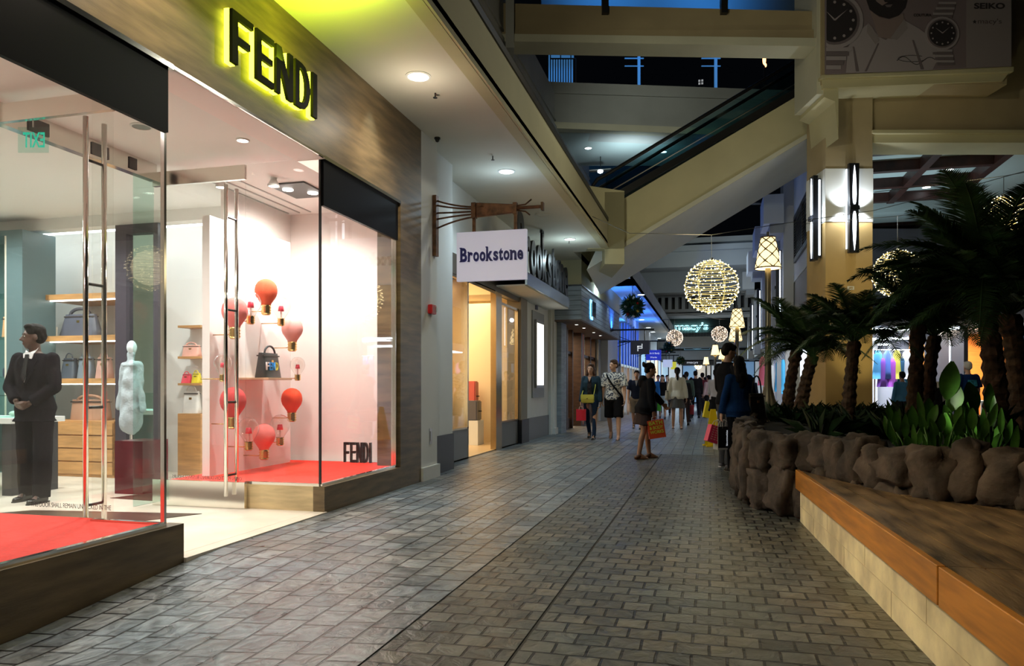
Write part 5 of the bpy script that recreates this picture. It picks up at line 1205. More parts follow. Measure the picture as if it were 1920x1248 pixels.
palm(1752, 10.6, 630, 1.2, 'slim dark palm between the left and the thick right palm', (.12,0), .09, 20, 5)
palm(1850, 8.6, 560, 1.62, 'tallest thick trunked dark palm at the right', (-.12,0), .12, 34, 6)
palm(1892, 8.2, 590, 1.35, 'dark palm at the right edge beside the tallest one', (-.12,.1), .11, 24, 7)
# strap-leaved undergrowth and broad-leaved plants
M_strap = mat('dark strap leaf', (.016,.05,.012), .5, noise_s=6, noise_a=.3)
def clump_mesh(seed, n=26, L=.34, w=.018):
    rg = random.Random(seed); b = MB()
    for k in range(n):
        az = rg.uniform(0, 2*PI); el = rg.uniform(.45,1.35); l = L*rg.uniform(.6,1.1); dx = Vector((math.cos(az), math.sin(az), 0)); sd = Vector((-dx.y, dx.x, 0))
        p0 = dx*rg.uniform(0,.05); p1 = p0+(dx*math.cos(el)+Vector((0,0,math.sin(el))))*l*.6; p2 = p1+(dx*math.cos(el-.5)+Vector((0,0,math.sin(el-.6))))*l*.5
        vs = [b.bm.verts.new(v) for v in (p0-sd*w*.4, p0+sd*w*.4, p1+sd*w, p2, p1-sd*w)]; b.bm.faces.new(vs)
    me = bpy.data.meshes.new('clump'); b.bm.to_mesh(me); b.bm.free(); me.materials.append(M_strap); return me
CL = [clump_mesh(k) for k in range(5)]
rg = random.Random(5)
for k in range(46):
    px = rg.uniform(1430,1930); d = rg.uniform(6.6,12.5); p = Wd(px, 725, d)
    if p.y < 6.6 or p.y > 13 or p.x < .95 or abs(p.x-3.0) < 0: continue
    o = bpy.data.objects.new('strap_leaf_plant', CL[k % 5]); COL.objects.link(o); o.location = (p.x,p.y,.63); o.rotation_euler = (0,0,rg.uniform(0,6)); q = rg.uniform(.8,1.35); o.scale = (q,q,q)
    tag(o, 'dark clump of narrow strap leaves in the planter bed', 'plant', 'strap leaved plants in the planter')
for k in range(16):
    px = 1440+k*17; d = 13.0; p = Wd(px, 725, d)
    o = bpy.data.objects.new('strap_leaf_plant', CL[k % 5]); COL.objects.link(o); o.location = (p.x,max(p.y,14.5),.59); o.rotation_euler = (0,0,k); o.scale = (1.3,1.3,1.2)
    tag(o, 'clump of narrow strap leaves behind the pale stone kerb', 'plant', 'strap leaved plants behind the pale kerb')
def leaf_blade(b, base, tip, w, nrm):
    base = Vector(base); tip = Vector(tip); t = tip-base; sd = t.cross(Vector(nrm)).normalized(); nn = Vector(nrm).normalized(); prev = None
    for k in range(9):
        s = k/8; ww = w*math.sin(PI*min(1, s*.94+.03))**.75*(1-.25*s); c = base+t*s-nn*.05*w*math.sin(PI*s)
        row = [b.bm.verts.new(v) for v in (c-sd*ww+nn*ww*.22, c, c+sd*ww+nn*ww*.22)]
        if prev:
            b.bm.faces.new((prev[0], prev[1], row[1], row[0])); b.bm.faces.new((prev[1], prev[2], row[2], row[1]))
        prev = row
def broad_plant(px, d, lab, leaves, seed):
    p = Wd(px, 725, d); rg = random.Random(seed); t = thing('broad_leaf_plant', lab, 'plant', (p.x,p.y,.63))
    for (dx, h, wd_, ll) in leaves:
        b = MB(); tip0 = Vector((dx, rg.uniform(-.06,.1), h)); root = Vector((dx*.35, rg.uniform(-.03,.03), 0))
        b.tube([root, root.lerp(tip0, .6)+Vector((0,0,.02)), tip0], .007, 5)
        ang = rg.uniform(-.35,.35); leaf_blade(b, tip0, tip0+Vector((math.sin(ang)*ll*.6+dx*.3, rg.uniform(-.05,.05), ll)), wd_, (rg.uniform(-.4,.4),-1,.3))
        b.build('leaf', M_leafb, t, smooth=True, world=False)
broad_plant(1772, 5.9, 'broad leaved green plant with the single biggest upright leaf', [(0,.47,.085,.30),(.05,.38,.07,.2),(-.10,.30,.05,.18),(.1,.2,.03,.16),(-.16,.2,.03,.15),(-.03,.12,.03,.14)], 1)
broad_plant(1832, 6.1, 'broad leaved green plant with a leaning round leaf at right', [(0,.34,.09,.27),(.10,.36,.05,.24),(-.09,.25,.05,.2),(.04,.15,.03,.15),(-.14,.12,.02,.14)], 2)
broad_plant(1712, 6.0, 'lower leafy green plant left of the biggest leaf', [(0,.22,.045,.2),(.1,.26,.04,.17),(-.1,.2,.04,.17),(-.16,.12,.035,.15),(.05,.1,.03,.13),(.15,.1,.025,.2)], 3)
broad_plant(1735, 5.6, 'small leafy shoots in front of the leafy plants', [(0,.12,.03,.14),(.07,.16,.025,.12),(-.09,.08,.035,.13),(.13,.05,.02,.12)], 4)
broad_plant(1795, 5.55, 'small shoots with one low pale round leaf near the rock wall', [(0,.08,.045,.14),(.12,.14,.03,.17),(-.12,.12,.02,.14),(.2,.1,.02,.15)], 5)
broad_plant(1868, 5.9, 'thin upright green shoots at the right end of the leafy plants', [(0,.25,.03,.25),(-.08,.2,.03,.2),(.06,.12,.03,.2)], 6)
spot('plant_spike_light', (1.55,6.2,.95), 14, (.95,1,.75), (1.1,.35,.25), 80, .9, .03)
spot('palm_uplight', (2.6,12.0,.75), 80, (.9,1,.6), (.35,.9,1.5), 70, .9, .04)
spot('column_uplight', CP(7.2,15.4,.75), 60, (1,.88,.45), (.3,.6,1.1), 80, .9, .04)
# ---------------------------------------------------------------- street lamps
M_shade = mat('lit lamp shade', (1,.95,.8), .6, emit=(1,.74,.34), es=1.7)
def street_lamp(px, d, pys, base, lab, scale=1, group=None, simple=False, power=18):
    p = Wd(px, pys, d); t = thing('street_lamp', lab, 'lamp', (p.x,p.y,base), group=group); zs = p.z-base; h = .33*scale
    MB().lathe([(.30,0),(.27,.05),(.15,.35),(.085,.62),(.07,.9),(.062,zs-h),(.05,zs-h*.9)], n=16).build('post', mat('bronze lamp post', (.10,.09,.07), .35, .7), t, smooth=True, world=False)
    MB().lathe([(.27*scale,zs-h),(.15*scale,zs+h),(.14*scale,zs+h),(.26*scale,zs-h)], n=24).build('lamp_shade', M_shade, t, smooth=True, world=False)
    f = MB(); nseg = 5
    def sp(a, s): r = (.275-.12*s)*scale; return Vector((math.cos(a)*r, math.sin(a)*r, zs-h+2*h*s))
    if not simple:
        for k in range(nseg):
            a = 2*PI*k/nseg
            for s0, s1 in ((0,.42),(.42,.76),(.76,1)):
                f.tube([sp(a, s0), sp(a+PI/nseg, (s0+s1)/2), sp(a+2*PI/nseg, s1)], .013, 4); f.tube([sp(a+2*PI/nseg, s0), sp(a+PI/nseg, (s0+s1)/2), sp(a, s1)], .013, 4)
    for s_ in (0,1): f.tube([sp(2*PI*k/24, s_) for k in range(24)], .014, 5, closed=True)
    f.build('lattice', M_dwood, t, world=False)
    MB().cyl((0,0,zs+h), .03, .12*scale, 8).build('finial', M_blackm, t, world=False)
    if power: point('street_lamp_glow', (p.x,p.y,p.z-h-.06), power, (1,.78,.45), .05)
    return t
street_lamp(1440, 16.0, 474, .6, 'tall lamp post with lattice shade standing nearest, left of the palms', 1.0)
street_lamp(1382, 26, 596, 0, 'second lamp post, upper of two overlapping lattice shades', .98, power=14)
street_lamp(1379, 33, 623, 0, 'third lamp post, its lattice shade just below the second one', 1.1, power=0)
street_lamp(1341, 40, 656, 0, 'distant lamp post with small lit shade above the crowd, left of two', .85, simple=True, power=0)
street_lamp(1355, 44, 664, 0, 'distant lamp post partly behind the head of the tall man in black', .9, simple=True, power=0)
street_lamp(1324, 49, 676, 0, 'farthest lamp post with the smallest lit shade', .75, simple=True, power=0)
# ---------------------------------------------------------------- wire globes with lights
M_wire = mat('lit wire', (.8,.7,.35), .4, .5, emit=(1,.78,.28), es=.42)  # bulb light on the globe wires put in as a faint emission
M_bulb = mat('fairy bulb', (1,1,.9), .4, emit=(1,.86,.50), es=14)
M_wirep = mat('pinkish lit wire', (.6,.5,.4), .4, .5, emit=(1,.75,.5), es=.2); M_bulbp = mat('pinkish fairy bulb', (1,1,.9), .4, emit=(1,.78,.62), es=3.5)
def octa(r):
    b = MB(); v = [b.bm.verts.new(p) for p in ((r,0,0),(-r,0,0),(0,r,0),(0,-r,0),(0,0,r),(0,0,-r))]
    for f in ((0,2,4),(2,1,4),(1,3,4),(3,0,4),(2,0,5),(1,2,5),(3,1,5),(0,3,5)): b.bm.faces.new([v[i] for i in f])
    return b
def globe(px, py, d, R, lab, nb, cable_top, seed, near=True, wm=None, bmm=None, power=30, bs=.0095):
    c = Wd(px, py, d); t = thing('light_globe', lab, 'light ornament', c); rg = random.Random(seed)
    wm = wm or M_wire; bmm = bmm or M_bulb
    w_ = MB(); rows = 20 if near else 9
    if near:
        for k in range(rows):
            a = -PI/2+PI*(k+.5)/rows; tilt = rg.uniform(-.06,.06); rr = R*math.cos(a)
            w_.tube([(rr*math.cos(2*PI*j/36), rr*math.sin(2*PI*j/36), R*math.sin(a)+tilt*rr*math.cos(2*PI*j/36+seed)) for j in range(36)], .0045, 4, closed=True)
        for k in range(3): w_.tube([(R*math.cos(2*PI*j/36)*math.cos(k*PI/3), R*math.cos(2*PI*j/36)*math.sin(k*PI/3), R*math.sin(2*PI*j/36)) for j in range(36)], .004, 4, closed=True)
    else:
        for k in range(16):
            ax_ = Vector((rg.gauss(0,1), rg.gauss(0,1), rg.gauss(0,1))).normalized(); u = ax_.orthogonal().normalized(); v = ax_.cross(u)
            w_.tube([(u*math.cos(2*PI*j/24)+v*math.sin(2*PI*j/24))*R for j in range(24)], .008, 3, closed=True)
    w_.build('wire_frame', wm, t, world=False)
    pos = []
    for k in range(nb):
        z = 1-2*(k+.5)/nb; 
        if near: row = round((math.asin(z)+PI/2)/PI*rows-.5); a = -PI/2+PI*(row+.5)/rows; z = math.sin(a)
        ph = k*2.399+rg.uniform(-.5,.5); rr = math.sqrt(max(0, 1-z*z)); q = R*rg.uniform(1.0,1.05); pos.append(Vector((rr*math.cos(ph)*q, rr*math.sin(ph)*q, z*q)))
    # nearest bulbs single, the rest together
    view = Vector((-c.x,-c.y,0)).normalized(); pos.sort(key=lambda p: -p.dot(view))
    if near == 1:
        proto = None
        for p in pos[:100]:
            if proto is None: proto = octa(bs).build('bulb', bmm, t, world=False); o = proto
            else: o = proto.copy(); COL.objects.link(o)
            o.location = p
        rest = pos[100:]
    else: rest = pos
    b = MB()
    for p in rest:
        v = [b.bm.verts.new(p+Vector(q)*bs) for q in ((1,0,0),(-1,0,0),(0,1,0),(0,-1,0),(0,0,1),(0,0,-1))]
        for f in ((0,2,4),(2,1,4),(1,3,4),(3,0,4),(2,0,5),(1,2,5),(3,1,5),(0,3,5)): b.bm.faces.new([v[i] for i in f])
    b.build('bulbs', bmm, t, world=False, kind='stuff')
    zt = cz(cable_top, d)-c.z
    MB().tube([(0,0,-R if near else R),(0,0,zt)], .005, 5).cyl((0,0,R*.96), .035, .07, 8).build('hanging_cable', M_steel, t, world=False)
    if power: point('globe_glow', c, power, (1,.84,.5), R*.8)
    return t
globe(1334, 537, 14, .485, 'big hanging wire globe with warm fairy lights over the middle of the walkway', 330, 440, 1, 1, power=26)
globe(1683, 513, 15, .46, 'wire globe of fairy lights just right of the big column, behind the palm', 260, 405, 2, 1, power=16)
globe(1882, 425, 12, .47, 'wire globe of fairy lights half hidden in the tallest palm crown', 240, 330, 3, 1, power=16)
globe(1265, 633, 44, .46, 'small distant globe of pinkish lights below the left end of the neon sign', 200, 586, 4, 0, M_wirep, M_bulbp, 0, .018)
globe(1349, 626, 44, .45, 'small distant globe of pinkish lights right of the neon sign', 200, 598, 5, 0, M_wirep, M_bulbp, 0, .018)
globe(1309, 685, 53.4, .25, 'tiny farthest globe of yellow lights under the small neon sign', 90, 652, 6, 0, None, None, 0, .02)
def wire(pts, lab, r=.006):
    P = [Vector(p) for p in pts]; out = []
    for a, b in zip(P, P[1:]):
        for k in range(8): out.append(a.lerp(b, k/8))
    out.append(P[-1]); o = MB().tube(out, r, 5).build('cable', M_steel); tag(o, lab, 'cable'); return o
wire([(-2.30,14.9,4.62), Wd(1180,437,14), Wd(1334,440,14), Wd(1480,417,14), Wd(1636,395,14), Wd(1820,349,14), Wd(2050,285,14)], 'thin steel cable stretched across the walkway holding the big globe')
wire([Wd(1235,583,44), Wd(1265,586,44), Wd(1349,598,44), Wd(1420,602,44)], 'distant thin cable holding the two small pinkish globes', .012)
wire([Wd(1500,420,15), Wd(1683,405,15), Wd(2000,350,15)], 'thin cable passing in front of the big column sconce', .005)
wire([Wd(1640,360,12), Wd(1882,330,12), Wd(2050,300,12)], 'thin cable at upper right holding the globe in the palm crown', .005)
# ---------------------------------------------------------------- clothes shop (left of the column)
def hanging_garment(p, w, h, c, lab, grp, rz=0, seed=0):
    rg = random.Random(seed); t = None; rs = []; n = 12
    for z, q in ((0,1.15),(-.0,1.1),(.25,.95),(.6,.75),(.85,.8),(1,.35)):
        rs.append([Vector((math.cos(2*PI*k/n)*w/2*q*(1+.18*math.sin(k*2.1+seed)), math.sin(2*PI*k/n)*.05*(1+.3*math.sin(k*3+seed)), (z-1)*h)) for k in range(n)])
    o = MB().rings(rs).build('hanging_garment', mat('garment %.2f %.2f %.2f' % c, c, .8, emit=c, es=.0), smooth=True)
    o.location = p; o.rotation_euler = (0,0,rz); tag(o, lab, 'garment', grp); return o
YS = 36
cl = thing('clothes_rack', 'long metal rail with hanging colourful dresses in the bright shop behind the slim palms', 'rack', (3.9,YS,0))
zr = 2.45
MB().tube([(2.75,YS,zr),(6.6,YS,zr)], .02, 6).build('rail', M_chrome, cl)
for x in (2.8,4.6,6.5): MB().tube([(x,YS,0),(x,YS,zr)], .02, 6).build('upright', M_chrome, cl)
cols_ = [(.02,.25,.45),(.05,.35,.6),(.03,.2,.35),(.1,.45,.65),(.03,.3,.5),(.4,.6,.75),(.65,.6,.8),(.55,.25,.5),(.8,.65,.75),(.75,.5,.1),(.4,.35,.75),(.35,.4,.8),(.8,.5,.6),(.8,.05,.25),(.7,.1,.35),(.5,.6,.7)]
for k, c in enumerate(cols_):
    hanging_garment((2.95+k*.22, YS, zr-.02), .26, 1.45+.1*math.sin(k*1.7), c, 'bright %s dress on the rail in the white clothes shop' % ('blue' if c[2] > c[0]+.1 else 'pink or yellow'), '%s dresses on the shop rail' % ('blue' if c[2] > c[0]+.1 else 'pink and yellow'), 0, k)
p = Wd(1431, 700, 26); pk = hanging_garment((p.x, p.y, 2.25), .34, 1.0, (.9,.2,.32), 'pink dress hanging on its own beside the lamp post', None)
MB().tube([(0,0,-2.25),(0,0,.03),(.12,0,.03)], .015, 6).build('stand', M_chrome, pk, world=False)
M_shopw = mat('bright shop white', (.80,.82,.85), .6)
struct('wall_right', MB().box((2.7,38.5,0),(9,38.7,3)).box((7.2,26,0),(7.3,38.5,3)), M_shopw)
struct('ceiling', MB().box((2.75,24,3.0),(9,38.6,3.1)), M_shopw)
fr = thing('clothes_shopfront', 'white metal framework of the clothes shop front with a lit fascia', 'shopfront', (RX,32,0))
for y in (25.0,28.0,31.5,35.0,38.4): MB().box((RX-.08,y-.06,0),(RX+.08,y+.06,3.0)).build('post', M_white, fr)
MB().box((RX-.1,24.9,2.75),(RX+.1,38.5,3.05)).build('fascia', M_shopw, fr)
MB().box((RX+.1,25.1,2.93),(7.2,25.2,2.99)).box((RX+.1,30.1,2.93),(7.2,30.2,2.99)).box((RX+.1,34.1,2.93),(7.2,34.2,2.99)).build('light_tube', M_glowc, fr)
for y in (29, 34.5): area('clothes_shop_light', (4.6,y,2.9), 3, 120, (.86,.92,1), size_y=2.2)
# ---------------------------------------------------------------- shops right of the column, frame C
DQ = 25.0
M_orange = mat('orange slat wall', (.72,.23,.035), .6, noise_s=2, noise_a=.1, stretch=(1,1,12))
def CB(name, a, b, m, kind='structure'):
    return cstruct(name, MB().box(a, b), m)
CB('wall_right', (cx(1560,DQ),DQ+.5,3.1), (cx(2000,DQ),DQ+.8,6.6), mat('lavender lit wall', (.42,.46,.60), .7))
CB('wall_right', (cx(1728,DQ),DQ+.5,0), (cx(2000,DQ),DQ+.8,3.1), M_orange)
CB('wall_right', (cx(1560,DQ),DQ+3,0), (cx(1728,DQ),DQ+3.2,3.1), M_shopw)
CB('ceiling', (cx(1560,DQ),DQ-2.5,3.05), (cx(2000,DQ),DQ+3,3.15), M_shopw)
CB('trim_12', (cx(1726,DQ),DQ-2.4,0), (cx(1733,DQ),DQ+.5,3.1), M_dark)
CB('trim_13', (cx(1908,22),21.9,0), (cx(1925,22),22.2,3.1), mat('blue lit doorframe', (.05,.12,.25), .4))
for px in (1640, 1700, 1790, 1860): 
    q = CP(cx(px,23.6), 23.6, 2.95); area('right_shop_light', q, 1.0, 190 if px > 1730 else 90, (1,.85,.66) if px > 1730 else (.8,.88,1), size_y=1.2)
rng2 = random.Random(3)
for k, c in enumerate([(.1,.4,.75),(.3,.1,.6),(.15,.25,.8),(.5,.1,.65),(.8,.7,.1),(.02,.1,.2),(.75,.75,.8),(.1,.5,.5)]):
    q = CP(cx(1646+k*9,23.5), 23.5, 2.35-.25*(k % 2)); hanging_garment(q, .30, .9, c, 'colourful top hanging in the shop just right of the big column', 'tops hanging right of the column', TH, 20+k)
rk = CF('clothes_rack', 'garment rail with colourful tops just right of the big column', 'rack', cx(1640,23.5), 23.5, 0)
MB().tube([(0,0,2.36),(1.5,0,2.36)], .02, 6).build('rail', M_chrome, rk, world=False)
for x in (0,1.5): MB().tube([(x,0,0),(x,0,2.36)], .02, 6).build('upright', M_chrome, rk, world=False)
def shoe_shelf(px0, px1, d, zs, lab, grp, n):
    t = CF('shoe_shelf', lab, 'shelf', cx(px0,d), d, 0); w_ = cx(px1,d)-cx(px0,d)
    MB().box((0,.28,0),(w_,.32,2.6)).build('back_panel', M_orange, t, world=False)
    for z in zs:
        MB().box((0,0,z-.03),(w_,.28,z)).build('board', M_white, t, world=False)
        for k in range(n):
            x = w_*(k+.5)/n; b = MB().rings([[Vector((x+dx, .12+ry*math.cos(2*PI*j/8), z+.002+rz+rz*math.sin(2*PI*j/8))) for j in range(8)] for dx, ry, rz in ((-.13,.035,.06),(-.04,.045,.055),(.06,.05,.035),(.12,.025,.02))])
            o = b.build('shoe', M_white if k % 2 else mat('grey trainer', (.3,.33,.38), .5), smooth=True); o.rotation_euler = (0,0,TH); o.location = CP(cx(px0,d), d, 0); tag(o, lab.replace('shelf unit of', 'one of the')[:70], 'shoe', grp)
shoe_shelf(1884, 1906, 22.6, (.5,.9,1.3,1.7,2.1), 'shelf unit of white trainers at the far right edge', 'white trainers at the right edge', 2)
shoe_shelf(1722, 1742, 24.0, (.6,1.0,1.4), 'shelf unit of small goods behind the dark palm trunks', 'small goods behind the dark palm trunks', 2)
o = CF('shop_table', 'low white table with goods inside the orange walled shop', 'table', cx(1770,22.5), 22.5, 0)
MB().box((0,0,.72),(1.6,.7,.78)).build('table_top', M_white, o, world=False)
for (x, y) in ((.05,.05),(1.5,.05),(.05,.6),(1.5,.6)): MB().box((x,y,0),(x+.05,y+.05,.72)).build('leg', M_steel, o, world=False)
# wet floor sign
p = Gz(1337, 836); t = thing('wet_floor_sign', 'tall yellow folding wet floor sign behind the man in black', 'sign', (p.x,p.y,0), TH)
M_yel = mat('safety yellow', (.85,.62,.01), .45)
h = .73
for s in (1,-1): MB().poly([(-.14,s*-.14,0),(.14,s*-.14,0),(.055,s*-.015,h),(-.055,s*-.015,h)], (0,s*.012,0)).build('panel', M_yel, t, world=False)
MB().box((-.17,-.17,0),(.17,-.12,.03)).box((-.17,.12,0),(.17,.17,.03)).build('foot', M_yel, t, world=False)
MB().box((-.05,-.02,h-.03),(.05,.02,h+.02)).build('hinge', M_yel, t, world=False)
MB().ell((.02,-.100,.40),(.014,.003,.014)).tube([(.015,-.104,.38),(-.01,-.112,.32),(.03,-.122,.25)], .007, 4).tube([(-.01,-.112,.32),(-.035,-.122,.26)], .006, 4).tube([(.01,-.106,.36),(.04,-.108,.35)], .005, 4).build('pictogram', M_blackm, t, world=False)
MB().box((-.05,-.143,.20),(.05,-.133,.215)).box((-.05,-.146,.17),(.05,-.137,.185)).build('text_bars', M_blackm, t, world=False)
for k, (px, d, lb) in enumerate(((1698,6.5,'at the left end of the leafy plants'),(1757,5.45,'in front of the single biggest upright leaf'),(1815,5.75,'between the biggest leaf and the leaning round leaf'),(1850,5.4,'right front of the leafy plants'))):
    rg = random.Random(60+k); broad_plant(px, d, 'low cluster of pointed green leaves '+lb, [(rg.uniform(-.16,.16), rg.uniform(.03,.3), rg.uniform(.022,.04), rg.uniform(.12,.24)) for _ in range(11)], 70+k)
# ================================================================ people
def skin(c): return mat('skin %.2f %.2f %.2f' % c, c, .5, noise_s=9, noise_a=.05)
S_DARK = skin((.085,.042,.028)); S_MED = skin((.42,.23,.15)); S_LIGHT = skin((.60,.36,.26)); S_TAN = skin((.36,.19,.12))
def cloth(nm, c, rough=.95, **k): return mat(nm, c, rough, bump=.25, bump_s=60, spec=.08, **k)
M_eye = mat('eye white', (.75,.75,.72), .3); M_iris = mat('dark iris', (.02,.012,.01), .2)
HAIRB = mat('black hair', (.006,.004,.004), .6, spec=.12, bump=.6, bump_s=30, stretch=(6,6,1)); HAIRBR = mat('brown hair', (.06,.025,.013), .45, bump=.6, bump_s=30, stretch=(6,6,1)); HAIRW = mat('white hair', (.6,.6,.58), .6, bump=.4)
def dirv(side, fwd, out): return Vector((side*math.sin(out), math.sin(fwd)*math.cos(out), -math.cos(fwd)*math.cos(out)))
R_ = math.radians
def person(lab, px, d, face, H=1.72, sk=S_LIGHT, hair='short', hm=None, legs=((5,0,3),(-5,0,3)), arms=((5,8,12,2),(5,8,12,2)), lean=0, head=(0,0), top=None, bottom=None, shoes=('shoe', None), fem=False, vox=.012, group=None, z0=0, glasses=False, extra=None, curl=.9, world=None):
    """face: heading of the body in degrees, 0 = away from the camera along the walkway, 90 = towards picture left, 180 = towards the camera"""
    s = H/1.75; b = MB(); g = 1.0
    loc = Wd(px, 725, d) if world is None else Vector(world); loc.z = z0
    t = thing('person', lab, 'person', loc, R_(face), group)
    sw = (.155 if fem else .18)*s; hw_ = .095*s
    # legs, in pelvis frame then lifted
    J = {}
    for i, sd in enumerate((-1, 1)):
        a, k, sp = legs[i]; hip = Vector((sd*hw_, 0, 0)); kn = hip+dirv(sd, R_(a), R_(sp))*.43*s; an = kn+dirv(sd, R_(a-k), R_(sp*.3))*.42*s; J[i] = (hip, kn, an, a, k)
    low = min(J[0][2].z, J[1][2].z); pz = -low+.075*s
    lift = Vector((0,0,pz)); legsJ = [tuple(v+lift for v in J[i][:3]) for i in (0,1)]
    RL = Matrix.Rotation(-R_(lean), 3, 'X'); P0 = Vector((0,0,pz))
    def T(x, y, z): return P0+RL @ (Vector((x, y, z-.93))*s)          # z measured on a 1.75 m body
    RINGS = [(.84,.13,.10,0),(.93,.170 if fem else .160,.115,-.012),(1.02,.150 if fem else .152,.103,0),(1.10,.122 if fem else .142,.090,.005),(1.22,.142 if fem else .160,.108 if fem else .105,.012 if fem else .005),(1.33,.158 if fem else .180,.110,.012 if fem else 0),(1.40,.150 if fem else .170,.090,-.005),(1.45,.10,.07,-.005),(1.485,.052,.055,.0)]
    def ringset(z_lo, z_hi, g, flare=0, n=20, extra_top=None):
        rs = []; zs = [z_lo]+[r[0] for r in RINGS if z_lo < r[0] < z_hi]+[z_hi]
        for z in zs:
            for (a, c) in zip(RINGS, RINGS[1:]):
                if a[0] <= z <= c[0]: q = (z-a[0])/(c[0]-a[0]); w_, dp, yo = (a[k]+(c[k]-a[k])*q for k in (1,2,3)); break
            else:
                w_, dp, yo = (RINGS[0][1:] if z < RINGS[0][0] else RINGS[-1][1:])
                if z < RINGS[0][0]: w_ += .03; dp += .015
            fl = flare*max(0, (1.1-z)); w_ += g+fl; dp += g+fl*.8
            rs.append([T(w_*math.cos(2*PI*k/n), yo+dp*math.sin(2*PI*k/n), z) for k in range(n)])
        return rs
    b.rings(ringset(.84, 1.485, 0))
    b.caps(T(0,-.005,1.43), T(0,.012,1.56), .058*s, .050*s)
    # legs
    for (hip, kn, an) in legsJ:
        b.caps(hip+Vector((0,0,-.02)), kn, (.088 if fem else .085)*s, .055*s); m_ = kn.lerp(an, .3)+Vector((0,-.012*s,0)); b.caps(kn, m_, .052*s, .054*s); b.caps(m_, an, .054*s, .036*s)
    feet = []
    for i, (hip, kn, an) in enumerate(legsJ):
        pit = J[i][3]-J[i][4]; up = an.z-.075*s
        ang = -R_(min(50, max(-35, pit*1.0))) if up < -.01 else R_(min(50, max(-45, -pit*1.1 if up > .015 else 0)))
        if up > .02: ang = -R_(max(-30, min(25, pit)))*-1 if pit > 0 else -R_(min(55, -pit*1.1))
        fd = Vector((0, math.cos(ang), math.sin(ang))); fu = Vector((0, -math.sin(ang), math.cos(ang)))
        heel = an-fu*.045*s-fd*.035*s; toe = an-fu*.055*s+fd*.15*s
        b.caps(heel, toe, .030*s, .024*s); b.caps(an, an+fd*.09*s-fu*.035*s, .036*s, .03*s); feet.append((an, heel, toe, fd, fu))
        if shoes[0] in ('sandal', 'heel'):
            for q in range(4): b.caps(toe+Vector((-.022+.015*q,0,0))*s, toe+fd*(.028-.004*q)*s+Vector((-.022+.015*q,0,-.006))*s, .010*s, .008*s, 6)
    # arms and hands
    hands = []; AJ = []
    for i, sd in enumerate((-1, 1)):
        A = arms[i]; sh = T(sd*sw/s, -.005, 1.405); el = sh+dirv(sd, R_(A[0]), R_(A[1]))*.285*s; fw = dirv(sd, R_(A[2]), R_(A[3])); wr = el+fw*.245*s; AJ.append((sh, el, wr, fw))
        b.caps(sh, el, .050*s, .040*s); b.caps(el, wr, .040*s, .026*s)
        # palm plane: normal towards the body
        nrm = Vector((-sd,0,0)); nrm = (nrm-fw*nrm.dot(fw)).normalized(); wd_ = fw.cross(nrm)*(1 if sd < 0 else -1); wd_.normalize()
        pc = wr+fw*.045*s; Rm = Matrix((wd_, nrm, fw)).transposed(); b.ell(pc, (.040*s,.018*s,.052*s), rot=Rm)
        fr_ = .0085*s*(1.15 if vox > .01 else 1)
        for q in range(4):
            off = wd_*(.030-.020*q)*s; l1 = (.045,.050,.046,.036)[3-q]*s; p0 = pc+fw*.042*s+off; c1 = curl*.55; d1 = (fw*math.cos(c1)+nrm*math.sin(c1)); p1 = p0+d1*l1; d2 = (fw*math.cos(c1*2.4)+nrm*math.sin(c1*2.4)); p2 = p1+d2*l1*.8
            b.caps(p0, p1, fr_*1.1, fr_, 7); b.caps(p1, p2, fr_, fr_*.85, 7)
        fwd_side = wd_ if wd_.y > 0 else -wd_
        tp = pc-fw*.01*s+fwd_side*.034*s; td = (fw*.7+fwd_side*.6+nrm*.3).normalized(); b.caps(tp, tp+td*.035*s, .013*s, .011*s, 7); td2 = (fw*.85+nrm*.5).normalized(); b.caps(tp+td*.035*s, tp+td*.035*s+td2*.028*s, .010*s, .009*s, 7)
        hands.append(pc+fw*.045*s+nrm*.01)
    # head
    HR = Matrix.Rotation(R_(head[0]), 3, 'Z') @ Matrix.Rotation(-R_(lean*.5+head[1]), 3, 'X'); HC = T(0,.018,1.628)
    hs = s*(1.0 if H > 1.5 else 1.08)
    def Hd(x, y, z): return HC+HR @ (Vector((x, y, z))*hs)
    def hell(c, r, n=14, m=10): b.ell(Hd(*c), [q*hs for q in r], n, m, rot=HR)
    hell((0,-.008,.028), (.076,.094,.094)); hell((0,.030,-.035), (.060,.062,.078)); hell((0,.052,-.090), (.030,.030,.026)); hell((0,.055,.012), (.058,.036,.045))
    b.caps(Hd(0,.092,.010), Hd(0,.112,-.028), .008*hs, .0135*hs, 8); hell((-.012,.100,-.034), (.009,.010,.007), 8, 5); hell((.012,.100,-.034), (.009,.010,.007), 8, 5)
    b.caps(Hd(-.040,.083,.028), Hd(.040,.083,.028), .010*hs, .010*hs, 8)
    b.caps(Hd(-.020,.087,-.062), Hd(.020,.087,-.062), .0075*hs, .0075*hs, 6); b.caps(Hd(-.015,.086,-.074), Hd(.015,.086,-.074), .008*hs, .008*hs, 6)
    for q in (-1, 1): hell((q*.076,-.005,-.010), (.010,.020,.030), 8, 6)
    body = link('body', remesh(b, vox, 3 if vox < .02 else 2), sk, t, True, False)
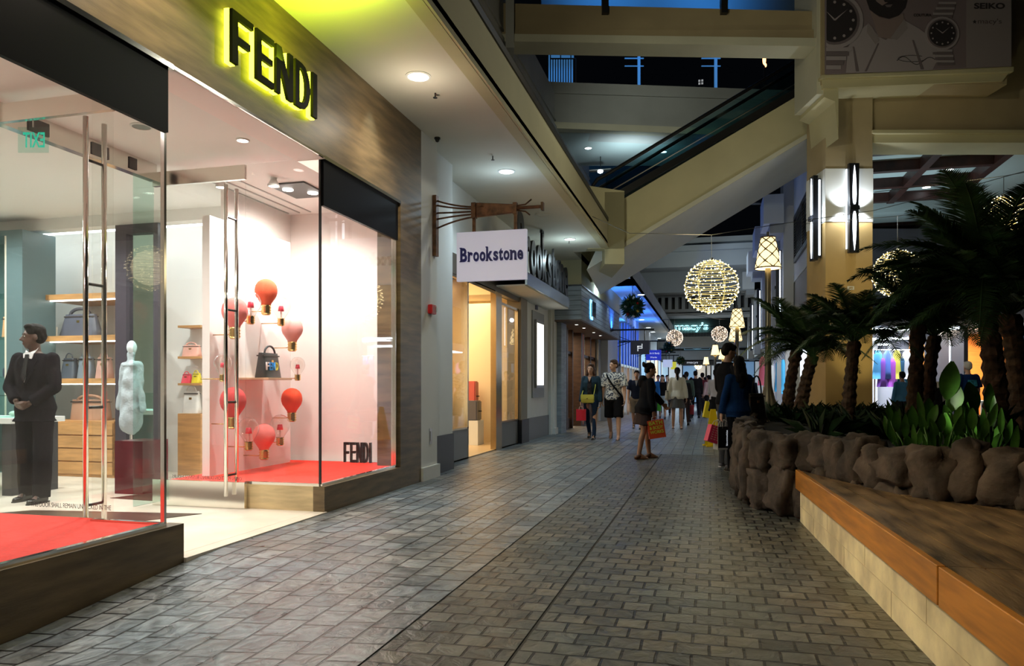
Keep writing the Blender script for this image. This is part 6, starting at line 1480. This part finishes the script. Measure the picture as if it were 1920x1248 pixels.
    if vox < .02:
        for q in (-1, 1):
            e = MB().ell(Hd(q*.030,.078,.005), (.0115*hs,.011*hs,.0065*hs), 10, 6, rot=HR).build('eye', M_eye, t, smooth=True, world=False)
            MB().ell(Hd(q*.030,.089,.005), (.0055*hs,.004*hs,.0055*hs), 8, 5, rot=HR).build('iris', M_iris, e, smooth=True, world=False)
            MB().caps(Hd(q*.016,.094,.026), Hd(q*.046,.082,.028), .0045*hs, .003*hs, 6).build('eyebrow', hm or HAIRB, t, world=False)
        MB().caps(Hd(-.019,.0925,-.067), Hd(.019,.0925,-.067), .0052*hs, .0052*hs, 6).build('lips', mat('lips %.2f' % sk.node_tree.nodes['Principled BSDF'].inputs[0].default_value[0], tuple(x*y for x, y in zip(sk.node_tree.nodes['Principled BSDF'].inputs[0].default_value[:3], (1.0,.55,.5))), .4), t, smooth=True, world=False)
    # hair
    hm = hm or HAIRB; h = MB(); dsp = .006
    def he(c, r): h.ell(Hd(*c), [q*hs for q in r], 14, 10, rot=HR)
    he((0,-.016,.050), (.084,.096,.086)); he((0,-.040,.010), (.080,.074,.080))
    if hair == 'short': he((0,.035,.100), (.062,.050,.030))
    if hair == 'bun': he((0,-.125,.065), (.050,.045,.045)); he((0,-.06,-.01), (.068,.055,.07)); he((0,-.14,.075), (.035,.03,.05)); dsp = .010
    if hair == 'ponytail': h.caps(Hd(0,-.09,.03), Hd(0,-.13,-.05), .036*hs, .045*hs); h.caps(Hd(0,-.13,-.05), Hd(.01,-.12,-.27), .045*hs, .022*hs); dsp = .010
    if hair == 'long': h.caps(Hd(-.03,-.045,-.02), Hd(-.04,-.08,-.25), .065*hs, .060*hs); h.caps(Hd(.03,-.045,-.02), Hd(.04,-.08,-.25), .065*hs, .060*hs); h.caps(Hd(0,-.08,-.2), Hd(0,-.09,-.34), .075*hs, .045*hs); dsp = .008
    if hair == 'wavy':
        for q in (-1,1): h.caps(Hd(q*.062,-.02,.03), Hd(q*.085,-.01,-.12), .034*hs, .036*hs)
        h.caps(Hd(0,-.06,0), Hd(0,-.08,-.14), .07*hs, .06*hs); he((0,.03,.095), (.065,.055,.034)); dsp = .014
    link('hair', remesh(h, max(.008, vox*.8), 2, dsp, 30), hm, t, True, False)
    if glasses:
        gl = MB()
        for q in (-1, 1): gl.tube([Hd(q*.032+.024*math.cos(2*PI*k/14), .100, .004+.016*math.sin(2*PI*k/14)) for k in range(14)], .0022, 5, closed=True).tube([Hd(q*.056,.098,.008), Hd(q*.078,.0,.004)], .0022, 5)
        gl.tube([Hd(-.009,.102,.008), Hd(.009,.102,.008)], .002, 5); gl.build('glasses', M_blackm, t, world=False)
    # top garment
    cv_ = max(.011, vox)
    if top:
        c = MB(); g = top.get('g', .016); c.rings(ringset(top.get('hem', .93), top.get('neck', 1.465), g, top.get('flare', .05)))
        sl = top.get('sleeve', 1.0)
        for (sh, el, wr, fw) in AJ:
            c.caps(sh+(sh-el)*.02, sh.lerp(el, .3), (.062*s)+g*.4, .056*s+g*.4)
            if sl <= .5: e = sh.lerp(el, sl*2); c.cone(sh, e, .056*s+g, .052*s+g*1.5)
            else:
                c.caps(sh, el, .054*s+g*.5, .046*s+g*.5); q = (sl-.5)*2; c.cone(el, el.lerp(wr, q), .045*s+g*.6, .034*s+g*.8); c.caps(el, el.lerp(wr, q*.5), .046*s+g*.5, .04*s+g*.5)
        if top.get('hood'): c.caps(T(-.06,-.10,1.46), T(.06,-.10,1.46), .055*s, .055*s); c.caps(T(0,-.12,1.42), T(0,-.13,1.33), .06*s, .04*s)
        if top.get('collar'): c.tube([T(.064*math.cos(a), .062*math.sin(a)-.002, 1.482) for a in [2*PI*k/16 for k in range(16)]], .014*s, 6, closed=True)
        o = link(top.get('name', 'shirt'), remesh(c, cv_, 3, .010 if vox < .02 else .006, 9, H*7), top['m'], t, True, False)
        if top.get('v'):
            # shirt front, tie and lapels of a suit, lying on the chest
            def F(x, z, o_=0):
                for (a, c_) in zip(RINGS, RINGS[1:]):
                    if a[0] <= z <= c_[0]: q = (z-a[0])/(c_[0]-a[0]); w_, dp, yo = (a[k]+(c_[k]-a[k])*q for k in (1,2,3)); break
                w_ += g; dp += g; return T(x, yo+dp*math.sqrt(max(0, 1-(x/w_)**2))+o_, z)
            sm = MB(); sm.face([F(-.055,1.46,.012), F(0,1.18,.014), F(.055,1.46,.012), F(.03,1.475,.010), F(-.03,1.475,.010)]); o2 = sm.build('shirt_front', mat('white shirt', (.75,.75,.75), .6), t, world=False); o2.modifiers.new('s','SOLIDIFY').thickness = .006
            ti = MB(); ti.face([F(-.018,1.455,.024), F(-.026,1.24,.024), F(0,1.19,.024), F(.026,1.24,.024), F(.018,1.455,.024)]); o2 = ti.build('tie', mat('black tie', (.01,.01,.012), .4), t, world=False); o2.modifiers.new('s','SOLIDIFY').thickness = .008
            for q in (-1, 1):
                la = MB(); la.face([F(q*.055,1.47,.016), F(q*.10,1.40,.016), F(q*.085,1.33,.018), F(q*.10,1.31,.018), F(0,1.14,.020), F(q*.01,1.19,.020)]); o2 = la.build('lapel', top['m'], t, world=False); o2.modifiers.new('s','SOLIDIFY').thickness = .010
                co_ = MB(); co_.face([T(q*.012,.075,1.478), T(q*.055,.055,1.50), T(q*.060,.03,1.525), T(q*.05,.075,1.462)]); o2 = co_.build('collar', mat('white shirt'), t, world=False); o2.modifiers.new('s','SOLIDIFY').thickness = .006
    if bottom:
        c = MB(); g = bottom.get('g', .012); kind = bottom['kind']
        c.rings(ringset(.80 if kind != 'skirt' else bottom.get('len', .62), 1.03, g, 0 if kind != 'skirt' else .13)) if kind == 'skirt' else c.rings(ringset(.84, 1.03, g))
        if kind != 'skirt':
            for (hip, kn, an) in legsJ:
                if kind == 'shorts': e = hip.lerp(kn, bottom.get('len', .95)); c.caps(hip, hip.lerp(kn,.5), .098*s+g*.5, .088*s+g*.5); c.cone(hip, e, .100*s+g, .082*s+g*1.3)
                else:
                    w0 = bottom.get('w', 1); c.caps(hip, kn, .094*s+g*.5, (.062*s+g*.4)*w0); c.caps(kn, kn.lerp(an,.4), (.062*s+g*.4)*w0, (.058*s+g*.4)*w0); c.cone(kn, kn.lerp(an, 1.0 if w0 < .95 else 1.06), (.060*s+g*.4)*w0, (.046*s+g*.7)*w0*(1.1 if w0 > 1 else 1))
        link('trousers' if kind == 'trousers' else kind, remesh(c, cv_, 3, .009 if vox < .02 else .005, 10, H*3), bottom['m'], t, True, False)
    # shoes
    for (an, heel, toe, fd, fu) in feet:
        if shoes[0] == 'shoe':
            c = MB(); c.caps(heel, toe, .038*s, .033*s, 10); c.caps(an-fu*.01, an+fd*.07*s-fu*.035*s, .046*s, .038*s, 10); o = link('shoe', remesh(c, .010, 3), shoes[1], t, True, False)
            sd = Vector((1,0,0)); a = heel-fd*.035*s-fu*.032*s; e = toe+fd*.035*s-fu*.022*s
            MB().poly([a-sd*.032*s, a.lerp(e,.7)-sd*.045*s, e-sd*.018*s, e+sd*.018*s, a.lerp(e,.7)+sd*.045*s, a+sd*.032*s], fu*.014*s).build('sole', shoes[2] if len(shoes) > 2 else M_blackm, o, world=False)
        else:
            sd = Vector((1,0,0)); a = heel-fd*.03*s-fu*.040*s; e = toe+fd*.05*s-fu*.034*s
            o = MB().poly([a-sd*.028*s, a.lerp(e,.7)-sd*.042*s, e-sd*.018*s, e+sd*.018*s, a.lerp(e,.7)+sd*.042*s, a+sd*.028*s], fu*.012*s).build('sandal', shoes[1], t, world=False)
            m_ = heel.lerp(toe, .85); MB().tube([m_-sd*.036*s-fu*.02, m_+fu*.026*s, m_+sd*.036*s-fu*.02], .008, 5).build('strap', shoes[1], o, world=False)
            if shoes[0] == 'heel': MB().caps(an-fu*.02, heel-fd*.01, .045*s, .038*s).build('heel_cup', shoes[1], o, smooth=True, world=False)
    Rz = Matrix.Rotation(R_(face), 3, 'Z')
    t_w = lambda v: loc+Rz @ v
    return dict(t=t, hands=[t_w(v) for v in hands], T=T, w=t_w, loc=loc, Rz=Rz, AJ=AJ, s=s, ring=ringset, HC=HC)
def shopping_bag(p, w, h, d, rz, m, lab, words=None, wm=None, tilt=0, hl=.12, hm=None):
    """paper bag whose handles meet at p"""
    t = thing('shopping_bag', lab, 'bag', p, rz); t.rotation_euler[1] = tilt
    b = MB(); b.rings([[(-w/2,-d/2,-hl-h),(w/2,-d/2,-hl-h),(w/2,d/2,-hl-h),(-w/2,d/2,-hl-h)], [(-w/2,-d/2,-hl),(w/2,-d/2,-hl),(w/2,d/2,-hl),(-w/2,d/2,-hl)]]); b.build('body', m, t, world=False)
    for s in (-1, 1):
        MB().tube([(-w*.22,s*d/2,-hl-.02),(-w*.18,s*d*.3,-hl*.4),(0,s*.006,0),(w*.18,s*d*.3,-hl*.4),(w*.22,s*d/2,-hl-.02)], .004, 5).build('handle', hm or M_white, t, world=False)
    if words:
        for s, zz, wf, hf in words: text('lettering', s, (-w*wf/2, -d/2-.003, -hl-h*(1-zz)), (1,0,0), (0,0,1), w*wf, h*hf, .003, wm, t, off=.02, world=False)
    return t
def strap(P, a_list, m, nm, r=.012):
    w_ = [P['T'](*a) for a in a_list]; return MB().tube(w_, r, 6).build(nm, m, P['t'], smooth=True, world=False)
NAVY = cloth('navy cloth', (.012,.016,.035)); BLK = cloth('black cloth', (.010,.010,.012)); SUIT = cloth('dark suit', (.011,.009,.012))
SHB = mat('black shoe', (.012,.010,.010), .25)
# doorman in the boutique
f1 = 188
P = person('person in a black suit, white shirt and black tie, hands clasped, inside the boutique', 66, 7.75, f1, 1.84, S_DARK, 'short', legs=((6,3,3),(-4,0,4)), arms=((10,14,34,-46),(8,14,44,-44)), top=dict(m=SUIT, hem=.80, v=True, name='suit_jacket', g=.022, flare=.10), bottom=dict(kind='trousers', m=SUIT, g=.018, w=1.22), shoes=('shoe', SHB), vox=.009, head=(-44,0), z0=.012, curl=1.1)
# strolling couple
DEN = cloth('dark denim', (.018,.035,.075)); JK = cloth('blue grey jacket', (.025,.05,.075))
P = person('smiling person with wavy brown hair, blue grey jacket, dark jeans and yellow green purse', 1108, 17.2, 176, 1.76, S_LIGHT, 'wavy', HAIRBR, legs=((16,4,2),(-14,22,2)), arms=((-4,10,8,4),(6,9,16,2)), top=dict(m=JK, hem=.90, g=.018, name='jacket', flare=.04), bottom=dict(kind='trousers', m=DEN, g=.006, w=.86), shoes=('shoe', SHB), fem=True, vox=.012)
o = MB().poly([P['T'](-.035,.128,1.44), P['T'](.035,.128,1.44), P['T'](.05,.150,1.2), P['T'](.045,.142,1.0), P['T'](-.045,.142,1.0), P['T'](-.05,.150,1.2)], (0,.008,0)).build('camisole', cloth('dark patterned top', (.04,.035,.04), noise_s=18, noise_a=.4), P['t'], world=False)
MB().poly([P['T'](-.045,.134,1.46), P['T'](.045,.134,1.46), P['T'](.0,.156,1.34)], (0,.006,0)).build('neckline', S_LIGHT, o, world=False)
YG = mat('yellow green leather', (.62,.62,.10), .4)
pp = P['w'](P['T'](.03,.20,.96)); ps = thing('purse', 'yellow green flap purse worn at the front of the person in jeans', 'purse', pp, R_(176))
MB().box((-.15,-.04,-.10),(.15,.04,.09), bev=.02).build('body', YG, ps, world=False); MB().box((-.152,.038,-.02),(.152,.052,.092), bev=.006).build('flap', YG, ps, world=False); MB().cyl((0,.06,.0), .02, .012, 10).build('clasp', M_gold, ps, world=False)
MB().tube([(-.14,0,.08),(-.16,-.10,.3),(-.08,-.20,.50),(.04,-.30,.46),(.14,-.16,.2),(.14,0,.08)], .008, 5).build('shoulder_strap', YG, ps, world=False)
shopping_bag(P['hands'][1]+Vector((0,0,-.01)), .22, .26, .10, .1, mat('red bag', (.85,.02,.06), .5), 'red shopping bag in the hand of the person with the yellow purse', hl=.08)
ALO = bpy.data.materials.new('black and white leaf print'); ALO.use_nodes = True; nt = ALO.node_tree; bb = nt.nodes['Principled BSDF']; tc = nd(nt,'ShaderNodeTexCoord'); nn = nd(nt,'ShaderNodeTexNoise'); nn.inputs['Scale'].default_value = 9; nn.inputs['Distortion'].default_value = 3.2; rr = nd(nt,'ShaderNodeValToRGB'); rr.color_ramp.interpolation = 'CONSTANT'
rr.color_ramp.elements[0].color = (.03,.04,.08,1); rr.color_ramp.elements[1].color = (.70,.70,.68,1); rr.color_ramp.elements[1].position = .49; e_ = rr.color_ramp.elements.new(.44); e_.color = (.2,.24,.3,1); nt.links.new(tc.outputs['Object'], nn.inputs[0]); nt.links.new(nn.outputs[0], rr.inputs[0]); nt.links.new(rr.outputs[0], bb.inputs[0]); bb.inputs['Roughness'].default_value = .8
P = person('person in a black and white leaf print shirt, black shorts and flip flops', 1151, 17.1, 178, 1.84, S_LIGHT, 'short', HAIRBR, legs=((14,6,3),(-12,26,3)), arms=((8,12,14,2),(-4,12,6,3)), head=(-38,0), top=dict(m=ALO, hem=.88, g=.028, sleeve=.42, flare=.10, collar=True), bottom=dict(kind='shorts', m=BLK, g=.02, len=1.02), shoes=('sandal', mat('flip flop', (.02,.015,.015), .6)), vox=.012)
strap(P, [(.16,.02,1.45),(.10,.145,1.35),(0,.165,1.2),(-.12,.15,1.05),(-.19,.05,.95)], BLK, 'shoulder_strap', .022)
P = person('person in a navy v-neck top and khaki shorts walking behind the couple', 1194, 21.3, 180, 1.68, S_MED, 'short', legs=((10,4,2),(-10,18,2)), arms=((4,10,10,2),(4,10,10,2)), top=dict(m=NAVY, hem=.90, g=.024, sleeve=.4, flare=.08), bottom=dict(kind='shorts', m=cloth('khaki', (.22,.18,.14)), g=.022, len=1.0), shoes=('shoe', M_blackm), vox=.014)
MB().poly([P['T'](-.045,.135,1.46), P['T'](.045,.135,1.46), P['T'](0,.155,1.28)], (0,.008,0)).build('neckline', mat('grey tee', (.3,.3,.32), .8), P['t'], world=False)
# hooded person striding to the right
P = person('person in black hooded jacket with hair in a bun striding right with a printed bag', 1209, 12.5, math.degrees(TH)-82, 1.62, S_TAN, 'bun', legs=((12,8,2),(-8,4,2)), arms=((38,4,44,2),(2,6,8,2)), lean=7, head=(0,8), top=dict(m=BLK, hem=.82, g=.030, hood=True, flare=.14, name='hooded_jacket'), bottom=dict(kind='skirt', m=cloth('dark brown skirt', (.045,.03,.028)), g=.012, len=.62), shoes=('heel', mat('brown leather', (.10,.035,.012), .45)), fem=True, vox=.011)
hp = P['hands'][1]
shopping_bag(hp, .27, .30, .12, TH-.05, mat('orange red bag', (.65,.07,.015), .5), 'orange red paper bag with lime lettering held by the person with the bun', [('BATH', .74, .82, .21), ('& BODY', .50, .82, .18), ('WORKS', .26, .82, .18)], mat('lime letters', (.55,.62,.05), .5), tilt=-.16, hl=.06)
BB = [o for o in COL.objects if o.name.startswith('shopping_bag')][-1]
MB().box((-.136,-.056,-.361),(.136,-.051,-.312)).build('white_band', M_white, BB, world=False)
# seen from behind in white
P = person('person seen from behind in white cardigan and short grey skirt, dark ponytail', 1270, 21.3, 2, 1.76, S_MED, 'ponytail', legs=((7,4,2),(-6,4,2)), arms=((4,16,6,6),(0,14,4,6)), top=dict(m=cloth('cream knit', (.62,.60,.52)), hem=.86, g=.030, flare=.06, name='cardigan'), bottom=dict(kind='skirt', m=cloth('grey skirt', (.10,.10,.105)), len=.60), shoes=('sandal', M_blackm), fem=True, vox=.013)
pb = P['w'](P['T'](-.26,.0,1.0)); hb2 = handbag(pb+Vector((0,0,-.16)), 1.2, .30, .26, .10, (.55,.52,.44), 'pale shoulder bag on the person in the white cardigan', strap=.42, taper=.9)
# tall man in black and woman in blue
GREYT = cloth('grey trousers', (.07,.07,.075))
P = person('tall person in black shirt, grey trousers and glasses looking down to the right', 1364, 11.1, math.degrees(TH)-68, 1.85, S_MED, 'short', legs=((3,2,3),(-3,2,3)), arms=((6,8,30,-4),(4,10,20,2)), head=(-12,24), top=dict(m=BLK, hem=.90, g=.022, collar=True, flare=.05), bottom=dict(kind='trousers', m=GREYT, g=.016, w=1.12), shoes=('shoe', mat('grey trainer suede', (.10,.10,.11), .7), mat('white sole', (.5,.5,.5), .6)), vox=.010, glasses=True)
BLU = cloth('blue blouse', (.008,.035,.12))
P = person('person with long black hair in a blue blouse and black trousers seen from behind', 1386, 10.6, math.degrees(TH)+14, 1.64, S_LIGHT, 'long', legs=((2,2,3),(-2,2,3)), arms=((8,14,12,4),(0,14,14,6)), head=(-10,8), top=dict(m=BLU, hem=.83, g=.030, flare=.12, name='blouse'), bottom=dict(kind='trousers', m=BLK, g=.012, w=1.0), shoes=('shoe', SHB), fem=True, vox=.011)
hp = P['hands'][0]
shopping_bag(hp+Vector((.03,0,-.01)), .26, .32, .13, TH+.25, mat('black glossy bag', (.008,.008,.01), .3), 'black and white shopping bag with upright lettering held by the person in blue', None, None, hl=.10)
SB = [o for o in COL.objects if o.name.startswith('shopping_bag')][-1]
MB().box((-.131,-.066,-.42),(-.125,.066,-.10)).box((-.13,-.067,-.425),(.13,.067,-.40)).build('white_side', mat('pale bag side', (.55,.55,.56), .5), SB, world=False)
text('lettering', 'bloomingdales', (.04,-.068,-.37), (0,0,1), (-1,0,0), .22, .045, .002, M_wl, SB, off=.01, world=False)
shopping_bag(hp+Vector((-.05,-.05,-.01)), .21, .24, .10, TH+.3, mat('hot pink bag', (.85,.04,.16), .5), 'hot pink shopping bag held in the same hand as the black and white bag', tilt=.30, hl=.10)
PB = [o for o in COL.objects if o.name.startswith('shopping_bag')][-1]; st_ = MB()
for k in range(6):
    for j in range(3): st_.box((-.07+j*.05,-.054,-.30+k*.032),(-.04+j*.05,-.051,-.288+k*.032))
st_.build('pale_print', mat('pale pink print', (.9,.45,.5), .5), PB, world=False)
sb_ = P['w'](P['T'](.24,-.06,1.02)); h3 = handbag(sb_+Vector((0,0,-.20)), TH+.5, .34, .36, .16, (.015,.013,.013), 'large black shoulder bag with tan strap on the person in blue', strap=.26, taper=.8)
h3.children[1].data = h3.children[1].data.copy(); h3.children[1].data.materials.clear(); h3.children[1].data.materials.append(mat('tan strap', (.28,.13,.06), .5))
# the crowd further along
def crowd(px, d, H, face, lab, tc_, bc, kind='trousers', hair='short', sk=S_MED, fem=False, st=10, sl=1.0, ln=.6, head=(0,0), legs=None, hm=None, z0=0):
    return person(lab, px, d, face, H, sk, hair, hm, legs=legs or ((st,4,2),(-st,14,2)), arms=((6,10,12,3),(2,10,10,3)), head=head, top=dict(m=cloth('cloth %.2f %.2f %.2f' % tc_, tc_), hem=.92 if kind != 'skirt' else .96, g=.022, sleeve=sl, flare=.05), bottom=dict(kind=kind, m=cloth('cloth %.2f %.2f %.2f' % bc, bc), len=ln, g=.014), shoes=('shoe', M_blackm), fem=fem, vox=.024, z0=z0)
crowd(1224, 27, 1.68, 176, 'person in a bright blue top walking behind the person with the bun', (.02,.13,.42), (.02,.02,.025), sk=S_LIGHT)
crowd(1234, 33, 1.74, 182, 'distant person in a lighter blue top left of the long haired person in black top', (.03,.22,.62), (.03,.03,.05))
P = crowd(1242, 28, 1.66, 178, 'person with long dark hair, black top and pale blue knee length shorts', (.012,.012,.015), (.42,.55,.62), 'shorts', 'long', S_LIGHT, True, ln=1.0)
shopping_bag(P['hands'][1], .3, .36, .12, 0, mat('green bag', (.06,.45,.04), .5), 'green shopping bag in the hand of the person in pale blue shorts', hl=.08)
crowd(1251, 32, 1.72, 180, 'distant dark haired person right behind the person in pale blue shorts', (.03,.03,.035), (.03,.03,.03), sk=S_LIGHT)
crowd(1287, 26, 1.74, 4, 'person in a dull green shirt seen from behind, right of the white cardigan', (.06,.09,.075), (.02,.02,.025))
P = crowd(1283, 23.5, 1.6, 6, 'shorter person in dark clothes with a red bag beside the white cardigan', (.02,.02,.022), (.03,.02,.02), fem=True)
shopping_bag(P['hands'][1], .22, .3, .1, 0, mat('dull red bag', (.45,.03,.05), .5), 'dull red bag carried low beside the person in dark clothes', hl=.08)
crowd(1304, 29, 1.84, 2, 'tallest person of the far crowd, all in black, seen from behind', (.008,.008,.010), (.01,.01,.012))
crowd(1317, 31, 1.80, 355, 'person in a dark maroon shirt in the far crowd', (.12,.02,.03), (.02,.02,.02))
crowd(1322, 34, 1.66, 0, 'distant person behind the one in the pink blouse', (.05,.04,.05), (.02,.02,.02))
crowd(1329, 29, 1.66, 40, 'person in a pale pink blouse and black trousers in the far crowd', (.50,.36,.38), (.012,.012,.012), hair='ponytail', fem=True, st=4)
P = person('person in a light grey top and black skirt partly behind the tall man in black', 1343, 19, 340, 1.66, S_LIGHT, 'bun', legs=((4,4,2),(-4,4,2)), arms=((10,10,30,2),(4,10,16,2)), top=dict(m=cloth('light grey top', (.40,.40,.46)), hem=.92, g=.02, sleeve=.6), bottom=dict(kind='skirt', m=BLK, len=.62), shoes=('sandal', M_blackm), fem=True, vox=.018)
shopping_bag(P['hands'][0]+Vector((0,0,.12)), .26, .42, .12, .3, mat('yellow bag', (.80,.66,.02), .5), 'yellow shopping bag on the arm of the person in the light grey top', hl=.1, tilt=.2)
crowd(1312, 38, 1.70, 180, 'very distant person walking towards the camera between the crowd', (.25,.2,.3), (.03,.03,.05), sk=S_LIGHT)
crowd(1296, 40, 1.72, 0, 'very distant person in grey left of the tallest one', (.12,.12,.14), (.03,.03,.04))
for k, (px, d, c) in enumerate(((1378,36,(.1,.12,.2)),(1400,33,(.3,.3,.35)),(1412,38,(.02,.02,.03)))): crowd(px, d, 1.7, 20+150*k, 'distant shopper in %s by the clothes shop, right of the tall man' % ('dark blue','pale grey','black')[k], c, (.03,.03,.05), sk=S_LIGHT)
# beyond the planter
P = person('person with short white hair in a blue t-shirt with a pale printed back', 1815, 17, math.degrees(TH)+4, 1.78, S_LIGHT, 'short', HAIRW, legs=((3,2,3),(-3,2,3)), arms=((6,14,16,4),(2,14,10,4)), top=dict(m=cloth('deep blue tee', (.008,.03,.13)), hem=.88, g=.028, sleeve=.42, flare=.06), bottom=dict(kind='shorts', m=BLK, g=.02), shoes=('shoe', M_blackm), vox=.014)
MB().poly([P['T'](-.10,-.150,1.34), P['T'](.10,-.150,1.34), P['T'](.115,-.150,1.20), P['T'](-.115,-.150,1.20)], (0,.012,0)).build('back_print', mat('pale blue print', (.05,.38,.62), .7, noise_s=14, noise_a=.35), P['t'], world=False)
crowd(1771, 18, 1.60, 170, 'person with short black hair looking over from behind the biggest leaf', (.5,.45,.4), (.03,.03,.03), sk=S_LIGHT)
crowd(1692, 19, 1.60, 20, 'person in a striped blue shirt behind the palms right of the column', (.08,.25,.5), (.03,.03,.04))
crowd(1748, 17.5, 1.42, 10, 'small person in black between the dark palm trunks', (.012,.012,.014), (.012,.012,.014), hair='long')
crowd(1788, 19.5, 1.40, 200, 'small person in red beside the blue t-shirt', (.55,.03,.03), (.03,.03,.04), sk=S_LIGHT)
